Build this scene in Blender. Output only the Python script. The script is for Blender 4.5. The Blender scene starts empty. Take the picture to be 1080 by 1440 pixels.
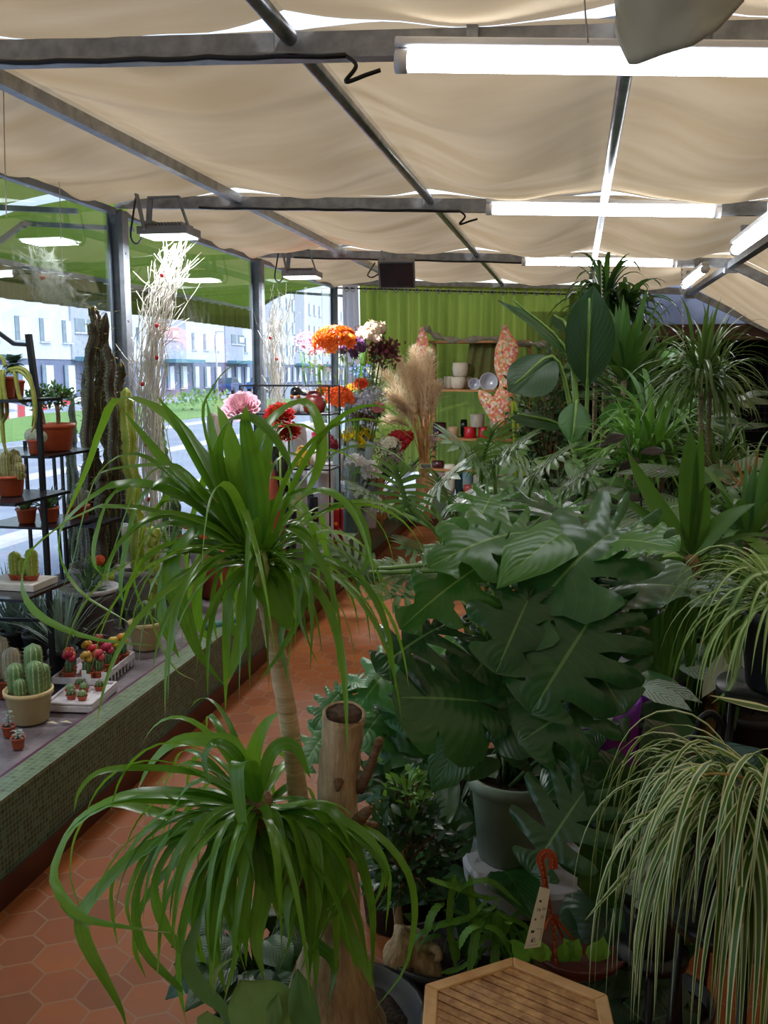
EXPO, SKYS, SUNS = -.05, .36, 3.6
import bpy, math, random
from math import sin, cos, pi, sqrt, atan2, radians
from mathutils import Vector as V, Matrix, noise
R = random.Random(7)
SC = bpy.context.scene
COL = SC.collection
CH = 1.7                      # eye height of the photographer
FL = 1300.0
PITCH, YAW = radians(8.75), radians(11.6)
_F = V((-sin(YAW)*cos(PITCH), cos(YAW)*cos(PITCH), -sin(PITCH)))
_R = V((cos(YAW), sin(YAW), 0)); _U = _R.cross(_F)
def ray(u, v): return _F*FL + _R*(u-540) + _U*(720-v)
def P(u, v, Y):               # point seen at (u, v) standing at depth Y
    d = ray(u, v); return V((0, 0, CH)) + d*(Y/d.y)
def PZ(u, v, Z):
    d = ray(u, v); return V((0, 0, CH)) + d*((Z-CH)/d.z)
def PX(u, v, X):
    d = ray(u, v); return V((0, 0, CH)) + d*(X/d.x)
def ru(a, b): return R.uniform(a, b)

# ---------------------------------------------------------------- materials
def srgb(c):
    if isinstance(c, str):
        c = [int(c[i:i+2], 16)/255 for i in (0, 2, 4)]
    return tuple((x/12.92 if x <= .04045 else ((x+.055)/1.055)**2.4) for x in c) + (1,)
_M = {}
def newmat(name):
    m = bpy.data.materials.new(name); m.use_nodes = True
    nt = m.node_tree; nt.nodes.clear()
    return m, nt
def nd(nt, t, **k):
    n = nt.nodes.new(t)
    for a, b in k.items():
        if a in n.inputs: n.inputs[a].default_value = b
        else: setattr(n, a, b)
    return n
def mixc(nt, fac, a, b):
    n = nt.nodes.new('ShaderNodeMix'); n.data_type = 'RGBA'
    for s, x in ((n.inputs[0], fac), (n.inputs[6], a), (n.inputs[7], b)):
        if hasattr(x, 'links'): nt.links.new(x, s)
        else: s.default_value = x
    return n.outputs[2]
def mth(nt, op, a, b=0.0, c=0.0):
    n = nt.nodes.new('ShaderNodeMath'); n.operation = op
    for s, x in zip(n.inputs, (a, b, c)):
        if hasattr(x, 'links'): nt.links.new(x, s)
        else: s.default_value = x
    return n.outputs[0]
def ramp(nt, fac, stops):
    n = nt.nodes.new('ShaderNodeValToRGB'); e = n.color_ramp.elements
    while len(e) < len(stops): e.new(.5)
    for el, (p, c) in zip(e, stops): el.position = p; el.color = c
    nt.links.new(fac, n.inputs[0]); return n.outputs[0]
def mat(name, col, col2=None, rough=.6, scale=8, metal=0, bump=0, bscale=60, trans=0, coord='Object', stretch=None, transm=0, spec=.5, coat=0):
    if name in _M: return _M[name]
    m, nt = newmat(name); L = nt.links.new
    out = nd(nt, 'ShaderNodeOutputMaterial'); b = nd(nt, 'ShaderNodeBsdfPrincipled')
    b.inputs['Roughness'].default_value = rough; b.inputs['Metallic'].default_value = metal
    b.inputs['Transmission Weight'].default_value = transm; b.inputs['Specular IOR Level'].default_value = spec
    b.inputs['Coat Weight'].default_value = coat
    tc = nd(nt, 'ShaderNodeTexCoord'); mp = nd(nt, 'ShaderNodeMapping')
    if stretch: mp.inputs['Scale'].default_value = stretch
    L(tc.outputs[coord], mp.inputs[0])
    no = nd(nt, 'ShaderNodeTexNoise', Scale=scale, Detail=5.0, Roughness=.6); L(mp.outputs[0], no.inputs[0])
    c1 = srgb(col); c2 = srgb(col2) if col2 else tuple(x*.78 for x in c1[:3]) + (1,)
    c = ramp(nt, no.outputs[0], ((.33, c2), (.66, c1)))
    L(c, b.inputs['Base Color'])
    if bump:
        n2 = nd(nt, 'ShaderNodeTexNoise', Scale=bscale, Detail=6.0); L(mp.outputs[0], n2.inputs[0])
        bp = nd(nt, 'ShaderNodeBump', Strength=bump, Distance=.01); L(n2.outputs[0], bp.inputs['Height']); L(bp.outputs[0], b.inputs['Normal'])
    sh = b.outputs[0]
    if trans:
        t = nd(nt, 'ShaderNodeBsdfTranslucent'); L(c, t.inputs[0])
        mx = nd(nt, 'ShaderNodeMixShader', Fac=trans); L(sh, mx.inputs[1]); L(t.outputs[0], mx.inputs[2]); sh = mx.outputs[0]
    L(sh, out.inputs[0]); _M[name] = m; return m
def leafmat(name, dark, light, vein=None, rough=.38, trans=.28, vw=.011, stripes=0, stripe_col=None, pattern=None, brown=0, edge=None, glow=.25):
    """u = floor: leaf number, fract: across the blade (0..1); v = along the blade"""
    if name in _M: return _M[name]
    m, nt = newmat(name); L = nt.links.new
    out = nd(nt, 'ShaderNodeOutputMaterial'); b = nd(nt, 'ShaderNodeBsdfPrincipled', Roughness=rough)
    uv = nd(nt, 'ShaderNodeUVMap'); sp = nd(nt, 'ShaderNodeSeparateXYZ'); L(uv.outputs[0], sp.inputs[0])
    u = mth(nt, 'FRACT', sp.outputs[0]); lid = mth(nt, 'FLOOR', sp.outputs[0]); v = sp.outputs[1]
    wn = nd(nt, 'ShaderNodeTexWhiteNoise', noise_dimensions='1D'); L(lid, wn.inputs['W'])
    rnd = wn.outputs['Value']
    tc = nd(nt, 'ShaderNodeTexCoord'); no = nd(nt, 'ShaderNodeTexNoise', Scale=22.0, Detail=3.0); L(tc.outputs['Object'], no.inputs[0])
    f = mth(nt, 'MULTIPLY_ADD', no.outputs[0], .5, mth(nt, 'MULTIPLY', rnd, .62))
    f = mth(nt, 'SUBTRACT', f, .12); f.node.use_clamp = True
    c = mixc(nt, f, srgb(dark), srgb(light))
    d = mth(nt, 'ABSOLUTE', mth(nt, 'SUBTRACT', u, .5))
    if stripes:
        w = mth(nt, 'SINE', mth(nt, 'MULTIPLY', u, stripes*2*pi))
        c = mixc(nt, mth(nt, 'MULTIPLY_ADD', w, .12, .12), c, srgb(light))
    if stripe_col:                       # pale band down the middle (variegated)
        w = mth(nt, 'LESS_THAN', d, .24) if not edge else mth(nt, 'GREATER_THAN', d, .27)
        c = mixc(nt, mth(nt, 'MULTIPLY', w, .85), c, srgb(stripe_col))
    if pattern:                          # feather pattern of the calatheas
        w = mth(nt, 'SINE', mth(nt, 'ADD', mth(nt, 'MULTIPLY', v, 60.0), mth(nt, 'MULTIPLY', d, -34.0)))
        c = mixc(nt, mth(nt, 'MULTIPLY', mth(nt, 'GREATER_THAN', w, -.1), .6), c, srgb(pattern))
    if vein:
        w = mth(nt, 'LESS_THAN', d, vw)
        c = mixc(nt, mth(nt, 'MULTIPLY', w, .75), c, srgb(vein))
        w2 = mth(nt, 'PINGPONG', mth(nt, 'ADD', mth(nt, 'MULTIPLY', v, 14.0), mth(nt, 'MULTIPLY', d, -9.0)), .5)
        c = mixc(nt, mth(nt, 'MULTIPLY', mth(nt, 'LESS_THAN', w2, .03), .13), c, srgb(vein))
    if brown:
        w = mth(nt, 'MULTIPLY', mth(nt, 'GREATER_THAN', v, .93), mth(nt, 'GREATER_THAN', rnd, 1-brown))
        c = mixc(nt, w, c, srgb('b09a66'))
    L(c, b.inputs['Base Color'])
    bp = nd(nt, 'ShaderNodeBump', Strength=.12, Distance=.003)
    L(mth(nt, 'SINE', mth(nt, 'ADD', mth(nt, 'MULTIPLY', v, 70.0), mth(nt, 'MULTIPLY', d, -60.0))), bp.inputs['Height'])
    if vein or pattern: L(bp.outputs[0], b.inputs['Normal'])
    t = nd(nt, 'ShaderNodeBsdfTranslucent')
    L(mixc(nt, glow, c, srgb('94c430')), t.inputs[0])
    mx = nd(nt, 'ShaderNodeMixShader', Fac=trans); L(b.outputs[0], mx.inputs[1]); L(t.outputs[0], mx.inputs[2])
    L(mx.outputs[0], out.inputs[0]); _M[name] = m; return m
def emat(name, col, s):
    if name in _M: return _M[name]
    m, nt = newmat(name); o = nd(nt, 'ShaderNodeOutputMaterial'); e = nd(nt, 'ShaderNodeEmission', Strength=s)
    e.inputs[0].default_value = srgb(col); nt.links.new(e.outputs[0], o.inputs[0]); _M[name] = m; return m
def glassmat(name, tint='f4fbff', refl=.12, rough=.0, gf=.3):
    if name in _M: return _M[name]
    m, nt = newmat(name); L = nt.links.new
    o = nd(nt, 'ShaderNodeOutputMaterial'); t = nd(nt, 'ShaderNodeBsdfTransparent'); t.inputs[0].default_value = srgb(tint)
    g = nd(nt, 'ShaderNodeBsdfGlossy', Roughness=rough); fr = nd(nt, 'ShaderNodeFresnel', IOR=1.45)
    f = mth(nt, 'MULTIPLY_ADD', fr.outputs[0], gf, refl*.2)
    mx = nd(nt, 'ShaderNodeMixShader'); L(f, mx.inputs[0]); L(t.outputs[0], mx.inputs[1]); L(g.outputs[0], mx.inputs[2])
    L(mx.outputs[0], o.inputs[0]); _M[name] = m; return m

# ---------------------------------------------------------------- mesh builder
class MB:
    def __init__(s): s.v = []; s.f = []; s.uv = []; s.fm = []; s.m = 0; s.lid = 0
    def add(s, vs, fs, uvs=None, mi=None):
        o = len(s.v); s.v += [tuple(x) for x in vs]
        for k, f in enumerate(fs):
            s.f.append(tuple(i+o for i in f)); s.fm.append(s.m if mi is None else mi)
            s.uv += [uvs[i] for i in f] if uvs else [(0.5, 0.5)]*len(f)
    def box(s, c, d, rz=0, mi=None, rx=0, ry=0):
        c = V(c); m = Matrix.Rotation(rz, 3, 'Z') @ Matrix.Rotation(ry, 3, 'Y') @ Matrix.Rotation(rx, 3, 'X'); vs = []
        for i in range(8):
            p = V(((i & 1)-.5, (i >> 1 & 1)-.5, (i >> 2 & 1)-.5)); vs.append(c + m @ V((p.x*d[0], p.y*d[1], p.z*d[2])))
        s.add(vs, [(0, 2, 3, 1), (4, 5, 7, 6), (0, 1, 5, 4), (2, 6, 7, 3), (0, 4, 6, 2), (1, 3, 7, 5)], mi=mi)
    def bar(s, a, b, w, h=None, mi=None):      # rectangular bar between two points
        a, b = V(a), V(b); h = h or w; t = (b-a).normalized()
        up = V((0, 0, 1)) if abs(t.z) < .95 else V((0, 1, 0)); sd = t.cross(up).normalized(); up = sd.cross(t)
        vs = [p + sd*(w/2*i) + up*(h/2*j) for p in (a, b) for i, j in ((-1, -1), (1, -1), (1, 1), (-1, 1))]
        s.add(vs, [(0, 1, 2, 3), (7, 6, 5, 4), (0, 4, 5, 1), (1, 5, 6, 2), (2, 6, 7, 3), (3, 7, 4, 0)], mi=mi)
    def tube(s, pts, r, n=8, mi=None, cap=True):
        pts = [V(p) for p in pts]; k = len(pts); rs = r if isinstance(r, (list, tuple)) else [r]*k
        vs, uvs = [], []; sd = None; s.lid += 1
        for i, p in enumerate(pts):
            t = (pts[min(i+1, k-1)]-pts[max(i-1, 0)])
            t = t.normalized() if t.length > 1e-9 else V((0, 0, 1))
            if sd is None: sd = t.cross(V((0, 0, 1)) if abs(t.z) < .9 else V((1, 0, 0)))
            sd = (sd - t*sd.dot(t)).normalized(); up = t.cross(sd)
            for j in range(n):
                a = 2*pi*j/n; vs.append(p + (sd*cos(a)+up*sin(a))*rs[i]); uvs.append((s.lid+.3, i/k))
        fs = [(i*n+j, i*n+(j+1) % n, (i+1)*n+(j+1) % n, (i+1)*n+j) for i in range(k-1) for j in range(n)]
        if cap: fs += [tuple(reversed(range(n))), tuple((k-1)*n+j for j in range(n))]
        s.add(vs, fs, uvs, mi)
    def lathe(s, c, prof, n=24, mi=None, axis=None, fn=None):
        c = V(c); vs = []; q = axis.to_track_quat('Z', 'Y') if axis else None
        for (r, z) in prof:
            for j in range(n):
                a = 2*pi*j/n; rr = r*(fn(a, z) if fn else 1); p = V((rr*cos(a), rr*sin(a), z))
                vs.append(c + (q @ p if q else p))
        k = len(prof)
        fs = [(i*n+j, i*n+(j+1) % n, (i+1)*n+(j+1) % n, (i+1)*n+j) for i in range(k-1) for j in range(n)]
        if prof[0][0] > 1e-4: fs.append(tuple(reversed(range(n))))
        if prof[-1][0] > 1e-4: fs.append(tuple((k-1)*n+j for j in range(n)))
        s.add(vs, fs, mi=mi)
    def ball(s, c, r, n=10, mi=None, sq=1.0):
        s.lathe(c, [(r*sin(pi*i/(n//2+1))+1e-5, -r*sq*cos(pi*i/(n//2+1))) for i in range(n//2+2)], n, mi)
    def grid(s, fn, nu, nv, uvs=True, mi=None):
        vs = [fn(i/nu, j/nv) for j in range(nv+1) for i in range(nu+1)]
        u = [(i/nu, j/nv) for j in range(nv+1) for i in range(nu+1)]
        s.add(vs, [(j*(nu+1)+i, j*(nu+1)+i+1, (j+1)*(nu+1)+i+1, (j+1)*(nu+1)+i) for j in range(nv) for i in range(nu)], u, mi)
    # ---- leaves
    def strip(s, pts, wf, up=V((0, 0, 1)), fold=.25, twist=0, w=.02):
        """blade along pts; wf(t) = relative width, w = widest full width"""
        s.lid += 1; k = len(pts); vs, uvs = [], []; sd = None
        for i, p in enumerate(pts):
            t = (pts[min(i+1, k-1)]-pts[max(i-1, 0)]).normalized(); tt = i/(k-1)
            n0 = t.cross(up)
            if sd is None: sd = n0 if n0.length > .15 else t.cross(V((0, 1, .1)))
            elif n0.length > .35:
                n0.normalize(); sd = sd*.6 + (n0 if n0.dot(sd) > 0 else -n0)*.4
            sd = (sd - t*sd.dot(t)).normalized(); nn = sd.cross(t)
            a = twist*tt; s2 = sd*cos(a)+nn*sin(a); n2 = s2.cross(t)
            h = w*wf(tt)/2
            vs += [p - s2*h + n2*h*fold, p, p + s2*h + n2*h*fold]
            uvs += [(s.lid+.02, tt), (s.lid+.5, tt), (s.lid+.98, tt)]
        fs = []
        for i in range(k-1):
            o = 3*i; fs += [(o, o+1, o+4, o+3), (o+1, o+2, o+5, o+4)]
        s.add(vs, fs, uvs)
    def lam(s, base, d, nrm, L, W, lobes=1, gap=0.0, r0=.5, shape='heart', droop=.35, cup=.25, hole=0, wav=.02, sub=4, nr=6, point=0):
        """broad leaf. base = where the stalk joins, d = direction of the tip, nrm = upper side"""
        s.lid += 1; d = V(d).normalized(); nrm = V(nrm); sd = d.cross(nrm)
        if sd.length < .05: sd = d.cross(V((.3, .2, 1)))
        sd.normalize(); nrm = sd.cross(d).normalized(); base = V(base)
        ph = ru(0, 6)
        def edge(q):
            if shape == 'heart':
                th = (1-q)**.85*radians(158); r = .36+.64*(max(0, cos(th/2))**1.6)
                if th > radians(120): r *= 1-.25*(th-radians(120))/radians(38)
                x = r*cos(th); y = r*sin(th)*1.55
                return x, y*.545
            if shape == 'ell':
                return q, .5*sin(pi*min(1, q**.85))**.8
            if shape == 'fan':
                th = (1-q)*radians(150); return (.45+.55*cos(th/2)**2)*cos(th), (.55+.1*cos(th))*sin(th)
            return q, .5*(1-abs(2*q-1)**2.2)
        ncol = max(1, lobes)*sub; W2 = W
        def mid(q): return max(0., q)**1.15*(1.0 if shape != 'ell' else 1)
        for sg in (-1, 1):
            for lb in range(lobes):
                vs, uvs = [], []
                a, b_ = lb/lobes, (lb+1)/lobes; cm = (a+b_)/2
                for i in range(sub+1):
                    q0 = a+(b_-a)*i/sub
                    for j in range(nr+1):
                        r = j/nr
                        g = gap*(.55*min(1, max(0, (r-r0)/.12))+.45*max(0, (r-r0)/(1-r0))) if lobes > 1 else 0
                        if hole and abs(r-.42) < .2 and lobes > 1: g = max(g, hole)
                        if point and r > r0: g = max(g, ((r-r0)/(1-r0))**point*.93)
                        q = q0
                        if lobes > 1:
                            q = cm+(q0-cm)*(1-g)
                            if lb == lobes-1 and q0 > cm: q = q0 if not point else q0-(q0-cm)*g*.5
                        if lobes > 1: r = r*(1-.16*abs(2*(q0-cm)/(b_-a))**3*r*r)
                        ex, ey = edge(q); mx = mid(q if shape != 'heart' and shape != 'fan' else max(0, (q-.12)/.88)*.98)
                        x = mx+(ex-mx)*r; y = ey*r*W2/L
                        z = -droop*x*abs(x) - cup*y*y*2.2 + cup*.5*y + wav*sin(9*q0+ph+r*3)*r + (.05*r*r*(1-(2*(q0-cm)/(b_-a))**2) if lobes > 1 else 0)
                        y2 = y*(1-.08*cup)
                        vs.append(base+(d*x+sd*sg*y2+nrm*z)*L)
                        uvs.append((s.lid+.5+sg*r*.48, min(.99, max(0.01, q))))
                m = nr+1
                fs = [((i*m+j), (i+1)*m+j, (i+1)*m+j+1, i*m+j+1) if sg > 0 else (i*m+j, i*m+j+1, (i+1)*m+j+1, (i+1)*m+j) for i in range(sub) for j in range(nr)]
                s.add(vs, fs, uvs)
    def quadleaf(s, p, d, nrm, L, W):
        s.lid += 1; d = d.normalized(); sd = d.cross(nrm)
        if sd.length < .01: sd = d.cross(V((1, .2, 0)))
        sd.normalize(); n = sd.cross(d)
        vs = [p, p+d*L*.5-sd*W*.5+n*W*.12, p+d*L*.55, p+d*L*.5+sd*W*.5+n*W*.12, p+d*L-n*L*.12]
        i = s.lid; s.add(vs, [(0, 2, 1), (0, 3, 2), (1, 2, 4), (2, 3, 4)], [(i+.5, 0), (i+.02, .5), (i+.5, .5), (i+.98, .5), (i+.5, 1)])
def cr(pts, n):
    """smooth curve through the points"""
    pts = [V(p) for p in pts]; q = [2*pts[0]-pts[1]]+pts+[2*pts[-1]-pts[-2]]; out = []
    k = len(pts)-1
    for i in range(n+1):
        t = i/n*k; a = min(int(t), k-1); t -= a; p0, p1, p2, p3 = q[a:a+4]
        out.append(.5*((2*p1)+(p2-p0)*t+(2*p0-5*p1+4*p2-p3)*t*t+(3*p1-p0-3*p2+p3)*t**3))
    return out
def arc(p, d, L, droop, n=9, curl=0):
    """points of a blade leaving p in direction d and sinking under its weight"""
    p = V(p); d = V(d).normalized(); pts = [p.copy()]; st = L/n; ax = V((-d.y, d.x, 0))
    for i in range(n):
        d = (d+V((0, 0, -1))*droop*(.3+1.4*i/n)/n*2).normalized()
        if curl: d = (Matrix.Rotation(curl/n, 3, 'Z') @ d).normalized()
        p = p+d*st; pts.append(p.copy())
    return pts
W_STRAP = lambda t: (.55+.45*min(1, t*5))*(1-max(0, (t-.35)/.65)**1.6)+.02
W_LANCE = lambda t: max(.03, (sin(pi*min(1, t**.7*.97+.03)))**.8)
W_SWORD = lambda t: (.5+.5*min(1, t*3))*(1-max(0, (t-.5)/.5)**2)+.02

# ---------------------------------------------------------------- objects
def tag(o, label, cat, group=None, kind=None):
    if label: o['label'] = label
    if cat: o['category'] = cat
    if group: o['group'] = group
    if kind: o['kind'] = kind
    return o
def thing(name, label, cat, loc, group=None):
    o = bpy.data.objects.new(name, None); COL.objects.link(o); o.location = V(loc); o.empty_display_size = .05
    return tag(o, label, cat, group)
def wloc(o):
    l = V((0, 0, 0))
    while o: l += o.location; o = o.parent
    return l
def put(name, mb, mats, parent=None, label=None, cat=None, group=None, kind=None, smooth=True, at=None, bevel=0):
    me = bpy.data.meshes.new(name); at = V(at) if at is not None else V((0, 0, 0))
    org = wloc(parent) if parent else at
    if parent is None and at.length == 0 and mb.v and kind is None:
        xs, ys, zs = zip(*mb.v); org = V(((min(xs)+max(xs))/2, (min(ys)+max(ys))/2, min(zs)))
    me.from_pydata([(x-org.x, y-org.y, z-org.z) for x, y, z in mb.v], [], mb.f)
    uvl = me.uv_layers.new(name='UVMap'); uvl.data.foreach_set('uv', [c for p in mb.uv for c in p])
    mats = mats if isinstance(mats, (list, tuple)) else [mats]
    for m in mats: me.materials.append(m)
    me.polygons.foreach_set('material_index', mb.fm)
    me.polygons.foreach_set('use_smooth', [bool(smooth)]*len(mb.f)); me.update()
    o = bpy.data.objects.new(name, me); COL.objects.link(o)
    if parent: o.parent = parent
    else: o.location = org
    if smooth == 'auto' or bevel:
        if bevel:
            b = o.modifiers.new('bevel', 'BEVEL'); b.width = bevel; b.segments = 2; b.limit_method = 'ANGLE'
        me.set_sharp_from_angle(angle=radians(35)) if hasattr(me, 'set_sharp_from_angle') else None
    return tag(o, label, cat, group, kind)
def S(name, mb, m, smooth=False): return put(name, mb, m, None, kind='structure', smooth=smooth)
def clone(o, dloc, label=None, group=None, parent=None, rz=0, sc=1):
    c = o.copy(); COL.objects.link(c)
    if parent is None:
        c.location = V(dloc); c.rotation_euler = (0, 0, rz); c.scale = (sc,)*3
        if label: c['label'] = label
        if group: c['group'] = group
    else: c.parent = parent
    for ch in list(o.children): clone(ch, None, parent=c)
    return c
# ================================================================ camera, sky, sun
cam = bpy.data.cameras.new('camera'); cam.sensor_fit = 'VERTICAL'; cam.sensor_height = 36; cam.lens = 36*FL/1440
cam.clip_start = .05; cam.clip_end = 400
co = bpy.data.objects.new('camera', cam); COL.objects.link(co); co.location = (0, 0, CH); co.rotation_euler = (pi/2-PITCH, 0, YAW); SC.camera = co
SC.view_settings.view_transform = 'Standard'; SC.view_settings.look = 'None'; SC.view_settings.gamma = 1; SC.view_settings.exposure = EXPO
w = bpy.data.worlds.new('world'); SC.world = w; w.use_nodes = True; nt = w.node_tree; nt.nodes.clear()
sky = nd(nt, 'ShaderNodeTexSky', sky_type='NISHITA'); sky.sun_disc = False; sky.sun_elevation = radians(42); sky.sun_rotation = radians(60); sky.air_density = 1.2; sky.dust_density = 2.5
hs = nd(nt, 'ShaderNodeHueSaturation', Saturation=.62); nt.links.new(sky.outputs[0], hs.inputs['Color'])
bg = nd(nt, 'ShaderNodeBackground', Strength=SKYS); nt.links.new(hs.outputs[0], bg.inputs[0])
nt.links.new(bg.outputs[0], nd(nt, 'ShaderNodeOutputWorld').inputs[0])
sl = bpy.data.lights.new('sun', 'SUN'); sl.energy = SUNS; sl.angle = radians(9); sl.color = (1, .95, .87)
so = bpy.data.objects.new('sun', sl); COL.objects.link(so); so.rotation_euler = V((-.5, .32, -.8)).to_track_quat('-Z', 'Y').to_euler()
SC.cycles.max_bounces = 8; SC.cycles.transmission_bounces = 6; SC.cycles.transparent_max_bounces = 12
SC.cycles.sample_clamp_indirect = 6; SC.cycles.caustics_reflective = False; SC.cycles.caustics_refractive = False
SC.cycles.use_denoising = True

# ================================================================ materials of the place
def tile_floor():
    m, nt = newmat('terracotta_hexagons'); L = nt.links.new
    out = nd(nt, 'ShaderNodeOutputMaterial'); b = nd(nt, 'ShaderNodeBsdfPrincipled', Roughness=.42)
    tc = nd(nt, 'ShaderNodeTexCoord'); sp = nd(nt, 'ShaderNodeSeparateXYZ'); L(tc.outputs['Object'], sp.inputs[0])
    s = .136                                    # hexagon: two offset lattices, nearest centre wins
    X = mth(nt, 'DIVIDE', sp.outputs[0], s); Y = mth(nt, 'DIVIDE', sp.outputs[1], s)
    def cell(ox, oy):
        gx = mth(nt, 'SUBTRACT', mth(nt, 'FLOORED_MODULO', mth(nt, 'ADD', X, ox), 1.0), .5)
        gy = mth(nt, 'SUBTRACT', mth(nt, 'FLOORED_MODULO', mth(nt, 'ADD', Y, oy), 1.7320508), .8660254)
        ax = mth(nt, 'ABSOLUTE', gx); ay = mth(nt, 'ABSOLUTE', gy)
        hx = mth(nt, 'MAXIMUM', ax, mth(nt, 'ADD', mth(nt, 'MULTIPLY', ax, .5), mth(nt, 'MULTIPLY', ay, .8660254)))
        ix = mth(nt, 'SUBTRACT', X, gx); iy = mth(nt, 'SUBTRACT', Y, gy)
        return hx, mth(nt, 'ADD', mth(nt, 'MULTIPLY', ix, 12.99), mth(nt, 'MULTIPLY', iy, 78.2))
    h1, i1 = cell(0, 0); h2, i2 = cell(.5, .8660254)
    a = mth(nt, 'LESS_THAN', h1, h2); hx = mth(nt, 'MINIMUM', h1, h2)
    idd = mth(nt, 'ADD', mth(nt, 'MULTIPLY', a, i1), mth(nt, 'MULTIPLY', mth(nt, 'SUBTRACT', 1.0, a), i2))
    idd = mth(nt, 'ROUND', mth(nt, 'MULTIPLY', idd, 3.0))
    wn = nd(nt, 'ShaderNodeTexWhiteNoise', noise_dimensions='1D'); L(idd, wn.inputs['W'])
    no = nd(nt, 'ShaderNodeTexNoise', Scale=9.0, Detail=6.0); L(tc.outputs['Object'], no.inputs[0])
    f = mth(nt, 'MULTIPLY_ADD', wn.outputs[0], .5, mth(nt, 'MULTIPLY', no.outputs[0], .6)); f = mth(nt, 'SUBTRACT', f, .05); f.node.use_clamp = True
    c = ramp(nt, f, ((.1, srgb('744020')), (.5, srgb('8a4c23')), (.9, srgb('9c5a2b'))))
    g = mth(nt, 'GREATER_THAN', hx, .478)
    c = mixc(nt, g, c, srgb('8a684c')); L(c, b.inputs['Base Color'])
    bp = nd(nt, 'ShaderNodeBump', Strength=.4, Distance=.003); L(mth(nt, 'MULTIPLY_ADD', g, -1.0, mth(nt, 'MULTIPLY', no.outputs[0], .6)), bp.inputs['Height']); L(bp.outputs[0], b.inputs['Normal'])
    L(mth(nt, 'MULTIPLY_ADD', no.outputs[0], .3, .45), b.inputs['Roughness']); b.inputs['Specular IOR Level'].default_value = .3
    L(b.outputs[0], out.inputs[0]); return m
def mosaic(name, axis, cols, size=.0185, grout='74947c'):
    m, nt = newmat(name); L = nt.links.new
    out = nd(nt, 'ShaderNodeOutputMaterial'); b = nd(nt, 'ShaderNodeBsdfPrincipled', Roughness=.3)
    tc = nd(nt, 'ShaderNodeTexCoord'); sp = nd(nt, 'ShaderNodeSeparateXYZ'); L(tc.outputs['Object'], sp.inputs[0])
    A = mth(nt, 'DIVIDE', sp.outputs[axis[0]], size); B = mth(nt, 'DIVIDE', sp.outputs[axis[1]], size)
    fa = mth(nt, 'FRACT', A); fb = mth(nt, 'FRACT', B)
    wn = nd(nt, 'ShaderNodeTexWhiteNoise', noise_dimensions='1D')
    L(mth(nt, 'ADD', mth(nt, 'MULTIPLY', mth(nt, 'FLOOR', A), 13.7), mth(nt, 'MULTIPLY', mth(nt, 'FLOOR', B), 57.3)), wn.inputs['W'])
    c = ramp(nt, wn.outputs[0], tuple((i/(len(cols)-1), srgb(x)) for i, x in enumerate(cols)))
    e = mth(nt, 'MAXIMUM', mth(nt, 'ABSOLUTE', mth(nt, 'SUBTRACT', fa, .5)), mth(nt, 'ABSOLUTE', mth(nt, 'SUBTRACT', fb, .5)))
    g = mth(nt, 'GREATER_THAN', e, .44)
    L(mixc(nt, g, c, srgb(grout)), b.inputs['Base Color'])
    bp = nd(nt, 'ShaderNodeBump', Strength=.5, Distance=.002); L(mth(nt, 'SUBTRACT', 1.0, g), bp.inputs['Height']); L(bp.outputs[0], b.inputs['Normal'])
    L(b.outputs[0], out.inputs[0]); return m
def planks(name, cols, axis=0, w=.1, rough=.6):
    m, nt = newmat(name); L = nt.links.new
    out = nd(nt, 'ShaderNodeOutputMaterial'); b = nd(nt, 'ShaderNodeBsdfPrincipled', Roughness=rough)
    tc = nd(nt, 'ShaderNodeTexCoord'); mp = nd(nt, 'ShaderNodeMapping'); sc = [22, 22, 22]; sc[axis] = 2.2; mp.inputs['Scale'].default_value = sc
    L(tc.outputs['Object'], mp.inputs[0]); no = nd(nt, 'ShaderNodeTexNoise', Scale=1.6, Detail=8.0, Distortion=.6); L(mp.outputs[0], no.inputs[0])
    L(ramp(nt, no.outputs[0], ((.3, srgb(cols[0])), (.5, srgb(cols[1])), (.72, srgb(cols[2])))), b.inputs['Base Color'])
    bp = nd(nt, 'ShaderNodeBump', Strength=.3, Distance=.004); L(no.outputs[0], bp.inputs['Height']); L(bp.outputs[0], b.inputs['Normal'])
    L(b.outputs[0], out.inputs[0]); return m
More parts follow.
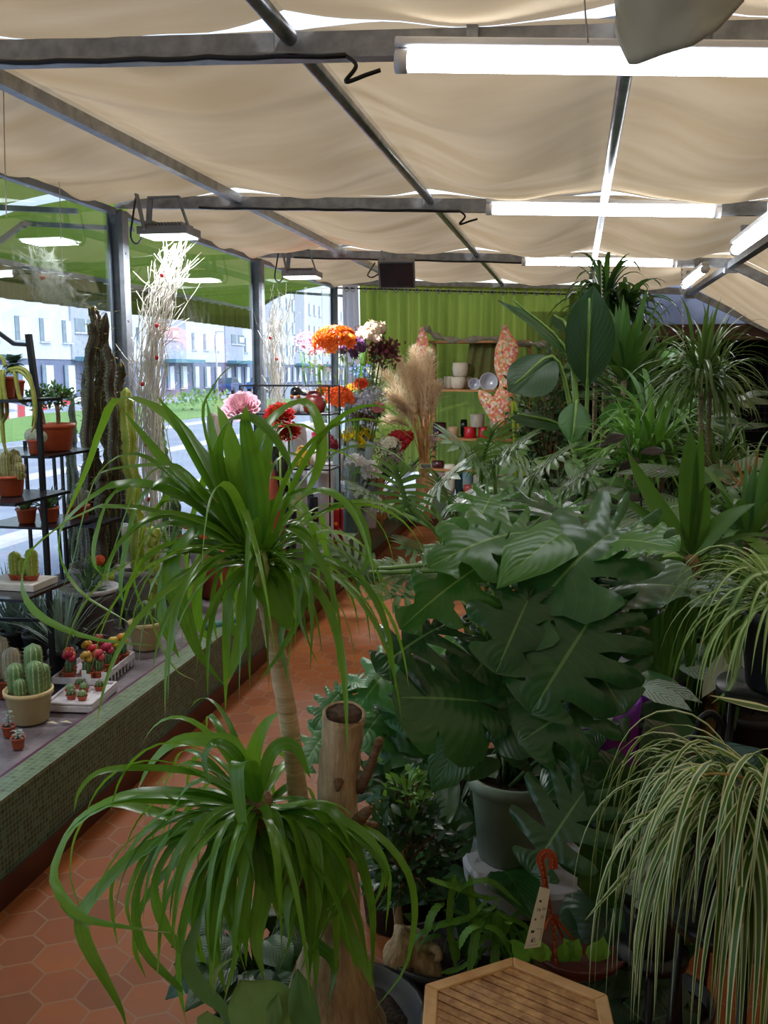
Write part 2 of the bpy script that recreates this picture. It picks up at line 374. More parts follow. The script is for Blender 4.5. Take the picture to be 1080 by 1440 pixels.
def cloth(name, c1, c2, trans, scale=2.0, stretch=(1, 1, 1), rough=.9, glass=0):
    m, nt = newmat(name); L = nt.links.new
    out = nd(nt, 'ShaderNodeOutputMaterial'); d = nd(nt, 'ShaderNodeBsdfDiffuse'); t = nd(nt, 'ShaderNodeBsdfTranslucent')
    tc = nd(nt, 'ShaderNodeTexCoord'); mp = nd(nt, 'ShaderNodeMapping'); mp.inputs['Scale'].default_value = stretch; L(tc.outputs['Object'], mp.inputs[0])
    no = nd(nt, 'ShaderNodeTexNoise', Scale=scale, Detail=6.0); L(mp.outputs[0], no.inputs[0])
    c = ramp(nt, no.outputs[0], ((.3, srgb(c2)), (.7, srgb(c1)))); L(c, d.inputs[0]); L(c, t.inputs[0])
    wv = nd(nt, 'ShaderNodeTexNoise', Scale=260.0, Detail=2.0); L(tc.outputs['Object'], wv.inputs[0])
    bp = nd(nt, 'ShaderNodeBump', Strength=.15, Distance=.002); L(wv.outputs[0], bp.inputs['Height']); L(bp.outputs[0], d.inputs['Normal'])
    mx = nd(nt, 'ShaderNodeMixShader', Fac=trans); L(d.outputs[0], mx.inputs[1]); L(t.outputs[0], mx.inputs[2]); sh = mx.outputs[0]
    if glass:
        tr = nd(nt, 'ShaderNodeBsdfTransparent'); mx = nd(nt, 'ShaderNodeMixShader', Fac=glass); L(sh, mx.inputs[1]); L(tr.outputs[0], mx.inputs[2]); L(c, tr.inputs[0]); sh = mx.outputs[0]
    L(sh, out.inputs[0]); return m
M_floor = tile_floor()
M_mosaic = mosaic('green_mosaic_tiles', (1, 2), ('204032', '305644', '284a3a', '3c6652', '507a64', '1c3628'))
M_mosaic_x = mosaic('green_mosaic_tiles_end', (0, 2), ('435040', '56644f', '4a5a44', '64735c', '3c4834'))
M_mosaic_top = mosaic('pale_green_edge_tiles', (1, 0), ('566a50', '667c60', '5c7056', '748a6e', '4c5e46'), .024, '8a9482')
M_skirt = mat('red_brown_skirting_tile', '54291c', '402016', .35, 5)
M_cement = mat('stained_grey_render', '857d84', '453c42', .4, 5, bump=.3, bscale=30)
M_galv = mat('galvanised_steel', 'a4a8ae', '7c8086', .38, 14, metal=.35)
M_galvd = mat('dull_steel', '7c8088', '60646b', .45, 10, metal=.35)
M_pipe = mat('bright_galvanised_pipe', '9a9ea4', '74787e', .3, 14, metal=.8)
M_black = mat('black_metal', '17181c', '0c0d10', .4, 10, metal=.2)
M_blackpl = mat('black_plastic', '16171a', '0e0f11', .45)
M_canvas = cloth('cream_canvas', 'b2a28a', 'a28f72', .38, 1.3, (1, 3, 1))
M_green = cloth('green_awning_fabric', '748c38', '627a30', .5, 1.0)
M_val = cloth('shaded_valance_fabric', '6c6a34', '4f4f26', .35, 3.0, (1, 8, .5))  # darker than the canopy: the valance's shadow is put into its colour
M_curt = cloth('green_voile', '98a650', '76883a', .45, 1.5, (3, 1, .3), glass=.22)
M_greyc = cloth('grey_voile', 'cfcad2', 'b4b0ba', .5, 1.5, (3, 1, .3), glass=.15)
M_glass = glassmat('window_glass')
M_white = mat('white_plastic', 'e8e8ea', 'd6d6d8', .35, 3)
M_tube = emat('lit_tube', 'f4f8ff', 22)
M_terra = mat('terracotta_plastic', 'b5522f', '9c4224', .5, 6)
M_soil = mat('potting_soil', '3a2a20', '1d1510', .95, 30, bump=1, bscale=80)
M_wood = planks('crate_wood', ('7a4d28', 'a8743f', 'c59560'), 0)
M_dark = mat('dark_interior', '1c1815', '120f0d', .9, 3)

# ================================================================ room shell
XL, XR, YN, YF = -2.75, 3.3, -2.4, 10.7
def roof(x): return 2.70-.044*(x+2.7) if x < 1.17 else 2.53-.5*(x-1.17)
b = MB(); b.box((0.2, 4.2, -.05), (6.4, 13.6, .1)); S('floor', b, M_floor)
# low mosaic walls carrying the display ledge
b = MB(); b.box((-1.79, 3.9, .1655), (.08, 12.2, .331)); S('wall_left', b, M_mosaic)
b = MB(); b.box((-1.80, 3.9, .338), (.10, 12.2, .014)); S('trim_1', b, M_mosaic_top)
b = MB(); b.box((-2.32, 3.9, .16), (.96, 12.2, .33)); S('wall_left_ledge', b, M_cement)
b = MB(); b.box((-1.862, 3.9, .332), (.02, 12.2, .016)); S('trim_2', b, mat('plum_edge_strip', '5e2f4c', '46223a', .35))
b = MB(); b.box((-1.742, 3.9, .045), (.016, 12.2, .09)); S('baseboard_left', b, M_skirt)
b = MB(); b.box((-.1, 9.94, .1655), (3.3, .08, .331)); S('wall_far_low', b, M_mosaic_x)
b = MB(); b.box((-.1, 9.94, .338), (3.3, .1, .014)); S('trim_3', b, M_mosaic_top)
b = MB(); b.box((-.5, 10.4, .16), (4.5, .84, .33)); S('wall_far_ledge', b, M_cement)
b = MB(); b.box((-.1, 9.892, .045), (3.3, .016, .09)); S('baseboard_far', b, M_skirt)
# parapet and glazing of the left side
b = MB(); b.box((XL-.06, 4, .15), (.1, 13.4, 1.1-.8+.3)); S('wall_left_parapet', b, mat('white_window_sill', 'd8d8da', 'b8b8bc', .5))
POSTS = (.1, 2.72, 5.36, 7.9, 10.55)
for k, (a, c) in enumerate(zip(POSTS, POSTS[1:])):
    b = MB(); b.box((XL, (a+c)/2, (.45+2.62)/2), (.006, c-a-.12, 2.17)); f = S('window_%d' % (k+1), b, M_glass)
    for nm, z in (('window_rail', .45), ('window_head', 2.64)):
        g = MB(); g.box((XL, (a+c)/2, z), (.05, c-a-.1, .035)); put(nm, g, M_galvd, f, smooth=False)
for k, y in enumerate(POSTS):
    b = MB()
    wd = .06 if y < 10 else .045
    b.box((XL, y, 1.3), (wd*1.4, .008, 2.7)); b.box((XL-wd*.7, y, 1.3), (.008, wd*1.6, 2.7)); b.box((XL+wd*.7, y, 1.3), (.008, wd*1.6, 2.7))
    b.box((XL+wd*.7, y-wd*.8, 1.3), (.03, .006, 2.7))
    for z in (2.0, 2.4, 1.6): b.lathe((XL+wd*.7+.004, y, z), [(.008, 0), (.008, .006)], 8, axis=V((1, 0, 0)))
    S('trim_%d' % (4+k), b, M_galvd)
# far wall: glazing behind the curtain, timber head and dark opening on the right
b = MB(); b.box((-1.3, YF, 1.55), (2.85, .006, 2.1)); S('window_5', b, M_glass)
b = MB(); b.box((1.35, YF+.02, 2.40), (2.9, .03, .42)); S('wall_far_gable', b, mat('milky_polycarbonate', 'b9c3d6', '9aa5bd', .4, 2, trans=.6))
b = MB(); b.box((1.4, YF, 2.10), (3.0, .14, .17)); S('trim_10', b, planks('brown_beam', ('2e1810', '452618', '583423'), 0))
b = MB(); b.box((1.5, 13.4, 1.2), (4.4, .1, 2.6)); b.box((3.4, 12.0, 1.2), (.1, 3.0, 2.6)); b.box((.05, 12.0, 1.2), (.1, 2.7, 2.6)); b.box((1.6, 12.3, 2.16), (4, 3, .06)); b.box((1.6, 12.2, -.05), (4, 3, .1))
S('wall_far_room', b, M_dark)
b = MB(); b.box((XR, 4, 1.1), (.1, 13.6, 2.4)); S('wall_right', b, mat('brown_boarding', '2c2018', '1e1510', .8, 4))
b = MB(); b.box((.3, YN, 1.4), (6.2, .1, 2.9)); S('wall_back', b, mat('beige_panel', 'a89c88', '8c8170', .8, 3))  # wall out of view, coloured paler to bounce fill light
# wire mesh panel in the dark room
b = MB()
for i in range(14): b.bar((1.8+i*.08, 12.9, .9), (1.8+i*.08, 12.9, 2.0), .006)
for i in range(14): b.bar((1.8, 12.9, .9+i*.08), (2.9, 12.9, .9+i*.08), .006)
b.bar((1.75, 12.9, 0), (1.75, 12.9, 2.1), .03); b.bar((2.95, 12.9, 0), (2.95, 12.9, 2.1), .03)
put('mesh_display_panel', b, mat('grey_wire', '6b6862', '4c4a46', .5, metal=.4), None, 'grey wire grid panel standing in the dark room behind the plants', 'display panel', smooth=False)
# ================================================================ roof frame
BARS = (.05, 2.73, 5.37, 7.9, 10.62)
n = 11
for k, y in enumerate(BARS):
    b = MB(); b.bar((XL, y, roof(XL)), (1.17, y, roof(1.17)), .05, .07); b.bar((1.17, y, roof(1.17)), (XR, y, roof(XR)), .05, .07)
    b.bar((XL, y-.03, roof(XL)-.03), (1.17, y-.03, roof(1.17)-.03), .018, .018)
    S('trim_%d' % n, b, M_galv); n += 1
PUR = ((-1.97, .045), (-.83, .045), (.12, .045), (1.17, .06))
for x, wd in PUR:
    b = MB(); z = roof(x)+(.02 if x < 1 else -.02)
    (b.tube([(x, YN, z), (x, YF, z)], wd*.52, 12) if x in (-.83, .12) else b.bar((x, YN, z), (x, YF, z), wd, .05)); S('trim_%d' % n, b, M_pipe if x in (-.83, .12) else M_galv, smooth=x in (-.83, .12)); n += 1
    b = MB()
    for y in BARS:
        b.box((x, y, z-.02), (.10, .035, .07), rz=.2)
    S('trim_%d' % n, b, M_galv); n += 1
# ================================================================ canvas sheets slung below the glass roof
XS = (XL-.02, -1.97, -.83, .12, 1.17, XR)
b = MB()
for yi, (y0, y1) in enumerate(zip((YN,)+BARS, BARS+(YF+.1,))):
    if y1-y0 < .3: continue
    for xi, (x0, x1) in enumerate(zip(XS, XS[1:])):
        sag = (.07, .13, .15, .14, .16)[xi]
        def f(u, v, x0=x0, x1=x1, y0=y0, y1=y1, sag=sag, xi=xi, yi=yi):
            x = x0+(x1-x0)*u; e = min(1, (min(u, 1-u))*(x1-x0)/.3)
            m = .004+.075*(1-e)**2
            if xi == 4: m = .01
            y = y0+m+(y1-y0-2*m)*v
            s = sag*(sin(pi*u)**1.3)*(.30+.70*sin(pi*v)**.8)
            z = roof(x)+.075-s+.012*noise.noise(V((x*2.1, y*1.3+3, xi)))*4*sin(pi*u)
            z += .008*sin(x*9+y*5+2*noise.noise(V((x*2, y*2, 1))))*sin(pi*u)
            if xi == 0: z += -.10*(1-u)**2*(.5+.5*cos(y*9.0))*.6-.10*(1-u)**2
            if xi == 4 and v > .85 and yi >= 4: z -= .02
            return V((x, y, z))
        b.grid(f, 18, 30)
S('ceiling', b, M_canvas, smooth=True)
# rafters of the outer roof: their shade shows through the canvas
b = MB()
for y in (-.8, .6, 1.9, 3.2, 4.5, 5.9, 7.2, 8.6, 10): b.bar((XL, y, 3.0), (XR, y, 3.5), .02, .02)
for i in range(6):
    x = -2.4+i*.9
    b.bar((x, 2.73, 2.86), (x+.45, 2.73, 3.15), .035); b.bar((x+.45, 2.73, 3.15), (x+.9, 2.73, 2.86), .035)
    b.bar((x, 5.37, 2.86), (x+.45, 5.37, 3.15), .035); b.bar((x+.45, 5.37, 3.15), (x+.9, 5.37, 2.86), .035)
S('ceiling_rafters', b, M_galvd)
# ================================================================ outside
b = MB(); b.box((-20, 40, -.45), (34.4, 170, .1)); S('ground', b, mat('sunlit_asphalt', 'a9b2c6', '939db4', .8, .8))
b = MB(); b.box((-3.4, 5, -.2), (1.2, 18, .5)); S('ground_pavement', b, mat('pale_pavement', 'c9ccd4', 'b2b6c0', .8, 2))
b = MB()
for x in (-6.8, -10.4, -14.6): b.box((x, 25, -.38), (.35, 70, .06))
S('ground_kerbs', b, mat('white_kerb', 'e9eaf0', 'd2d4dc', .7, 2))
b = MB(); b.box((-20.5, 34, -.38), (8.5, 60, .05)); put('lawn', b, mat('street_grass', '86ab62', '6d9550', .9, 3), None, 'strip of green lawn between the street and the long block', 'grass', kind='stuff', smooth=False)
# the long two-storey block
def block(name, X, y0, y1, zt, label, seed, taller=False):
    r = random.Random(seed); t = thing(name, label, 'building', (X, (y0+y1)/2, -.6))
    b = MB(); b.box((X-4, (y0+y1)/2, (2.35-.6)/2), (8, y1-y0, 2.95)); put('lower_wall', b, mat('grey_blue_render', '7d86a6', '707999', .8, 1), t, smooth=False)
    b = MB(); b.box((X-4, (y0+y1)/2, (2.35+zt)/2), (8.1, y1-y0+.1, zt-2.35)); put('upper_wall', b, mat('white_render', 'dfe6f2', 'd0d8e8', .8, 1), t, smooth=False)
    b = MB()
    y = y0+6
    while y < y1-6: b.box((X+.06, y, (2.35+zt)/2), (.2, 4.6, zt-2.35)); y += 13.5
    put('bay_panel', b, mat('lilac_grey_render', 'b9bfd2', 'adb3c8', .8, 1), t, smooth=False)
    y = y0+6
    while y < y1-6:
        b = MB(); b.box((X+.5, y+1, 2.4), (1.2, 6.0, .28)); put('canopy', b, mat('teal_fascia', '5f97ad', '54899e', .6), t, smooth=False); y += 13.5
    zs = [(3.4, 4.8, .0), (0.2, 2.0, .0)] + ([(6.3, 7.7, 0), (9.2, 10.6, 0)] if taller else [])
    mf = mat('window_shade_glass', '8fa3b8', '7589a0', .2, .5); mw = mat('white_shutter', 'eef3fa', 'dfe6f0', .6)
    y = y0+1.5; k = 0
    while y < y1-1.2:
        for zi, (a, c, _) in enumerate(zs):
            bay = abs(((y-(y0+6)+6.75) % 13.5)-6.75) < 2.3
            if bay and zi == 0:
                if abs(((y-(y0+6)+6.75) % 13.5)-6.75) > 1.2: continue
                b = MB(); b.box((X+.17, y, 4.55), (.08, 3.4, .9)); w_ = put('window', b, mf, t, smooth=False)
                b = MB(); b.box((X+.2, y-.4, 4.55), (.06, .12, .9)); b.box((X+.2, y+1.0, 4.55), (.06, 1.2, .5)); b.box((X+.2, y, 4.07), (.12, 3.5, .08)); put('window_frame', b, mw, w_, smooth=False)
                continue
            b = MB(); b.box((X+.08, y, (a+c)/2), (.06, 1.05, c-a)); w_ = put('window', b, mf, t, smooth=False)
            b = MB(); b.box((X+.12, y+.25, (a+c)/2), (.06, .8, c-a-.06)); b.box((X+.12, y, a-.04), (.12, 1.2, .06)); put('shutter', b, mw, w_, smooth=False)
        y += 2.55
    return t
block('apartment_block', -32, 38, 96, 6.6, 'long two-storey white and grey apartment block across the street', 3)
block('apartment_block', -36, 100, 150, 13, 'taller white block standing beyond the far end of the long one', 5, True)
# street tree, lamp post, cars, barrier tape
def car(x, y, rz, col, label):
    t = thing('car', label, 'car', (x, y, -.4), 'parked blue cars'); 
    m = Matrix.Rotation(rz, 3, 'Z')
    def pt(a, b_, c): return V((x, y, -.4))+m@V((a, b_, c))
    b = MB(); prof = [(-2.1, .35), (-2.15, .75), (-1.9, .95), (-1.3, 1.0), (.9, 1.0), (1.7, .85), (2.1, .65), (2.1, .35)]
    for w1, w2, pr in ((.85, .85, prof),):
        vs = [pt(a, -w1, c) for a, c in pr]+[pt(a, w1, c) for a, c in pr]; k = len(pr)
        b.add(vs, [tuple(range(k)), tuple(reversed(range(k, 2*k)))]+[(i, i+k, (i+1) % k+k, (i+1) % k) for i in range(k)])
    put('body', b, mat('car_paint_'+col, col, col, .25, coat=.5), t, smooth=False, bevel=.05)
    b = MB(); pr = [(-1.5, .98), (-1.0, 1.42), (.3, 1.45), (1.1, .98)]; k = 4
    vs = [pt(a, -.72, c) for a, c in pr]+[pt(a, .72, c) for a, c in pr]
    b.add(vs, [tuple(range(k)), tuple(reversed(range(k, 2*k)))]+[(i, i+k, (i+1) % k+k, (i+1) % k) for i in range(k)])
    put('cabin', b, mat('car_glass', '4f6880', '3c5267', .1), t, smooth=False, bevel=.05)
    for a in (-1.35, 1.35):
        for s_ in (-.8, .8):
            b = MB(); b.lathe(pt(a, s_, .32), [(.33, -.1), (.33, .1)], 16, axis=m@V((0, 1, 0))); put('wheel', b, M_blackpl, t)
car(-29.3, 76, pi/2+.1, '2c4a86', 'dark blue car nearer one parked in front of the long block')
car(-28.8, 83.5, pi/2, '3d5f9e', 'mid blue car farther one parked toward the end of the block')
t = thing('street_lamp', 'thin pale street lamp post in front of the long block', 'street lamp', (-27.5, 69, -.4))
b = MB(); b.tube([(-27.5, 69, -.4), (-27.5, 69, 4.6)], [.09, .05], 8); put('pole', b, M_white, t)
b = MB(); b.box((-27.2, 69, 4.62), (.7, .2, .08)); put('lamp_head', b, M_white, t, smooth=False)
def tape(pts, label):
    b = MB(); b.m = 0
    for (p, q) in zip(pts, pts[1:]):
        k = max(2, int((V(q)-V(p)).length/.7))
        for i in range(k):
            a = V(p).lerp(V(q), i/k); c = V(p).lerp(V(q), (i+1)/k); mi = i % 2
            b.bar(a, c, .015, .13, mi=mi)
    put('barrier_tape', b, [mat('tape_red', 'd64a58', 'c23a48', .5), M_white], None, label, 'barrier tape', 'barrier tapes on the street', smooth=False)
tape([PX(0, 568, -12), PX(45, 577, -13), PX(120, 560, -13.5)], 'red and white striped tape, upper of those strung across the street')
tape([PX(0, 586, -11), PX(45, 580, -12), PX(60, 585, -12.5)], 'red and white striped tape, lower of those strung across the street')
b = MB()
for i in range(260):
    p = PX(275, 560, -19)+V((R.gauss(0, .8), R.gauss(0, 1.3), R.gauss(0, .18))); b.quadleaf(p, V((R.gauss(0, 1), R.gauss(0, 1), R.gauss(.5, 1))), V((0, 0, 1)), .3, .18)
put('hedge', b, leafmat('hedge_leaf', '6d9a58', '9ac07c', rough=.7), None, 'rounded pale green shrub beyond the glass, in front of the blue cars', 'shrub')
# ================================================================ awning outside
def awn(name, y0, y1, label):
    t = thing(name, label, 'awning', (-3.4, (y0+y1)/2, 2.2), 'green awnings outside the left windows')
    b = MB()
    def f(u, v):
        y = y0+(y1-y0)*v; x = -2.86-1.16*u
        z = 2.80-.10*u-.24*u**3-.10*sin(pi*u)*sin(pi*v)**1+.02*sin(y*3+u*4)
        return V((x, y, z))
    b.grid(f, 12, 24); put('canopy', b, M_green, t)
    b = MB(); b.grid(lambda u, v: V((-4.03+.02*sin(v*(y1-y0)*26), y0+(y1-y0)*v, 2.44-.235*u)), 3, int((y1-y0)*40)); put('valance', b, M_val, t)
    b = MB(); b.bar((-4.0, y0, 2.455), (-4.0, y1, 2.455), .035); put('front_bar', b, M_galvd, t, smooth=False)
    for y in (y0+.25, y1-.25):
        b = MB(); m_ = V((-3.62, y, 2.66)); b.bar((-2.84, y, 2.60), m_, .03); b.bar(m_, (-4.0, y, 2.44), .03); b.ball(m_, .03)
        put('arm', b, M_galvd, t, smooth=False)
awn('awning', 1.0, 5.3, 'green awning with valance coloured dark olive for shade seen through the nearest window')
awn('awning', 5.5, 11.6, 'green awning with valance coloured dark olive for shade seen through the middle window')
# ================================================================ curtains on the far wall
def curtain(x0, x1, zb, y, m, label, per=.12, amp=.045):
    t = thing('curtain', label, 'curtain', ((x0+x1)/2, y, zb))
    b = MB(); N = int((x1-x0)/per*8)
    def f(u, v):
        x = x0+(x1-x0)*u; z = 2.63-.035*(x+1.8)-(2.6-zb)*v
        a = amp*(1+.35*sin(x*7+1)); return V((x+.01*sin(v*5+x*3), y+a*sin(2*pi*x/per+.5*sin(x*3.3)+.3*v*sin(x*5)), z))
    b.grid(f, N, 10); put('panel', b, m, t)
    x = x0+.05
    while x < x1:
        z = 2.575-.035*(x+1.8); b = MB()
        b.tube([V((x+.024*cos(a), y-.045, z+.024*sin(a))) for a in [i*pi/5 for i in range(11)]], .006, 5, cap=False); x += per
        put('grommet', b, M_galv, t)
    return t
curtain(-2.42, .02, .5, 10.5, M_curt, 'long green translucent curtain on grommets across the far glass wall')
curtain(-2.62, -2.44, .6, 10.46, M_greyc, 'narrow gathered grey curtain hanging in the far left corner', .07, .02)
b = MB(); b.tube([(-2.7, 10.46, 2.62), (.1, 10.46, 2.50)], .009, 6); put('curtain_rod', b, M_black, None, 'thin black rod carrying the green curtain on the far wall', 'curtain rod')
# ================================================================ lamps
def tubelamp(a, c, label, grp='lit tube lamps under the roof bars', en=55):
    a, c = V(a), V(c); t = thing('tube_lamp', label, 'lamp', (a+c)/2, grp); d = (c-a).normalized()
    b = MB(); b.bar(a+V((0, 0, .045)), c+V((0, 0, .04)), .06, .025); put('housing', b, M_white, t, smooth=False, bevel=.006)
    b = MB(); b.tube([a+d*.03, c-d*.03], .028, 14); put('diffuser', b, M_tube, t)
    for p, s_ in ((a, 1), (c, -1)):
        b = MB(); b.tube([p, p+d*.035*s_], .033, 12); put('end_cap', b, M_white, t)
    for k in (.2, .8):
        b = MB(); q = a.lerp(c, k)+V((0, 0, .075)); b.box(q, (.03, .035, .05), atan2(d.y, d.x)); put('clip', b, M_galv, t, smooth=False)
tubelamp(P(557, 86, 2.68), P(1130, 92, 2.68), 'nearest long white tube lamp on the first roof bar')
tubelamp(P(684, 294, 5.32), P(1014, 298, 5.32), 'white tube lamp on the second roof bar, middle of the three')
tubelamp(P(734, 368, 7.85), P(952, 370, 7.85), 'farthest white tube lamp, on the third roof bar')
tubelamp(P(1034, 352, 5.6), P(1100, 303, 4.5), 'slanting white tube lamp at the right-hand frame beam', None)
tubelamp(P(962, 402, 8.6), P(992, 378, 7.6), 'small slanting tube lamp at the far end of the right-hand beam', None)
def flood(p, lit, rz, label, cable=True, tilt=0):
    t = thing('floodlight', label, 'floodlight', p, 'panel floodlights hung from the roof bars'); p = V(p)
    m = Matrix.Rotation(rz, 3, 'Z') @ Matrix.Rotation(tilt, 3, 'X'); q = lambda a, b_, c: p+m@V((a, b_, c))
    def bx(mb, c, d):
        o = len(mb.v); mb.box((0, 0, 0), d)
        for i in range(o, o+8): mb.v[i] = tuple(q(*(V(mb.v[i])+V(c))))
    b = MB(); bx(b, (0, 0, 0), (.30, .24, .045))
    for i in range(12): bx(b, (-.11+.02*i, 0, .034), (.006, .2, .024))
    put('housing', b, mat('grey_lamp_body', '77797e', '66686d', .45), t, smooth=False)
    b = MB(); bx(b, (0, 0, -.027), (.27, .21, .008)); put('lamp_glass', b, emat('lit_panel', 'fbfdff', 9) if lit else mat('dark_lamp_glass', '2b2c33', '202128', .2), t, smooth=False)
    b = MB(); b.bar(q(-.1, -.125, 0), q(-.14, -.125, .2), .008, .04)
    b.bar(q(-.13, 0.0, .0), q(-.11, 0.0, .2), .035, .008); b.bar(q(.13, 0.0, .0), q(.06, 0.0, .2), .035, .008); b.bar(q(-.12, 0, .2), q(.07, 0, .2), .035, .01)
    put('bracket', b, mat('grey_lamp_body', '77797e'), t, smooth=False)
    b = MB(); b.tube(cr([q(-.15, 0, 0), q(-.2, 0, -.06), q(-.24, 0, -.02), q(-.22, 0, .1), q(-.2, 0, .2)], 14), .006, 6); put('cable', b, M_black, t)
flood(P(238, 327, 5.25), True, .05, 'lit white panel floodlight on its bracket beside the nearest steel post')
flood(P(425, 386, 7.75), True, .05, 'lit panel floodlight over the flower stand, beside the second post')
flood(P(558, 385, 7.7), False, .1, 'dark grey floodlight turned away, hanging clear of the posts under the third bar', tilt=-1.0)
flood((-2.15, 2.6, 2.42), True, .05, 'lit panel floodlight on the nearest roof bar, just left of the picture')
for p_, e_ in ((P(238, 327, 5.25), 46), (P(425, 386, 7.75), 75), (V((-2.15, 2.6, 2.42)), 12)):   # the light those panels give
    al = bpy.data.lights.new('panel_light', 'AREA'); al.shape = 'RECTANGLE'; al.size = .26; al.size_y = .2; al.energy = e_; al.color = (.96, .98, 1)
    ao = bpy.data.objects.new('panel_light', al); COL.objects.link(ao); ao.location = p_-V((0, 0, .04))
# cables along the bars and small hanging threads
for k, (y, x0, x1) in enumerate(((2.68, -1.75, -.66), (5.31, -2.2, -.66), (7.84, -2.4, .2))):
    b = MB(); pts = [(x0+(x1-x0)*i/16, y, roof(x0+(x1-x0)*i/16)-.035-.006*abs(sin(i*2.2))) for i in range(17)]
    b.tube(pts, .008, 6); e = V(pts[-1]); b.tube(cr([e, e+V((.03, 0, -.03)), e+V((.0, 0, -.07)), e+V((.06, 0, -.055)), e+V((.1, 0, -.045))], 32), .006, 6)
    put('power_cable', b, M_black, None, ('black cable clipped along the nearest roof bar', 'black cable clipped along the second roof bar', 'black cable clipped along the third roof bar')[k], 'cable', 'black cables on the roof bars')
for k, (u, v0, v1, Y) in enumerate(((4, 70, 305, 3.2), (82, 165, 380, 4.6), (845, 372, 520, 6.5), (958, 372, 560, 6.5), (822, 0, 60, 2.3))):
    b = MB(); b.tube(cr([P(u, v0, Y), P(u+2, (v0+v1)/2, Y), P(u+5, v1, Y)], 8), .0022, 5)
    if k in (2, 3):
        for i in range(26): p = P(u+1+4*i/26, v0+(v1-v0)*i/26, Y); b.ball(p, .007, 5)
    put('hanging_thread', b, mat('pale_string', 'cfcabd', 'b9b4a6', .7), None,
        ('thin pale thread hanging at the left edge of the picture', 'thin pale thread hanging before the green awning', 'white beaded string hanging over the big paddle-leaved plant', 'white beaded string hanging below the slanting right lamps', 'short straight thread beside the bulging sheet at the top')[k], 'string')
# bulging protective sheet rolled over the first bar
b = MB()
def f(u, v):
    x = 866+(1045-866)*u
    lo = [(0, 45), (.1, 88), (.16, 89), (.35, 76), (.6, 62), (.8, 40), (1, 0)]
    for (a, y0), (c, y1) in zip(lo, lo[1:]):
        if a <= u <= c+1e-9: yb = y0+(y1-y0)*(u-a)/(c-a); break
    yy = -120+(yb+120)*v
    return P(x, yy, 2.35+.05*cos(pi*u*1.0)-.16*sin(pi*u)*(.4+.6*(1-v)) + .02*noise.noise(V((u*5, v*5, 0))))
b.grid(f, 28, 14)
b.tube([f(i/28, 1) for i in range(29)], .004, 5)
o = put('fabric_bulge', b, cloth('dusty_fleece', 'bcb9ac', 'a8a496', .5, 4), None, 'dusty beige sheet bulging down over the nearest tube lamp', 'sheet')
sd = o.modifiers.new('thick', 'SOLIDIFY'); sd.thickness = .004
# ================================================================ generic pots and supports
def pot(t, c, r, h, m, rim=.12, soil=True, name='pot', rr=.78):
    b = MB(); c = V(c); k = r*rim
    b.lathe(c, [(r*rr*.9, 0), (r*rr, .005), (r*.94, h*.82), (r*.97, h*.84), (r*.985+k*.3, h*.85), (r+k*.3, h), (r*.93, h), (r*.9, h*.86)], 28)
    o = put(name, b, m, t)
    if soil:
        b = MB(); b.lathe(c+V((0, 0, h*.86)), [(r*.92, 0), (r*.6, h*.04), (0.001, h*.06)], 20, fn=lambda a, z: 1+.04*sin(a*5)); put('soil', b, M_soil, o)
    return o
M_stem = mat('green_stem', '6f8f3c', '567a30', .5, 20)
M_stemd = mat('dark_green_stem', '3d5a2a', '2c4520', .5, 20)
M_bark = mat('pale_bark', 'cdb694', '9c8464', .85, 9, bump=1, bscale=20, stretch=(4, 4, .8))
M_barkd = mat('brown_bark', '8f7052', '5f4630', .9, 14, bump=1, bscale=60, stretch=(1, 1, 3))
M_cane = mat('ringed_cane', '8d8468', '665c44', .8, 20, bump=.8, bscale=30, stretch=(.4, .4, 4))
L_pony = leafmat('ponytail_leaf', '2f6c1c', '84b83c', rough=.3, trans=.4, stripes=3, brown=.3, glow=.5)
L_mons = leafmat('monstera_leaf', '103619', '3a7040', vein='6f9a58', rough=.27, trans=.18)
L_mons2 = leafmat('monstera_leaf_lighter', '2f6a2a', '4b8636', vein='8ab45c', rough=.3, trans=.25)
L_spid = leafmat('spider_plant_leaf', '2f5c1c', '5f8a2e', stripe_col='e6eaba', edge=True, rough=.42, trans=.25)
L_xan = leafmat('divided_leaf', '355c30', '6f9256', vein='98b474', rough=.36, trans=.3)
L_cal = leafmat('calathea_leaf', '2a4a28', '57744c', pattern='8fa684', rough=.55, trans=.2)
L_cal2 = leafmat('peace_lily_leaf', '37602c', '6a9150', vein='96b878', rough=.36, trans=.25)
L_fic = leafmat('small_dark_leaf', '18381c', '3c6638', rough=.35, trans=.2)
L_ficl = leafmat('small_fresh_leaf', '4d8a2c', '8fc04a', rough=.38, trans=.35)
L_yuc = leafmat('yucca_leaf', '2d5a28', '5c8844', rough=.42, trans=.25, stripes=2)
L_yucd = leafmat('dark_sword_leaf', '1f421e', '47703a', rough=.36, trans=.2)
L_dra = leafmat('marginata_leaf', '2b4a1e', '6d8a4a', rough=.34, trans=.2)
L_str = leafmat('paddle_leaf', '16381f', '264c2d', vein='5f8450', rough=.38, trans=.22)
L_aloe = leafmat('grey_green_leaf', '5a7468', '93a89c', rough=.55, trans=.08)
def blades(b, c, n, L, w, el=(20, 80), droop=.9, wf=W_STRAP, fold=.3, az=None, seg=9, spread=.02, curl=0, tw=0):
    for i in range(n):
        a = (az[0]+(az[1]-az[0])*R.random()) if az else i*2.39996+ru(-.3, .3)
        e = radians(ru(*el)); d = V((cos(a)*cos(e), sin(a)*cos(e), sin(e))); l = L*ru(.75, 1.1)
        p = V(c)+V((cos(a)*spread, sin(a)*spread, ru(-spread, spread)))
        b.strip(arc(p, d, l, droop*ru(.7, 1.3), seg, curl=ru(-curl, curl)), wf, fold=fold, w=w*ru(.8, 1.15), twist=ru(-tw, tw))
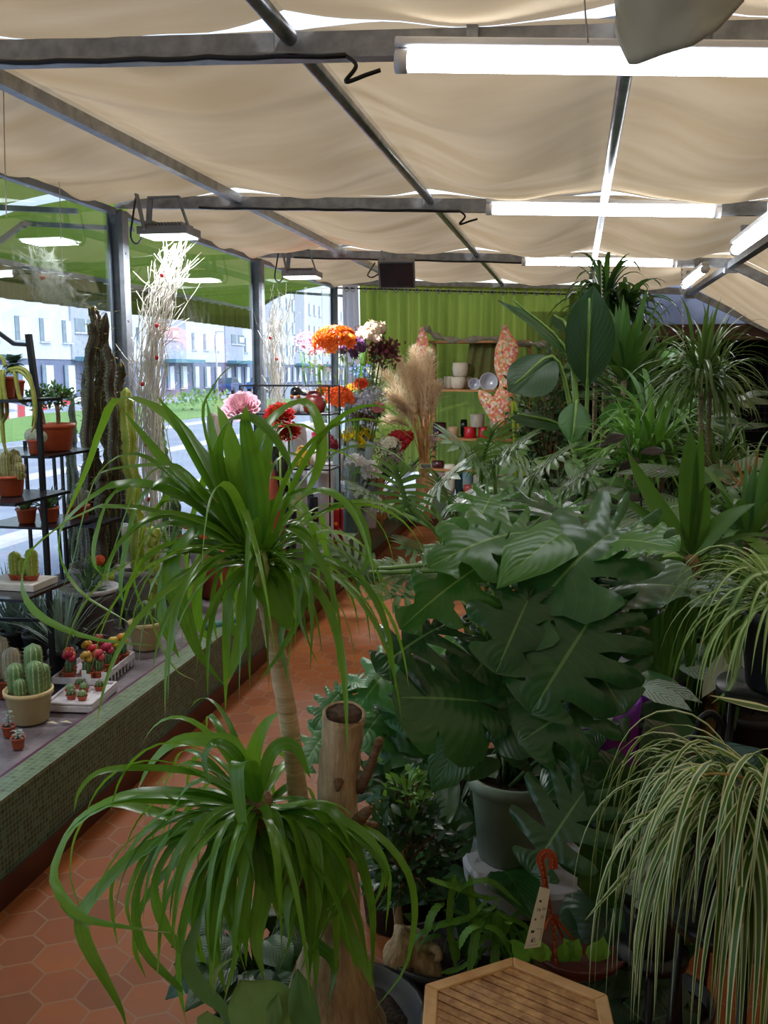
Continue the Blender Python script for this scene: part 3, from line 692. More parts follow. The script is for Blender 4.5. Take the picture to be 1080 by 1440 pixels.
def px(pts, Y): return [P(p[0], p[1], p[2] if len(p) > 2 else Y) for p in pts]
def traced(b, pts, w, Y, n=18, fold=.22, twist=0, wf=W_STRAP, up=V((0, -.35, 1))):
    q = px(pts, Y); k = len(q)
    b.strip(cr(q, n), wf, up=up, fold=fold, w=w*Y/FL, twist=twist)

# ================================================================ the big ponytail palm
PC = P(450, 1440, 1.93); PC.z = .02
t = thing('ponytail_palm', 'tall ponytail palm with two arching leaf heads and a sawn-off trunk', 'potted palm', (PC.x, PC.y, 0))
pc = V((P(600, 1400, 1.92).x-.2, 1.93, 0)); zrim = P(535, 1356, 2.12).z
M_pblack = mat('black_rubber_pot', '26282d', '1b1d21', .5, 10)
b = MB(); b.lathe(pc, [(.14, 0), (.155, .01), (.18, zrim-.05), (.198, zrim-.04), (.2, zrim), (.184, zrim), (.176, zrim-.03)], 32); pt_ = put('pot', b, M_pblack, t)
b = MB(); b.lathe(pc+V((0, 0, zrim-.04)), [(.178, 0), (.12, .02), (.001, .03)], 22, fn=lambda a, z: 1+.03*sin(7*a)); put('soil', b, M_soil, pt_)
bx_ = P(462, 1400, 1.9)
b = MB()
spine = cr([V((bx_.x, 1.9, zrim-.05)), P(470, 1340, 1.9), P(472, 1250, 1.9), P(474, 1160, 1.9), P(476, 1090, 1.9), P(482, 1030, 1.9), P(484, 1006, 1.9)], 30)
def tr(i):
    k = i/30; return .105*(1-k)**6.5+.046
b.tube(spine, [tr(i)*(1+.04*sin(i*2.1)) for i in range(31)], 22, cap=False)
o = put('trunk', b, M_bark, t)
b = MB(); top = spine[-1]; ax = (spine[-1]-spine[-2]).normalized()+V((.05, -.30, 0)); ax.normalize()
b.m = 1; b.lathe(top+ax*.001, [(.0475, -.03), (.0485, .0), (.045, .005), (.041, .002)], 26, axis=ax, fn=lambda a, z: 1+.03*sin(3*a)+.015*sin(8*a)); b.f = b.f[:-2]; b.fm = b.fm[:-2]; b.uv = b.uv[:3*26*4]
b.m = 0; b.lathe(top+ax*.001, [(.041, .002), (.036, -.012), (.027, -.026), (.001, -.032)], 26, axis=ax, fn=lambda a, z: 1+.03*sin(3*a)+.02*sin(8*a)); put('sawn_top', b, [mat('rotten_heartwood', '5c3f2a', '1e120b', .9, 45, bump=1), M_bark], o)
for (u, v, du, dv) in ((476, 1100, 0, 8),):
    b = MB(); p = P(u, v, 1.855); b.tube([p+V((0, .03, 0)), p, p+V((du, -6, -dv))*.002], [.012, .011, .004], 8); put('knot', b, M_barkd, o)
b = MB(); b.tube(cr([P(505, 1110, 1.9), P(520, 1080, 1.88), P(528, 1055, 1.87), P(535, 1038, 1.86)], 8), [.014, .013, .012, .011, .010, .010, .010, .011, .006], 10); put('broken_branch', b, M_barkd, t)
b = MB(); b.tube(cr([P(478, 1200, 1.88), P(500, 1160, 1.84), P(522, 1135, 1.8)], 8), [.024, .022, .02, .018, .016, .015, .013, .011, .005], 10)
b.tube(cr([P(495, 1180, 1.88), P(515, 1164, 1.86), P(530, 1160, 1.85)], 6), [.014, .013, .013, .012, .011, .01, .006], 8); put('broken_branch', b, M_barkd, t)
b = MB(); st = cr([P(455, 1330, 1.96), P(432, 1230, 1.95), P(420, 1130, 1.94), P(410, 1040, 1.92), P(395, 950, 1.9), P(384, 890, 1.9), P(376, 850, 1.9), P(366, 800, 1.9)], 40)
b.tube(st, [.036-.013*min(1, i/14)-.003*i/40+.0007*sin(i*2.6) for i in range(41)], 16); put('stem', b, mat('pale_ringed_stem', 'd8c09c', 'b89c78', .8, 12, bump=.5, bscale=22, stretch=(.6, .6, 6)), t)
b = MB(); b.tube(cr([P(440, 1290, 1.92), P(400, 1220, 1.9), P(372, 1160, 1.86), P(362, 1125, 1.84)], 12), [.045-.001*i for i in range(13)], 14); put('side_stem', b, M_barkd, t)
UP = [  # traced in the photograph: (points, width)
 ([(358,770),(305,685),(262,615),(222,558)],26),([(352,765),(335,690),(322,645),(300,655),(275,720),(263,780),(270,830)],30),
 ([(355,770),(345,700),(352,640),(385,590),(425,566),(446,592),(452,640),(436,685),(408,712)],25),([(350,772),(318,700),(303,640),(318,592),(350,583),(380,606),(402,640),(412,668)],23),
 ([(362,765),(368,700),(374,650),(385,605),(404,600),(413,636)],22),([(352,768),(290,655),(235,585),(170,560),(145,600),(125,655),(105,700),(90,732)],22),
 ([(350,775),(280,690),(235,655),(192,690),(165,760),(150,805)],20),([(348,778),(250,728),(140,713),(62,758),(37,790),(33,828),(50,860),(87,883),(140,900),(217,908)],17),
 ([(350,775),(260,700),(170,680),(112,715),(85,750),(90,795),(118,835),(160,862),(210,892)],20),([(348,772),(240,690),(165,690),(137,750),(133,790),(147,812),(185,856)],14),
 ([(345,778),(290,745),(250,778),(243,820),(260,868),(280,920),(317,966)],30),([(345,778),(300,768),(240,776),(229,850),(238,895),(252,925)],27),
 ([(340,790),(260,775),(213,830),(220,888),(247,940),(277,958)],20),([(362,800),(338,815),(322,850),(318,930),(317,1000)],16),
 ([(362,800),(350,830),(345,880),(332,925),(319,965)],26),([(362,775),(378,765),(398,795),(432,842)],32),
 ([(368,775),(385,715),(422,712),(440,758),(446,800),(450,828)],24),([(368,772),(395,703),(448,690),(500,715),(518,765),(512,800),(488,812),(438,826)],9),
 ([(360,800),(375,828),(400,868),(408,888)],36),([(368,785),(410,790),(428,840),(411,885),(403,960),(411,1008)],18),
 ([(400,820),(424,860),(430,890),(440,920),(454,942)],6),([(415,800),(430,840),(397,913),(362,960)],9),
 ([(352,765),(290,650),(255,600),(245,585)],22),([(350,768),(265,690),(215,630),(172,575)],19),([(358,765),(330,650),(312,590),(305,570)],27),
 ([(350,770),(230,660),(180,640),(140,665),(118,725),(100,800),(70,860)],13),([(350,770),(250,680),(200,700),(178,770),(170,830),(182,870)],16),
 ([(350,778),(270,740),(215,745),(190,800),(200,850),(228,880)],18),([(366,778),(400,740),(440,735),(470,750),(500,790)],9),
 ([(368,785),(420,760),(455,800),(470,850),(466,890)],12),([(350,785),(300,790),(280,830),(282,880),(300,905)],24),
 ([(355,790),(315,800),(300,850),(306,905)],26),([(365,770),(362,700),(352,640),(345,600),(346,570)],30),([(340,765),(287,600),(300,543),(327,514),(362,505)],4),
 ([(356,775),(322,705),(306,660),(300,610),(290,560)],24),([(350,770),(285,700),(258,672),(235,655),(150,662),(120,690)],18),
 ([(352,780),(300,742),(240,722),(200,735),(160,780),(148,835)],15),([(345,785),(290,770),(200,800),(140,880),(130,900)],8),([(360,790),(342,800),(325,840),(332,890),(352,900)],30),
 ([(368,792),(392,812),(404,850),(396,900),(405,960)],20),([(372,780),(412,745),(436,775),(420,850),(432,905)],15)]
b = MB()
for i, (q, w_) in enumerate(UP):
    w_ *= 1.15
    traced(b, [(u, v, 1.9+(.16*sin(i*1.7)*j/len(q))) for j, (u, v) in enumerate(q)], w_, 1.9, twist=ru(-.9, .9))
c1 = P(364, 785, 1.9)
blades(b, c1, 46, .52, .018, (5, 75), 1.6, seg=14, curl=1.2, tw=1.5)
blades(b, c1, 26, .40, .014, (-20, 30), 1.8, seg=12, curl=1.2, tw=1.5)
put('upper_leaves', b, L_pony, t)
b = MB(); b.tube([P(366, 825, 1.88), P(364, 800, 1.87), P(362, 780, 1.88), P(362, 765, 1.9)], [.014, .024, .02, .008], 12); put('leaf_bud', b, mat('pale_crown', 'd6e2a0', 'a8c060', .5, 20), t)
LO = [([(345,1135),(280,1120),(190,1118),(128,1142),(90,1182),(80,1232),(95,1282),(130,1302)],25),([(350,1140),(260,1128),(170,1125),(112,1155),(85,1200),(78,1242),(112,1288),(165,1302),(240,1312)],20),
 ([(350,1115),(330,1052),(295,1042),(248,1044),(213,1074),(192,1114)],22),([(352,1112),(332,1062),(302,1045),(288,1070),(296,1102)],16),([(335,1115),(280,1088),(200,1080),(140,1086),(112,1112),(104,1142)],11),
 ([(360,1130),(355,1070),(372,1022),(394,1000)],20),([(350,1140),(300,1138),(247,1187),(220,1240),(227,1290),(253,1335),(268,1350)],22),
 ([(350,1150),(260,1172),(188,1205),(132,1262),(115,1292),(122,1330),(150,1382),(170,1420),(178,1445)],22),([(345,1150),(260,1150),(205,1170),(162,1235),(158,1282),(166,1332)],13),
 ([(345,1150),(280,1160),(215,1190),(180,1262),(186,1312)],13),([(364,1140),(352,1100),(345,1075),(334,1082),(342,1160),(358,1232)],28),
 ([(370,1140),(400,1160),(457,1173),(500,1207),(522,1242)],20),([(370,1145),(402,1187),(440,1213),(463,1257),(484,1307),(512,1390)],22),([(368,1145),(384,1188),(412,1202),(413,1240),(404,1273),(406,1325)],25),
 ([(364,1145),(362,1193),(383,1240),(391,1292)],30),([(372,1140),(420,1160),(500,1163),(540,1183),(573,1227),(583,1273),(580,1317),(567,1367),(522,1425)],11),
 ([(375,1130),(402,1138),(440,1128),(475,1133),(502,1152)],11),([(372,1138),(402,1140),(440,1150),(468,1165),(486,1192)],18),([(470,1240),(490,1313),(513,1357),(526,1395)],20),
 ([(420,1250),(437,1317),(467,1347),(470,1373),(460,1420)],15),([(362,1130),(383,1060),(413,1050),(437,1095)],22),([(355,1150),(350,1200),(345,1260),(346,1360)],24),([(355,1150),(330,1200),(325,1280),(330,1350)],22),
 ([(350,1150),(300,1190),(275,1260),(280,1330),(300,1390)],24),([(350,1150),(290,1210),(262,1290),(252,1370),(262,1440)],22),([(350,1150),(310,1230),(300,1320),(318,1400)],24),
 ([(350,1155),(265,1200),(205,1265),(190,1330),(205,1375)],14),([(350,1150),(240,1180),(195,1250),(200,1330),(248,1385),(262,1400)],16),([(360,1150),(372,1240),(360,1320),(372,1380)],24),
 ([(350,1145),(250,1150),(150,1130),(110,1170),(100,1230),(115,1285)],20),([(350,1140),(300,1100),(262,1110),(240,1160),(236,1200)],14),([(366,1150),(400,1260),(440,1330),(444,1400)],18)]
b = MB()
for i, (q, w_) in enumerate(LO):
    w_ *= 1.25
    traced(b, [(u, v, 1.84-(.10*(1+sin(i*2.1))*j/len(q))) for j, (u, v) in enumerate(q)], w_, 1.84, twist=ru(-.8, .8))
c2 = P(362, 1138, 1.84)
blades(b, c2, 30, .46, .017, (0, 70), 1.7, seg=14, az=(pi*.55, pi*1.75), curl=.9, tw=1.3)
blades(b, c2, 20, .40, .024, (-25, 40), 1.9, seg=12, curl=.7, tw=1.0)
for i in range(17):
    x = ru(395, 560); y = ru(1230, 1400); m_ = 365+(x-365)*.62; traced(b, [(366, 1140, 1.84), (m_, 1150+abs(x-440)*.06+ru(-15, 20), 1.78), (x+ru(-25, 20), (1160+y)/2+ru(-25, 15), 1.74), (x+ru(-40, 30), y, 1.74)], ru(12, 25), 1.8, twist=ru(-1, 1))
for i in range(9):
    x = ru(230, 400); y = ru(1300, 1430); traced(b, [(358, 1140, 1.84), (360+(x-360)*.5, 1165+ru(-20, 10), 1.78), (x+ru(-20, 25), (1190+y)/2+ru(-25, 15), 1.74), (x+ru(-30, 40), y, 1.74)], ru(12, 26), 1.8, twist=ru(-1, 1))
put('lower_leaves', b, L_pony, t)

# ================================================================ monstera
MC = V((P(722, 1180, 2.42).x, 2.42, 0))
zr = P(705, 1112, 2.3).z
t = thing('upturned_pot', 'white upturned plastic pot serving as a stand under the grey-green pot', 'pot', (MC.x+.06, MC.y, 0))
zb = zr-.24
b = MB(); b.lathe((MC.x+.06, MC.y, 0), [(.15, 0), (.16, .02), (.175, zb-.06), (.195, zb-.055), (.20, zb-.01), (.19, zb), (.001, zb)], 32); put('body', b, mat('chalky_white_plastic', 'c9cbd4', 'b2b4be', .5, 3), t, smooth='auto')
t = thing('monstera', 'large monstera with split dark leaves in a grey-green pot, in the middle of the foreground', 'potted monstera', (MC.x, MC.y, zb))
M_gg = mat('grey_green_pot', '8d9d8c', '7c8c7c', .5, 6)
pot(t, (MC.x, MC.y, zb), .125, .24, M_gg)
MST = V((MC.x, MC.y, zb+.2))
def mleaf(b, bs, tp, w, Yb, Yt, up=(0, -.55, .85), lobes=6, gap=.5, r0=.36, droop=.3, cup=.3, hole=0, stem=None, sb=None, shape='heart', **k):
    p, q = P(bs[0], bs[1], Yb), P(tp[0], tp[1], Yt); L = (q-p).length
    b.lam(p, q-p, up, L, w*Yb/FL, lobes=lobes, gap=gap, r0=r0, droop=droop, cup=cup, hole=hole, shape=shape, **k)
    if stem is not None and sb is not None:
        d = (q-p).normalized(); m1 = stem.lerp(p, .5)+V((0, .05, .06)); un = V(up).normalized(); sb.tube(cr([stem+V((ru(-.03, .03), ru(-.03, .03), 0)), m1, p-d*.03-un*.05, p-un*.004], 12), [.0065]*9+[.006, .005, .004, .003], 7)
ML = [((738,748),(616,758),150,2.3,2.1,{}),((742,712),(886,742),110,2.5,2.35,{'up':(0,-.2,1)}),((795,748),(706,790),70,2.25,2.05,{'lobes':1}),
 ((862,748),(716,838),170,2.25,2.0,{'lobes':5,'gap':.35,'droop':.5}),((868,824),(1026,800),120,2.3,2.15,{'lobes':4,'gap':.35,'up':(0,-.4,1)}),((850,762),(936,742),80,2.25,2.1,{}),
 ((690,786),(562,862),120,2.2,2.05,{'gap':.7,'up':(.1,-.6,.6)}),((622,880),(526,925),150,2.15,2.05,{'gap':.65,'r0':.25,'up':(-.1,-.6,.7)}),
 ((672,986),(556,974),165,2.1,2.0,{'gap':.14,'lobes':3,'r0':.5,'up':(-.2,-.75,.6),'droop':.15,'cup':.35}),((672,1010),(600,1105),75,2.1,2.0,{'lobes':1,'shape':'ell2','up':(-.2,-.8,.4)}),((690,1000),(760,1045),90,2.15,2.05,{'lobes':1,'shape':'ell2','up':(0,-.8,.5)}),((832,868),(752,990),190,2.1,1.95,{'gap':.4,'up':(0,-.9,.4)}),
 ((742,845),(700,935),140,2.1,1.98,{'up':(0,-.9,.3),'lobes':4}),((825,985),(735,1035),150,2.1,2.0,{'up':(0,-.8,.5),'lobes':4}),((822,1112),(742,1226),150,2.0,1.9,{'gap':.55,'r0':.25,'lobes':6,'up':(.15,-.45,.85),'droop':.15,'cup':.15}),
 ((890,1165),(850,1292),190,2.3,2.2,{'up':(0,-.9,.4)}),((838,1060),(760,1110),90,2.3,2.2,{'lobes':1}),
 ((812,900),(870,985),150,2.15,2.0,{'up':(0,-.9,.35)}),((780,790),(800,850),120,2.35,2.1,{'up':(0,-.9,.4)}),
 ((700,905),(655,960),110,2.2,2.1,{'up':(0,-.9,.4)}),((705,960),(735,1040),110,2.2,2.1,{'lobes':3,'up':(0,-.9,.4)}),((860,860),(800,930),120,2.3,2.1,{'up':(0,-.9,.4)}),
 ((800,840),(770,925),130,2.3,2.15,{'up':(.1,-.9,.4)}),((880,790),(905,855),110,2.4,2.25,{'up':(0,-.9,.4)}),
 ((660,1010),(650,1095),110,2.2,2.12,{'lobes':3,'up':(-.3,-.8,.4)}),((690,700),(660,745),110,2.45,2.3,{'up':(0,-.5,.8)}),
 ((790,715),(750,760),110,2.5,2.35,{'up':(0,-.5,.8)}),((770,1000),(700,1060),120,2.25,2.2,{'lobes':4,'up':(0,-.8,.5)})]
b = MB(); b2 = MB(); sb = MB()
for i, (bs, tp, w_, Y0, Y1, k) in enumerate(ML): mleaf(b2 if i in (0, 2, 5, 6, 25, 26) else b, bs, tp, w_*(.88 if w_ > 100 else 1), Y0, Y1, stem=MST, sb=sb, **k)  # paler set: young leaves, plus one whose backlight is put into its colour
put('leaves', b, L_mons, t); put('lighter_leaves', b2, L_mons2, t, label='lighter green leaves, young ones and one tinted as if backlit'); put('leaf_stalks', sb, M_stemd, t)

# ================================================================ low climbing philodendrons left of the monstera
def potted(name, label, cat, c, r, h, m, group=None):
    t = thing(name, label, cat, c, group); pot(t, c, r, h, m); return t
M_pot_dark = mat('dark_grower_pot', '24262a', '191a1d', .55)
c = V((P(560, 1260, 2.62).x, 2.62, 0)); t = potted('philodendron', 'low philodendron with deeply cut leaves spilling toward the aisle behind the sawn trunk', 'potted philodendron', c, .13, .22, M_pot_dark)
b = MB(); sb = MB(); st_ = c+V((0, 0, .2))
for bs, tp, w_, k in (((478,975),(440,1012),60,{}),((490,960),(505,950),40,{}),((560,930),(495,985),110,{'gap':.6}),((575,985),(520,1060),130,{}),((600,960),(560,1020),120,{}),((460,1030),(420,1072),80,{'gap':.6}),((580,1050),(530,1105),120,{}),
    ((640,900),(590,945),110,{'lobes':3}),((610,1020),(600,1075),110,{}),((540,1000),(500,1040),100,{}),((640,960),(612,1012),90,{}),((560,1080),(585,1140),100,{})):
    mleaf(b, bs, tp, w_, 2.62, 2.5, up=(-.1, -.5, .8), stem=st_, sb=sb, **k)
put('leaves', b, leafmat('philodendron_leaf', '1d5a20', '47863a', vein='86b05c', trans=.3), t); put('leaf_stalks', sb, M_stem, t)

# ================================================================ ficus ginseng with swollen root
c = V((P(585, 1400, 2.2).x+.05, 2.2, 0)); zp = .16
t = thing('ginseng_fig', 'small-leaved ginseng fig with a bulbous pale root behind the bamboo table', 'potted fig', c)
pot(t, c, .12, .2, M_pblack)
b = MB()
b.tube(cr([P(560, 1300, 2.2), P(567, 1322, 2.17), P(560, 1352, 2.15), P(548, 1375, 2.14)], 10), [.012, .018, .026, .034, .041, .045, .046, .042, .034, .022, .008], 14)
b.tube(cr([P(560, 1305, 2.2), P(583, 1330, 2.18), P(600, 1358, 2.15), P(622, 1385, 2.12)], 10), [.012, .024, .036, .042, .044, .043, .04, .036, .03, .02, .01], 14)
b.tube(cr([P(597, 1345, 2.16), P(608, 1332, 2.13), P(618, 1344, 2.1), P(612, 1352, 2.1)], 8), [.014, .013, .012, .012, .011, .011, .01, .009, .004], 8)
b.tube([P(562, 1310, 2.2), P(558, 1270, 2.2), P(566, 1230, 2.2), P(572, 1150, 2.2)], [.013, .012, .01, .006], 8)
put('root_trunk', b, M_bark, t)
def bushy(name_, t, ctr, rad, n, L, W, m, dens=.35, sb=None, root=None, up=.3):
    b = MB(); sb_ = MB(); k = max(6, n//16)
    for i in range(k):
        d = V((R.gauss(0, 1), R.gauss(0, 1), R.gauss(.2, 1))).normalized(); r = ru(dens, 1)**.6
        e = V(ctr)+V((d.x*rad[0], d.y*rad[1], d.z*rad[2]))*r; s_ = V(root if root is not None else ctr)
        q = cr([s_, s_.lerp(e, .5)+V((0, 0, rad[2]*.12)), e], 6); sb_.tube(q, [.004, .004, .0035, .003, .0025, .002, .0015], 5)
        for j in range(n//k):
            p = q[3+j % 4]+V((R.gauss(0, 1), R.gauss(0, 1), R.gauss(0, 1)))*L*.35
            b.quadleaf(p, d*.6+V((R.gauss(0, .7), R.gauss(0, .7), R.gauss(up, .5))), V((R.gauss(0, .3), R.gauss(-.3, .3), 1)).normalized(), L*ru(.7, 1.15), W*ru(.8, 1.1))
    put(name_, b, m, t); return put('twigs', sb_, M_barkd, t)
bushy('leaves', t, P(578, 1190, 2.2), (.13, .13, .17), 520, .052, .024, L_fic, root=P(566, 1230, 2.2))
bushy('fresh_shoot', t, P(570, 1105, 2.15), (.05, .05, .04), 70, .04, .017, L_ficl, root=P(572, 1150, 2.2))

# ================================================================ toothed flat-stemmed forest cactus
c = V((P(690, 1350, 2.12).x, 2.1, 0)); t = potted('forest_cactus', 'fresh green forest cactus with flat notched hanging stems left of the orange hook', 'potted cactus', c, .1, .2, M_pot_dark)
b = MB()
def notched(q, w_): b.strip(cr(q, 22), lambda t_: (.75+.3*abs(sin(t_*24)))*(1-max(0, t_-.8)*4)*min(1, .3+t_*6), fold=.05, w=w_)
for q, w_ in (([(640,1265),(655,1245),(690,1240),(735,1275)],14),([(690,1260),(660,1290),(620,1300),(610,1310)],17),([(700,1270),(672,1300),(655,1345)],16),([(700,1280),(700,1320),(715,1350)],14),([(690,1290),(680,1330),(668,1362)],16),([(600,1235),(645,1250),(680,1262)],12),
   ([(700,1275),(640,1300),(620,1352)],12),([(720,1300),(740,1330),(760,1350)],13),([(640,1230),(632,1290),(640,1360)],9),([(660,1230),(668,1300),(676,1350)],9),([(700,1285),(735,1300),(752,1318)],13),([(705,1265),(670,1260),(640,1250),(625,1240)],11),([(690,1330),(650,1360),(620,1368)],14)):
    notched(px(q, 2.1), w_*2.1/FL*1.25)
for i in range(22):
    p = P(ru(620, 760), ru(1250, 1330), ru(2.05, 2.25)); d = V((R.gauss(0, .6), R.gauss(-.2, .4), ru(-.3, .6))); notched(arc(p, d, ru(.08, .16), 1.6, 6), .024)
put('flat_stems', b, leafmat('fresh_flat_stem', '4a8a28', '86bc48', vein='b0d070', rough=.5, trans=.3), t)

# ================================================================ bamboo hexagonal table
zt = .47; hc = V((-.069, 1.605, zt)); hexr = .21
t = thing('bamboo_table', 'small hexagonal bamboo table with slatted top at the bottom of the picture', 'table', (hc.x, hc.y, 0))
M_bam = planks('bamboo', ('8d5e30', 'b98549', 'cf9d60'), 0, rough=.5)
rot = radians(36.6); hv = [V((hc.x+hexr*cos(rot+i*pi/3), hc.y+hexr*sin(rot+i*pi/3), zt)) for i in range(6)]
b = MB(); ns = 16
a0 = rot+pi/6; dx = V((cos(a0), sin(a0), 0)); dy = V((-dx.y, dx.x, 0)); ap = hexr*cos(pi/6)-.012
for i in range(ns):
    s0 = -ap+2*ap*(i+.5)/ns
    ln = 2*(hexr-.016-abs(s0)/sqrt(3)); w_ = 2*ap/ns*.86; cc = V((hc.x, hc.y, zt-.010+.0012*sin(i*5)))+dx*s0
    b.bar(cc-dy*ln/2, cc+dy*ln/2, w_, .012)
put('slatted_top', b, mat('bamboo_slats', 'cfa066', '8a5a2c', .5, 3.2, bump=.3, stretch=(9, 9, 1)), t, smooth=False)
for i in range(6):
    b = MB(); p, q = hv[i], hv[(i+1) % 6]; n_ = (V((hc.x, hc.y, zt))-(p+q)/2).normalized()
    vs = [p, q, q+(V((hc.x, hc.y, zt))-q)*.15, p+(V((hc.x, hc.y, zt))-p)*.15]; vs = vs+[x-V((0, 0, .03)) for x in vs]
    b.add(vs, [(0, 1, 2, 3), (7, 6, 5, 4), (0, 4, 5, 1), (1, 5, 6, 2), (2, 6, 7, 3), (3, 7, 4, 0)])
    put('rim', b, mat('bamboo_rim', 'd2a872', 'b5864e', .45, 14), t, smooth=False, bevel=.003)
for i in range(6):
    b = MB(); p = hv[i].lerp(V((hc.x, hc.y, zt)), .12); b.tube([V((p.x, p.y, 0)), V((p.x, p.y, zt-.03))], .013, 8); put('leg', b, M_bam, t)
b = MB(); b.lathe((hc.x, hc.y, .14), [(hexr*.8, 0), (hexr*.8, .012), (.001, .012)], 6); put('shelf', b, M_bam, t, smooth=False)

# ================================================================ hanging basket with orange hook and tag
t = thing('hanging_basket', 'rust-coloured basket pot with an orange hook hanger behind the bamboo table', 'hanging pot', V((P(800, 1370, 1.95).x, 1.95, .35)))
M_or = mat('orange_plastic', 'b0502a', '93401f', .45, 12); M_red = mat('dark_red_plastic', '5a2418', '431a12', .35, 8)
b = MB(); bc = V((P(800, 1380, 1.95).x, 1.98, 0)); zr_ = P(790, 1352, 1.9).z
b.lathe((bc.x+.02, bc.y, 0), [(.001, zr_-.06), (.06, zr_-.06), (.095, zr_-.03), (.115, zr_), (.108, zr_), (.09, zr_-.02), (.001, zr_-.03)], 28); put('bowl', b, M_red, t)
b = MB(); hk = [(782,1360),(780,1320),(776,1290),(770,1262),(764,1225),(760,1208),(768,1199),(777,1206),(778,1222)]
q = cr(px([(u, v, 1.88) for u, v in hk], 1.88), 26)
for i in range(26): b.bar(q[i], q[i+1]+(q[i+1]-q[i])*.15, .004, .004)
b.strip(q, lambda t_: .35+.65*min(1, max(0, t_-.3)*3), up=V((.2, -1, .2)), fold=0, w=.02)
put('hook', b, M_or, t)
for (u, v) in ((802, 1342), (830, 1350), (740, 1356)):
    b = MB(); b.bar(P(776, 1285, 1.89), P(u, v, 1.93), .004, .006); put('hanger_arm', b, M_or, t, smooth=False)
b = MB()
for i in range(8): b.lam(P(745+14*i, 1352, 1.9), (ru(-.5, .5), -.3, .7), (0, -1, .4), .06, .04, shape='ell')
put('leaves', b, L_ficl, t)
t = thing('plant_tag', 'cream price tag with small black symbols hanging from the orange hook', 'tag', P(770, 1245, 1.87))
TA, TB, TC, TD = P(759, 1247, 1.86), P(774, 1251, 1.86), P(760, 1331, 1.84), P(737, 1334, 1.84)
b = MB(); n_ = (TB-TA).cross(TD-TA).normalized()*.0012
b.add([TA-n_, TB-n_, TC-n_, TD-n_, TA+n_, TB+n_, TC+n_, TD+n_], [(0, 1, 2, 3), (7, 6, 5, 4), (0, 4, 5, 1), (1, 5, 6, 2), (2, 6, 7, 3), (3, 7, 4, 0)]); put('card', b, mat('cream_card', 'cbbfa0', 'b8ab8a', .6), t, smooth=False)
b = MB()
if n_.y > 0: n_ = -n_
def tg(s_, r_): return (TA.lerp(TB, s_)).lerp(TD.lerp(TC, s_), r_)+n_*1.4
def dab(s_, r_, ds, dr): b.add([tg(s_, r_), tg(s_+ds, r_), tg(s_+ds, r_+dr), tg(s_, r_+dr)], [(0, 1, 2, 3), (3, 2, 1, 0)])
for s_, r_, ds, dr in ((.25,.2,.2,.035),(.2,.34,.3,.012),(.22,.37,.12,.012),(.4,.36,.12,.02),(.65,.32,.25,.01),(.65,.345,.2,.01),(.25,.5,.08,.04),(.2,.52,.18,.012),(.65,.46,.2,.01),(.66,.49,.2,.01),(.18,.7,.22,.045),(.5,.68,.4,.006),(.88,.68,.02,.2),(.35,.83,.2,.01),(.33,.85,.1,.05),(.48,.86,.12,.012),(.48,.89,.12,.012),(.1,.95,.7,.005)): dab(s_, r_, ds, dr)
put('print', b, mat('black_ink', '1c1a18', '141210', .7), t, smooth=False)

# ================================================================ spider plants
def stand(c, z, label, r=.14):
    t = thing('plant_stand', label, 'plant stand', (c.x, c.y, 0))
    b = MB(); b.lathe((c.x, c.y, z-.02), [(.001, 0), (r, 0), (r, .02), (.001, .02)], 24); put('top', b, M_black, t)
    for i in range(3):
        a = i*2*pi/3+.4; b = MB(); b.tube([(c.x+r*.8*cos(a), c.y+r*.8*sin(a), z-.02), (c.x+r*1.1*cos(a), c.y+r*1.1*sin(a), 0)], .009, 6); put('leg', b, M_black, t)
c = P(1055, 1110, 1.62); 
stand(c, c.z-.22, 'black three-legged stand carrying the near variegated spider plant')
t = potted('spider_plant', 'variegated spider plant with a thick fountain of striped leaves in the lower right corner', 'potted spider plant', (c.x, c.y, c.z-.22), .11, .18, M_pot_dark)
b = MB(); cc = V((c.x, c.y, c.z-.04))
for i in range(215):
    a = ru(pi*.75, pi*2.05); e = radians(ru(5, 75)); d = V((cos(a)*cos(e), sin(a)*cos(e), sin(e)))
    b.strip(arc(cc+V((ru(-.05, .05), ru(-.05, .05), 0)), d, ru(.30, .54), ru(2.4, 4.6), 15, curl=ru(-.9, .9)), W_STRAP, fold=.3, w=ru(.009, .015), twist=ru(-.8, .8))
for q, w_ in (([(1040,1110),(960,1150),(880,1230),(822,1295)],14),([(1040,1110),(960,1135),(900,1190),(880,1250)],14),([(1060,1110),(1010,1140),(1000,1200),(1030,1270)],20),([(1050,1110),(930,1140),(870,1160)],12),
  ([(1090,1105),(1020,1060),(985,1045)],18),([(1090,1000),(1040,990),(998,978)],20),([(1050,1110),(960,1200),(900,1300),(895,1400)],15),([(1060,1110),(985,1130),(930,1170)],14)):
    traced(b, [(u, v, 1.62-.14*j/len(q)) for j, (u, v) in enumerate(q)], w_, 1.6)
put('leaves', b, L_spid, t)
b = MB(); b.tube(cr([P(1060, 1105, 1.62), P(1040, 1092, 1.5), P(1000, 1088, 1.5), P(980, 1094, 1.5)], 12), .0022, 6); put('runner', b, mat('straw_runner', 'b3924c', '94773a', .6), t)
b = MB(); p = P(976, 1090, 1.5)
for i in range(12): b.strip(arc(p, V((ru(-1, 1), ru(-.6, .2), ru(.2, 1))), .025, .8, 5), W_STRAP, w=.005)
put('plantlet', b, leafmat('plantlet_leaf', 'a9c864', 'e0ecb0', rough=.5), t)
c = P(1110, 830, 2.1); stand(c, c.z-.22, 'tall black stand carrying the far green spider plant at the right edge')
t = potted('spider_plant', 'spider plant with thin plain green leaves hanging at the right edge of the picture', 'potted spider plant', (c.x, c.y, c.z-.22), .1, .18, M_pot_dark)
b = MB(); blades(b, c+V((0, 0, -.04)), 70, .34, .010, (10, 70), 2.1, seg=12, az=(pi*.6, pi*1.5))
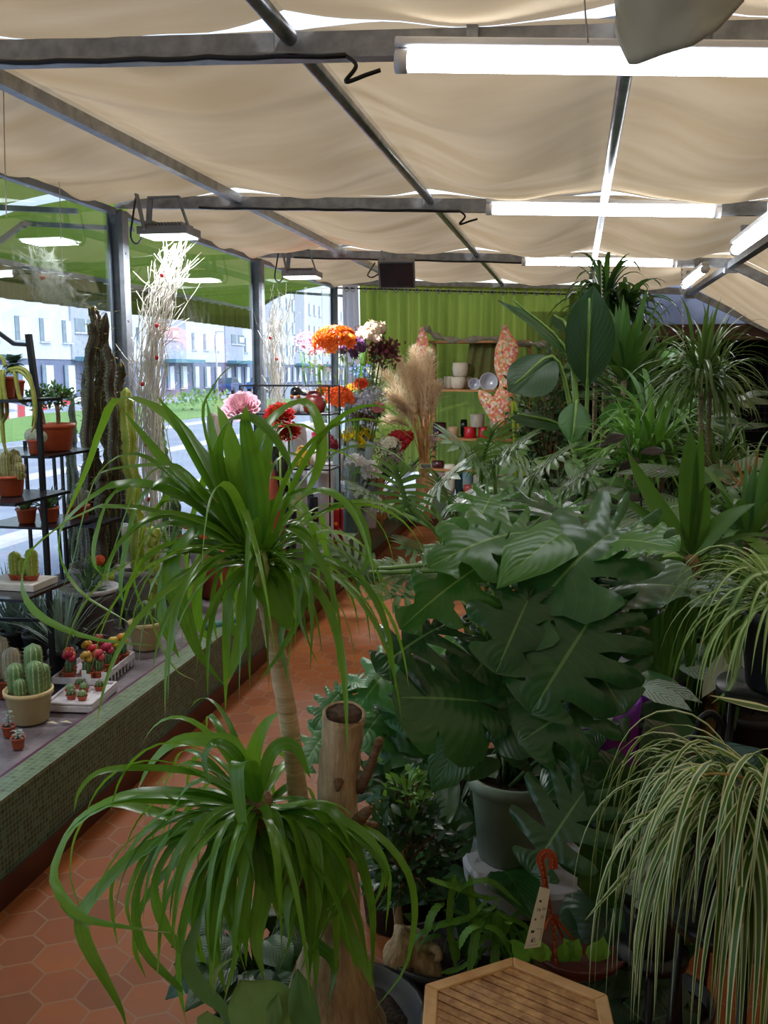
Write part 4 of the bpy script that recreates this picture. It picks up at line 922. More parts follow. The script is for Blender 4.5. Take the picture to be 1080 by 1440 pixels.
for q, w_ in (([(1100,820),(1060,810),(1030,860),(1025,940)],10),([(1100,800),(1050,820),(1020,900),(1035,960)],10),([(1100,830),(1050,870),(1030,960),(1000,990)],9)): traced(b, q, w_*1.2, 2.05)
put('leaves', b, leafmat('green_spider_leaf', '3f7a26', '8fb860', stripe_col='b8cc80', rough=.4), t)

# ================================================================ mid-ground benches and fill plants on the right
def bench(x0, x1, y0, y1, z, label):
    t = thing('display_bench', label, 'bench', ((x0+x1)/2, (y0+y1)/2, 0))
    b = MB(); b.box(((x0+x1)/2, (y0+y1)/2, z-.02), (x1-x0, y1-y0, .04)); put('top', b, planks('dark_planks', ('2b211a', '40322a', '54443a'), 1), t, smooth=False)
    for x in (x0+.05, x1-.05):
        for y in (y0+.05, y1-.05): b = MB(); b.box((x, y, (z-.04)/2), (.05, .05, z-.04)); put('leg', b, M_black, t, smooth=False)
bench(-.42, .55, 3.35, 4.7, .42, 'dark low display bench hidden under the cut-leaved plants')
bench(-.25, 1.0, 5.0, 6.6, .45, 'dark display bench carrying the big paddle-leaved plant')
bench(.75, 1.75, 2.9, 4.6, .45, 'dark display bench beyond the hanging spider plant')
bench(.1, 1.9, 7.0, 9.2, .45, 'farthest dark display bench before the unlit room')
M_purp = mat('purple_pot', '9a3ccc', '8030ac', .3, 5, coat=.3)
# dark broad leaves behind the near spider plant
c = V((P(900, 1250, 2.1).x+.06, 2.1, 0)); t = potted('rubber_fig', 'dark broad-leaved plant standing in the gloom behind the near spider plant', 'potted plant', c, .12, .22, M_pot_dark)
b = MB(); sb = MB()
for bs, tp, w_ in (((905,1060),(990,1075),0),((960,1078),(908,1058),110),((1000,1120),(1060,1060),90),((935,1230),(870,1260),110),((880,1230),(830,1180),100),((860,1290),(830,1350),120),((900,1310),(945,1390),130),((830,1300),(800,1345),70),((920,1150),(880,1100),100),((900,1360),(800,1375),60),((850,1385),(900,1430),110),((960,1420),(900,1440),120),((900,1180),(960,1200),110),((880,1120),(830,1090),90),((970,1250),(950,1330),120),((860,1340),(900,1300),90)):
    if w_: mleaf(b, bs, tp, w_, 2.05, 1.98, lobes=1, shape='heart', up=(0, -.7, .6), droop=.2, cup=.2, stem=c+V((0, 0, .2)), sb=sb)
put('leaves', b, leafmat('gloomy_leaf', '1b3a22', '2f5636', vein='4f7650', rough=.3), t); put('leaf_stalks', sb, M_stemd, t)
# small silvery creeper between
c = V((P(925, 1215, 1.95).x, 1.98, 0)); stand(c, .42, 'low black stand under the silver-leaved creeper', .08)
t = potted('silver_creeper', 'small creeper with rounded silvery leaves peeping left of the striped spider plant', 'potted creeper', (c.x, c.y, .42), .07, .11, M_pot_dark)
b = MB(); sb = MB()
for i in range(46):
    p = P(ru(890, 950), ru(1165, 1290), ru(1.9, 2.0)); sb.tube([V((c.x, c.y, .52)), p], .0015, 4)
    for k in range(4): a = k*pi/2+ru(0, 1); b.lam(p, V((cos(a), -.3, sin(a))), (0, -1, .3), .022, .02, shape='ell', sub=2, nr=2)
put('leaves', b, leafmat('silver_leaf', '8fae92', 'c8d6c0', rough=.5), t); put('stems', sb, M_stemd, t)
# black cane handle
b = MB(); b.tube(cr(px([(925,1150),(955,1065),(980,1030),(985,1012),(1000,1003),(1013,1016),(1013,1034),(1004,1046)], 2.2), 26), .0085, 10); put('umbrella_handle', b, M_blackpl, None, 'curved black crook handle sticking up from the dark plants at right', 'handle')
# purple pots with leafy stems
for i, (u, v, Y, r, h, lab) in enumerate(((845, 1000, 2.75, .12, .5, 'tall purple pot, left one, glimpsed behind the monstera leaves'), (905, 960, 3.0, .13, .66, 'tallest purple pot, right one, behind the hanging sword leaves'))):
    p = P(u, v, Y); c = V((p.x, p.y, max(0, 0))); t = thing('tall_planter', lab, 'planter', c)
    b = MB(); hh = p.z+.05; b.lathe(c, [(r*.6, 0), (r*.95, hh*.9), (r, hh), (r*.9, hh), (r*.85, hh*.9), (.001, hh*.88)], 24); put('pot', b, M_purp, t)
    b = MB(); 
    for k in range(12): 
        a = ru(0, 6.28); b.lam(c+V((0, 0, hh-.05))+V((cos(a)*.12, sin(a)*.12, ru(.02, .16))), (cos(a), sin(a), .2), (0, -.3, 1), .17, .08, shape='ell')
    put('leaves', b, leafmat('ctenanthe_leaf', '3a5c4a', '8da79a', pattern='c4d2c6', rough=.4), t)
# broad green sword-leaved cane plant (cordyline / corn plant)
c = V((P(975, 1000, 2.95).x, 2.95, .0)); t = potted('corn_plant', 'corn plant with upright fresh leaves above a skirt of hanging ones', 'potted dracaena', c, .13, .24, M_pot_dark)
b = MB(); b.tube(cr([c+V((0, 0, .2)), P(1008, 940, 2.95), P(985, 850, 2.93), P(972, 780, 2.9)], 14), .022, 10); put('cane', b, M_barkd, t)
b = MB()
for q, w_, up in (([(972,780),(968,700),(970,640),(972,605)],32,(0,-1,.1)),([(973,778),(980,700),(984,640),(986,602)],20,(.3,-1,.1)),([(970,778),(940,735),(905,680),(882,635)],30,(0,-.8,.4)),([(968,782),(930,745),(890,712),(845,690)],22,(0,-.6,.8)),
  ([(975,782),(1000,750),(1030,725),(1062,708)],34,(0,-.6,.8)),([(974,776),(985,740),(990,700),(993,682)],26,(.2,-1,.1)),([(972,785),(1010,765),(1060,752),(1100,758)],14,(0,-.5,.9)),([(968,785),(935,762),(900,760),(870,775)],22,(0,-.5,.9)),
  ([(965,790),(940,790),(915,800),(885,815)],20,(0,-.5,.9)),([(978,786),(1000,770),(1020,768),(1045,790)],16,(0,-.5,.9))):
    traced(b, q, w_*.85, 2.9, wf=W_LANCE, up=V(up), fold=.18)
for i in range(20):
    u0 = 905+ru(0, 130); traced(b, [(975, 800), (u0, 800+ru(-5, 20)), (u0+ru(-8, 8), 880), (u0+ru(-12, 12), ru(930, 1030))], ru(17, 27), 2.9, wf=W_SWORD, up=V((0, -1, .3)))
put('leaves', b, leafmat('corn_plant_leaf', '2a561c', '4c7c2c', rough=.4, trans=.3, stripes=2), t)
# ---- cut-leaved philodendrons (long petioles with fingered leaves)
def fingers(b, p, d, nrm, L, W=None, n=9, fw=.026, curl=.5):
    """deeply divided leaf: a midrib with long narrow lobes"""
    d = V(d).normalized(); sd = d.cross(V(nrm)).normalized(); nr = sd.cross(d)
    for i in range(n):
        t_ = i/(n-1); x = t_**1.2*L*.8; 
        for sg in (-1, 1):
            ang = radians(130-105*t_)+ru(-.06, .06); l = L*(.46+.16*sin(pi*t_))*(1 if t_ < .9 else .8)
            dd = (d*cos(ang)+sd*sg*sin(ang)+nr*.12).normalized()
            q0 = p+d*x; pts = [q0+dd*l*k/6-nr*curl*l*(k/6)**2*.45 for k in range(7)]
            b.strip(pts, lambda u_: (.7+.5*sin(pi*u_))*(1-max(0, (u_-.6)/.4)**2)+.03, up=nr, w=fw*L/.3, fold=.2)
    b.strip([p+d*L*(k/6)*1.12-nr*curl*L*(k/6)**2*.2 for k in range(7)], lambda u_: 1-max(0, (u_-.7)/.3)**2*.9, up=nr, w=fw*1.3*L/.3)
XG = [ # plant: pot centre px, depth, then leaves (base px, tip px, depth)
 ('cut-leaved philodendron leaning farthest into the aisle, its lowest leaf almost touching the low wall', (640, 800), 3.55, [((519,805),(482,782),.4,(700,812)),((545,712),(505,690),.8,(640,770)),((572,715),(560,665),.9,(620,760)),((600,700),(640,665),.9,(640,770)),((520,800),(455,765),.6,(690,800)),((610,780),(575,770),.6,(690,820))]),
 ('tall cut-leaved philodendron with two big fans in front of the back shelves', (690, 800), 3.95, [((676,652),(632,618),1.1,(678,750)),((694,652),(735,625),1.0,(700,750)),((630,705),(615,672),.8,(645,770)),((640,705),(670,690),.6,(650,770)),((680,648),(690,610),.8,(680,750))]),
 ('spreading cut-leaved philodendron at the centre right of the aisle', (765, 800), 4.15, [((752,665),(700,640),.9,(735,740)),((752,662),(790,640),.9,(740,740)),((795,685),(835,660),.9,(780,760)),((828,670),(855,640),.9,(810,740)),((770,700),(740,720),.7,(760,760)),((828,672),(800,645),.9,(812,740)),((710,700),(690,730),.6,(730,760))])]
for lab, pc_, Y, lv in XG:
    q = P(pc_[0], pc_[1], Y); c = V((max(q.x, -.33), Y, .42)); t = potted('cut_leaf_philodendron', lab, 'potted philodendron', c, .13, .2, M_pot_dark, 'cut-leaved philodendrons on the display bench')
    b = MB(); sb = MB()
    for bs, tp, s_, mid in lv:
        dY = ru(-.15, .15); p, e = P(bs[0], bs[1], Y+dY), P(tp[0], tp[1], Y+dY-.12); L = max(.24, (e-p).length*1.5)
        fingers(b, p, e-p, (ru(-.1, .1), -.55, .85), L*.85, n=9, fw=.024)
        sb.tube(cr([c+V((ru(-.04, .04), ru(-.04, .04), .18)), P(mid[0], mid[1], Y), p], 12), .0085, 8)
    for k in range(9):
        a = k*.7+ru(0, .4); p = c+V((cos(a)*.25, sin(a)*.2, .32+ru(0, .15)))
        fingers(b, p, (cos(a), sin(a), .2), (0, -.3, 1), .26, n=8, fw=.026); sb.tube(cr([c+V((0, 0, .18)), c+V((cos(a)*.1, sin(a)*.1, .3)), p], 6), .006, 6)
    put('leaves', b, L_xan, t); put('leaf_stalks', sb, M_stem, t)
# ---- bushy leafy pots: calatheas, peace lilies
def leafy(lab, cat, name, u, v, Y, z, m, n, L, W, hgt, spr=.16, up=.6, pr=.11, group=None, sh='ell', tilt=-.4):
    q = P(u, v, Y); c = V((q.x, Y, z)); t = potted(name, lab, cat, c, pr, pr*1.6, M_pot_dark, group)
    b = MB(); sb = MB()
    for i in range(n):
        a = i*2.4+ru(-.3, .3); r = spr*sqrt(ru(.1, 1)); h_ = hgt*ru(.45, 1.0)
        p = c+V((cos(a)*r, sin(a)*r, pr*1.5+h_)); l = L*ru(.75, 1.15)
        b.lam(p, (cos(a), sin(a), ru(-.25, up)), (0, tilt, 1), l, W*ru(.85, 1.1), shape=sh, droop=.35, cup=.3, sub=10, nr=3)
        sb.tube(cr([c+V((0, 0, pr*1.4)), c+V((cos(a)*r*.4, sin(a)*r*.4, pr*1.4+h_*.6)), p], 6), .0035, 5)
    put('leaves', b, m, t); put('leaf_stalks', sb, M_stemd, t); return t
leafy('feather-patterned calathea with greyish striped leaves in front of the orchid bench', 'potted calathea', 'calathea', 740, 800, 4.4, .42, L_cal, 26, .30, .11, .38, .2)
leafy('broad calathea with pale feathered leaves just left of the upright corn plant', 'potted calathea', 'calathea', 880, 760, 3.9, .45, L_cal, 26, .34, .15, .50, .26)
leafy('dense green peace lily in the middle of the plant bench', 'potted peace lily', 'peace_lily', 835, 790, 4.3, .42, L_cal2, 34, .30, .10, .46, .24)
leafy('peace lily with long arching leaves beside the dark doorway', 'potted peace lily', 'peace_lily', 925, 760, 4.35, .45, L_cal2, 30, .34, .10, .62, .26)
leafy('calathea with large drooping grey-green leaves under the thin-leaved dragon tree', 'potted calathea', 'calathea', 985, 720, 4.2, .45, L_cal, 22, .36, .15, .66, .28)
leafy('light green bushy foliage plant under the paddle leaves', 'potted plant', 'foliage_plant', 800, 720, 5.3, .45, L_cal2, 36, .26, .12, .62, .3)
leafy('bright arrow-leaved plant right of the upright corn plant', 'potted arrowhead', 'arrowhead_plant', 1015, 800, 3.3, .45, leafmat('arrow_leaf', '4d8a34', '9ac060', vein='d0e0a0', trans=.35), 26, .15, .11, .52, .2, sh='heart')
leafy('grey-leaved plant cut off by the right edge of the picture', 'potted plant', 'foliage_plant', 1075, 740, 3.0, .45, leafmat('grey_leaf', '6d7464', '9aa08c', vein='b8bca8'), 16, .22, .09, .5, .16)
leafy('dark foliage plant on the floor behind the monstera pot', 'potted plant', 'foliage_plant', 800, 1000, 2.95, 0, L_fic, 46, .22, .12, .6, .3)
leafy('dark-leaved plant on the floor behind the fig, left of the monstera pot', 'potted plant', 'foliage_plant', 635, 1180, 2.75, 0, L_fic, 46, .17, .08, .42, .24)
leafy('broad-leaved plant low behind the flat-stemmed cactus', 'potted plant', 'foliage_plant', 690, 1240, 2.5, 0, leafmat('aspidistra_leaf', '1f4a22', '2f6a2e', vein='4f8a40'), 20, .30, .13, .22, .14)
leafy('soft green plant at the foot of the ponytail palm, beside its root', 'potted plant', 'foliage_plant', 365, 1560, 2.0, 0, leafmat('shade_leaf', '1f4224', '34602e', vein='4f7a46'), 26, .15, .09, .18, .09)
# staghorn fern at the bottom edge
t = thing('staghorn_fern', 'staghorn fern with a pale forked frond at the bottom edge, left of the palm root', 'potted fern', V((P(350, 1500, 1.7).x, 1.72, 0)))
c = V((P(350, 1500, 1.7).x, 1.72, 0)); pot(t, c, .12, .26, M_pot_dark)
b = MB(); traced(b, [(355,1500),(320,1425),(285,1390),(265,1350),(278,1300),(284,1285)], 26, 1.68, up=V((0,-1,.3)), wf=lambda t_: .4+.8*sin(pi*min(1, t_*1.1))**2 if t_ < .8 else max(.05, .5*(1-(t_-.8)*5)))
traced(b, [(300,1400),(305,1365),(330,1345)], 9, 1.68, up=V((0,-1,.3)))
for bs, tp, w_ in (((400,1470),(335,1385),110),((440,1480),(415,1372),48),((380,1460),(388,1400),26),((300,1460),(290,1425),45)):
    p, q = P(bs[0], bs[1], 1.68), P(tp[0], tp[1], 1.66); b.lam(p, q-p, (0,-1,.3), (q-p).length, w_*1.68/FL*1.1, shape='ell2', droop=.1, sub=16)
put('fronds', b, leafmat('staghorn_frond', '4b7a3c', '8fae62', rough=.7, trans=.2), t)

# ---- giant bird of paradise with paddle leaves
c = V((P(815, 720, 5.7).x, 5.7, .45)); t = potted('bird_of_paradise', 'tall plant with huge dark paddle leaves against the green curtain', 'potted bird of paradise', c, .18, .3, M_pot_dark)
b = MB(); sb = MB(); b3 = MB()
for bs, tp, w_, st_, Yb, Yt, mb in (((826,545),(829,405),70,(822,640),5.7,5.5,b),((800,500),(712,412),30,(815,640),5.7,5.5,b),((783,505),(716,545),70,(810,640),5.6,5.4,b),((812,565),(806,618),46,(812,660),5.5,5.3,b3),((800,470),(778,440),24,(812,620),5.8,5.9,b),((845,600),(905,560),50,(825,660),5.9,6.1,b3),((790,600),(722,580),40,(812,660),5.8,5.6,b)):
    p, q = P(bs[0], bs[1], Yb), P(tp[0], tp[1], Yt); n0 = V((-.25, -.9, .25)) if w_ > 60 else V((.2, -.5, .8))
    mb.lam(p, q-p, n0, (q-p).length, w_*Yb/FL, shape='ell2', droop=.12, cup=.25, sub=14, nr=4, wav=.012)
    sb.tube(cr([c+V((ru(-.05, .05), 0, .25)), P(st_[0], st_[1], 5.7), p, p.lerp(q, .9)], 14), [.02-.001*i for i in range(15)], 8)
put('leaves', b, L_str, t); put('lighter_leaves', b3, leafmat('young_paddle_leaf', '2f6428', '467a34', vein='70984c', trans=.3), t, label='brighter green lower paddle leaves'); put('leaf_stalks', sb, M_stem, t)
# ---- dense dark weeping fig
c = V((P(770, 700, 7.0).x, 7.0, .45)); t = potted('weeping_fig', 'dense dark small-leaved weeping fig in front of the flowered fabric bird', 'potted fig', c, .17, .28, M_pot_dark)
bushy('leaves', t, P(770, 585, 7.0), (.34, .34, .62), 1300, .07, .035, L_fic, dens=.2, root=c+V((0, 0, .3)))
b = MB(); b.tube([c+V((0, 0, .25)), c+V((.02, 0, .7)), P(770, 590, 7.0)], [.025, .02, .012], 8); put('trunk', b, M_barkd, t)
# ---- dragon trees, yuccas
def palmy(lab, name, cat, u, v, Y, z, m, n, L, w_, el, dr, heads=((0, 0),), pr=.13, group=None, wf=W_SWORD, canes=.018):
    q = P(u, v, Y); c = V((q.x, Y, z)); t = potted(name, lab, cat, c, pr, pr*1.6, M_pot_dark, group)
    b = MB(); s_ = MB()
    for du, dv in heads:
        h = P(u+du, v+dv, Y+ru(-.1, .1)); s_.tube(cr([c+V((ru(-.04, .04), 0, pr*1.3)), V((c.x*.5+h.x*.5+ru(-.03, .03), h.y, (c.z+h.z)/2)), h], 10), canes, 9)
        blades(b, h, n, L, w_, el, dr, wf=wf, seg=9, spread=.03)
    put('leaves', b, m, t); put('canes', s_, M_cane, t); return t
palmy('tallest dark corn plant whose crown touches the canvas', 'dragon_tree', 'potted dracaena', 850, 408, 7.3, .45, leafmat('tall_dark_leaf', '1a3a1e', '3a6436', rough=.35), 52, .46, .055, (-20, 80), 1.3, ((0, 10), (28, 30), (-10, 45)), wf=W_LANCE)
palmy('green yucca with stiff upright leaves right of the paddle leaves', 'yucca', 'potted yucca', 878, 540, 6.2, .45, L_yuc, 46, .52, .05, (20, 88), .35, ((0, -10), (12, 30)))
palmy('second leafy yucca lower down in front of the milky gable', 'yucca', 'potted yucca', 915, 600, 5.4, .45, L_yuc, 44, .40, .04, (5, 80), .8, ((0, -10), (30, 15)))
palmy('thin-leaved dragon tree with spiky heads before the dark doorway', 'dragon_tree', 'potted dracaena', 985, 520, 4.55, .45, L_dra, 95, .34, .015, (-25, 88), .9, ((0, 0), (14, 12)), canes=.012)
palmy('thin-leaved spiky plant low in front of the dark room', 'dragon_tree', 'potted dracaena', 1010, 660, 4.9, .45, L_dra, 60, .34, .014, (0, 85), .9, ((0, 0), (40, 20)), canes=.012)
palmy('green dragon tree with bright blades left of the thin-leaved one', 'dragon_tree', 'potted dracaena', 920, 640, 4.7, .45, leafmat('bright_blade', '3f7a28', '7fb048', trans=.35), 60, .36, .026, (15, 85), .9, ((0, 0), (-25, 20)))
palmy('low dark sword-leaved plant at the right edge behind the far spider plant', 'dragon_tree', 'potted dracaena', 1060, 860, 3.3, 0, L_yucd, 50, .42, .04, (5, 80), .9, ((0, 0), (-30, 40)))
palmy('small sword-leaved plant half hidden right of the corn plant skirt', 'dragon_tree', 'potted dracaena', 1050, 760, 3.5, .45, L_yuc, 34, .36, .035, (25, 88), .7, ((0, 0),))
leafy('dark leafy plant at the foot of the bird of paradise', 'potted plant', 'foliage_plant', 760, 690, 5.6, .45, L_fic, 40, .3, .13, .5, .28)
leafy('dark leafy plant before the unlit room, right of the dragon trees', 'potted plant', 'foliage_plant', 1040, 640, 6.2, .0, L_fic, 40, .3, .13, .95, .35)
leafy('bright heart-leaved plant high behind the second yucca', 'potted plant', 'foliage_plant', 935, 500, 8.5, .45, L_mons2, 20, .26, .2, 1.3, .3, sh='heart')
leafy('dark leafy mass behind the second yucca', 'potted plant', 'foliage_plant', 880, 560, 8.3, .45, L_fic, 50, .3, .14, 1.2, .4)
leafy('dark leafy mass between yucca and dragon tree', 'potted plant', 'foliage_plant', 955, 600, 7.3, .45, L_fic, 50, .3, .14, .9, .4)
# red-leaved accents
t = potted('red_cordyline', 'small bronze-red spiky plant near the right edge', 'potted cordyline', V((P(1030, 700, 3.9).x, 3.9, .45)), .09, .14, M_terra)
b = MB(); blades(b, P(1050, 690, 3.9), 24, .16, .014, (30, 88), .5, wf=W_LANCE); put('leaves', b, leafmat('bronze_leaf', '7a3a20', 'a8763a', rough=.4), t)
t = potted('black_leaved_plant', 'near-black glossy plant low in front of the calatheas', 'potted plant', V((P(900, 760, 4.05).x, 4.0, .45)), .09, .14, M_pot_dark)
b = MB()
for u, v in ((880, 612), (900, 645), (936, 635), (925, 660), (870, 700)): b.lam(P(u, v, 4.0), (ru(-1, 1), -.2, ru(-.3, .3)), (0, -.6, .8), .1, .06, shape='ell')
b.tube([P(905, 760, 4.0), P(900, 680, 4.0), P(880, 612, 4.0)], .004, 5); put('leaves', b, leafmat('black_leaf', '140f10', '261a1c', rough=.3, trans=.05), t)
# ================================================================ display ledge: cacti side
ZL = .331
M_cac = {}
def cactmat(name, c1, c2, spine='d8cfa8', ribs=10, k=.1, trans=0):
    """green body, paler ribs; spines dotted along the rib edges (v = height)"""
    if name in _M: return _M[name]
    m, nt = newmat(name); L = nt.links.new
    out = nd(nt, 'ShaderNodeOutputMaterial'); b = nd(nt, 'ShaderNodeBsdfPrincipled', Roughness=.5)
    uv = nd(nt, 'ShaderNodeUVMap'); sp = nd(nt, 'ShaderNodeSeparateXYZ'); L(uv.outputs[0], sp.inputs[0])
    rb = mth(nt, 'COSINE', mth(nt, 'MULTIPLY', sp.outputs[0], 2*pi*ribs)); dots = mth(nt, 'SINE', mth(nt, 'MULTIPLY', sp.outputs[1], 2*pi))
    no = nd(nt, 'ShaderNodeTexNoise', Scale=18.0, Detail=4.0); tc = nd(nt, 'ShaderNodeTexCoord'); L(tc.outputs['Object'], no.inputs[0])
    c = mixc(nt, no.outputs[0], srgb(c1), srgb(c2))
    c = mixc(nt, mth(nt, 'MULTIPLY', mth(nt, 'GREATER_THAN', rb, .93), mth(nt, 'MULTIPLY_ADD', mth(nt, 'GREATER_THAN', dots, 0), .5, .45)), c, srgb(spine))
    L(c, b.inputs['Base Color']); L(b.outputs[0], out.inputs[0]); _M[name] = m; return m
def ribbed(b, pts, rs, ribs=10, depth=.14, spines=0, sm=None, n=None):
    """ribbed column along pts with radii rs; spines into mesh sm"""
    pts = [V(p) for p in pts]; n = n or ribs*4; k = len(pts); vs, uvs = [], []; sd = V((1, 0, 0)); ht = 0
    for i, p in enumerate(pts):
        t = (pts[min(i+1, k-1)]-pts[max(i-1, 0)]).normalized(); sd = (sd-t*sd.dot(t)).normalized(); up = t.cross(sd)
        if i: ht += (p-pts[i-1]).length
        for j in range(n+1):
            a = 2*pi*j/n; r = rs[i]*(1-depth+depth*abs(cos(a*ribs/2))**.7*1.0)
            q = p+(sd*cos(a)+up*sin(a))*r; vs.append(q); uvs.append((j/n, ht/.022))
            if sm is not None and spines and j < n and j % (n//ribs) == 0 and R.random() < spines:
                o = (sd*cos(a)+up*sin(a)); 
                for _ in range(2): sm.add([q+t*.001, q-t*.001, q+(o+V((R.gauss(0, .5), R.gauss(0, .5), R.gauss(0, .5)))).normalized()*rs[i]*ru(.25, .5)], [(0, 1, 2)])
    b.add(vs, [(i*(n+1)+j, i*(n+1)+j+1, (i+1)*(n+1)+j+1, (i+1)*(n+1)+j) for i in range(k-1) for j in range(n)], uvs)
def column(b, p, h, r, ribs=10, depth=.16, lean=(0, 0), seg=12, **k):
    p = V(p); pts, rs = [], []
    for i in range(seg+1):
        t_ = i/seg; pts.append(p+V((lean[0]*t_*t_, lean[1]*t_*t_, h*t_))); rs.append(r*(.85+.15*min(1, t_*4))*sqrt(max(.002, 1-max(0, (t_-(1-r/h*1.1))/(r/h*1.1))**2)))
    ribbed(b, pts, rs, ribs, depth, **k)
M_spine = mat('pale_spines', 'd9cfae', 'b8a880', .6)
M_c1 = cactmat('grey_green_cactus', '4f7a4a', '7f9f6a', 'cfd2a8', 10)
M_c2 = cactmat('dark_cactus', '2f4f2c', '4b6f3e', 'b8b890', 8)
M_c3 = cactmat('yellow_green_cactus', '7f9a34', 'a8b848', 'e0d890', 6)
M_beige = mat('beige_plastic_pot', 'd3bd8b', 'c2ab78', .45, 5)
M_brownpot = mat('taupe_pot', '8a7a70', '75665d', .5, 6)
def cactus_pot(lab, c, r, h, m, cols, cm, group=None, ribs=10, name='potted_cactus', cat='potted cactus', depth=.16, spines=.5, tagm=None):
    c = V(c); t = thing(name, lab, cat, c, group); pot(t, c, r, h, m)
    for dx, dy, hh, rr, lx in cols:
        b = MB(); s_ = MB(); column(b, c+V((dx, dy, h*.82)), hh, rr, ribs, depth, (lx, 0), spines=spines, sm=s_)
        o = put('stem', b, cm, t)
        if s_.v: put('spines', s_, M_spine, o, smooth=False)
    return t
# column cacti beside the window (tall, dark, candelabra)
def tallcact(lab, c, cols, cm, r0, pm, pr=.16, ph=.24, ribs=5, depth=.42, spikes=None, cat='potted cactus'):
    t = thing('column_cactus', lab, cat, c); pot(t, V(c), pr, ph, pm)
    for pts, r in cols:
        b = MB(); s_ = MB(); q = cr(pts, 40); n_ = len(q); q = [p_+V((.008*sin(k_*.7+r*500), .008*cos(k_*.9), 0)) for k_, p_ in enumerate(q)]
        rs = [r*(.72+.34*abs(sin(i*1.45+r*99)))*(1 if i < n_-3 else (.85, .6, .12)[i-n_+3]) for i in range(n_)]
        ribbed(b, q, rs, ribs, depth, spines=.8, sm=s_, n=ribs*6); o = put('stem', b, cm, t); put('spines', s_, M_spine, o, smooth=False)
        if spikes:
            l = MB()
            for i in range(3, n_, 1):
                for k in range(2):
                    if R.random() < spikes:
                        a = ru(0, 6.28); l.quadleaf(q[i]+V((cos(a), sin(a), 0))*r*.9, V((cos(a), sin(a), .4)), V((0, 0, 1)), .05, .02)
            put('small_leaves', l, leafmat('reddish_leaflet', '5a2430', '7f4a3a', rough=.5), o)
    return t
Y0 = 4.6
c = PZ(150, 852, ZL+.02); c = V((-2.25, 4.75, ZL))
def cp(l, Y): return [P(u, v, Y) for u, v in l]
M_euph = cactmat('purplish_spurge', '2c3a20', '4a2f28', '8a8f5a', 3); M_euph2 = cactmat('dark_spurge', '26331c', '3a3f24', '7f8a50', 3)
tallcact('tall dark purplish spurge with many upright ribbed branches before the nearest post', P(140, 850, 4.8)*1, [
 (cp([(138,850),(136,700),(132,600),(142,520),(148,440)], 4.8), .036),(cp([(146,850),(150,700),(150,620),(140,520),(135,455),(132,430)], 4.85), .034),(cp([(130,850),(125,720),(124,600),(128,500),(134,450)], 4.75), .032),
 (cp([(152,850),(158,720),(160,620),(155,540),(152,480)], 4.7), .032),(cp([(160,850),(163,740),(168,640),(170,560),(170,505)], 4.9), .026),(cp([(122,850),(118,740),(120,650),(120,580),(120,515)], 4.9), .024),(cp([(140,850),(142,770),(144,700),(146,660)], 4.65), .038)],
 M_euph, .03, M_brownpot, spikes=.55, cat='potted spurge')
tallcact('pair of slim dark spurge stems left of the purplish one', P(105, 850, 5.0), [(cp([(108,850),(106,740),(104,640),(102,560)], 5.0), .022),(cp([(100,850),(98,760),(98,660),(97,600)], 5.05), .02),(cp([(113,850),(113,780),(112,700)], 4.95), .02)], M_euph2, .02, M_brownpot, .12, .18, cat='potted spurge')
tallcact('yellow-green ribbed column cactus with a rounded top beside the nearest post', P(197, 850, 4.75), [(cp([(198,850),(192,740),(182,640),(176,545)], 4.75), .048),(cp([(215,850),(214,790),(216,740)], 4.7), .042)], M_c3, .05, mat('grey_plastic_pot', 'a9a6ac', '8f8c92', .5), .15, .22, 6, .3)
tallcact('dark upright cactus between the white twigs and the pink fabric rose', P(228, 800, 5.6), [(cp([(240,800),(235,700),(225,620),(217,555)], 5.6), .045),(cp([(250,800),(246,720),(245,660)], 5.55), .035)], M_c2, .04, M_brownpot, .13, .2, 6, .3)
# white painted twigs with red berries
def twigs(lab, foot, tips, Y, n, hgt, pm, sp):
    f = V(foot); t = thing('white_twigs', lab, 'twigs', f, 'white painted twigs by the window')
    b = MB(); b.lathe(f, [(.07, 0), (.09, .02), (.085, .2), (.06, .36), (.075, .42), (.065, .42), (.05, .36), (.05, .1), (.001, .08)], 20); put('vase', b, pm, t)
    b = MB(); be = []
    for i in range(n):
        g = [P(u+R.gauss(0, s_), v+R.gauss(0, s_*.6), Y+R.gauss(0, .06)) for (u, v, s_) in tips]
        q = cr([f+V((R.gauss(0, .015), R.gauss(0, .015), .35))]+g, 16)
        q = q[:int(16*ru(.72, 1))+1]
        q = [p+V((R.gauss(0, .005), R.gauss(0, .005), R.gauss(0, .005))) for p in q]; b.tube(q, [.0045*(1-.75*k/len(q)) for k in range(len(q))], 5)
        for k in range(3):
            j = R.randrange(6, len(q)-1); d = (q[j]-q[j-1]).normalized()+V((R.gauss(0, .5), R.gauss(0, .5), R.gauss(0, .3))); b.tube([q[j], q[j]+d*.05, q[j]+d*.1+V((0, 0, .015))], [.0025, .002, .001], 4)
    put('twigs', b, mat('white_painted_wood', 'e6e2da', 'cbc5ba', .6, 20), t); return t
t = twigs('bunch of white painted twigs with red berries under the lit floodlight', (PZ(212, 845, ZL).x-.28, 5.2, ZL), [(212, 760, 10), (208, 640, 14), (212, 520, 14), (222, 430, 14), (245, 375, 12), (262, 338, 14)], 5.2, 60, 1, M_white, 1)
for u, v in ((221, 458), (220, 503), (200, 540), (206, 625), (228, 387), (208, 702), (155, 652)):
    b = MB(); b.ball(P(u, v, 5.14), .014, 10); put('berry', b, mat('red_berry', 'd81e30', 'b81426', .25, coat=.5), t)
t = twigs('paler bunch of thin white twigs in front of the second post', (PZ(385, 740, ZL).x-.22, 7.3, ZL), [(395, 690, 6), (392, 600, 9), (388, 500, 10), (390, 440, 10), (398, 395, 10)], 7.3, 44, 1, M_white, 1)
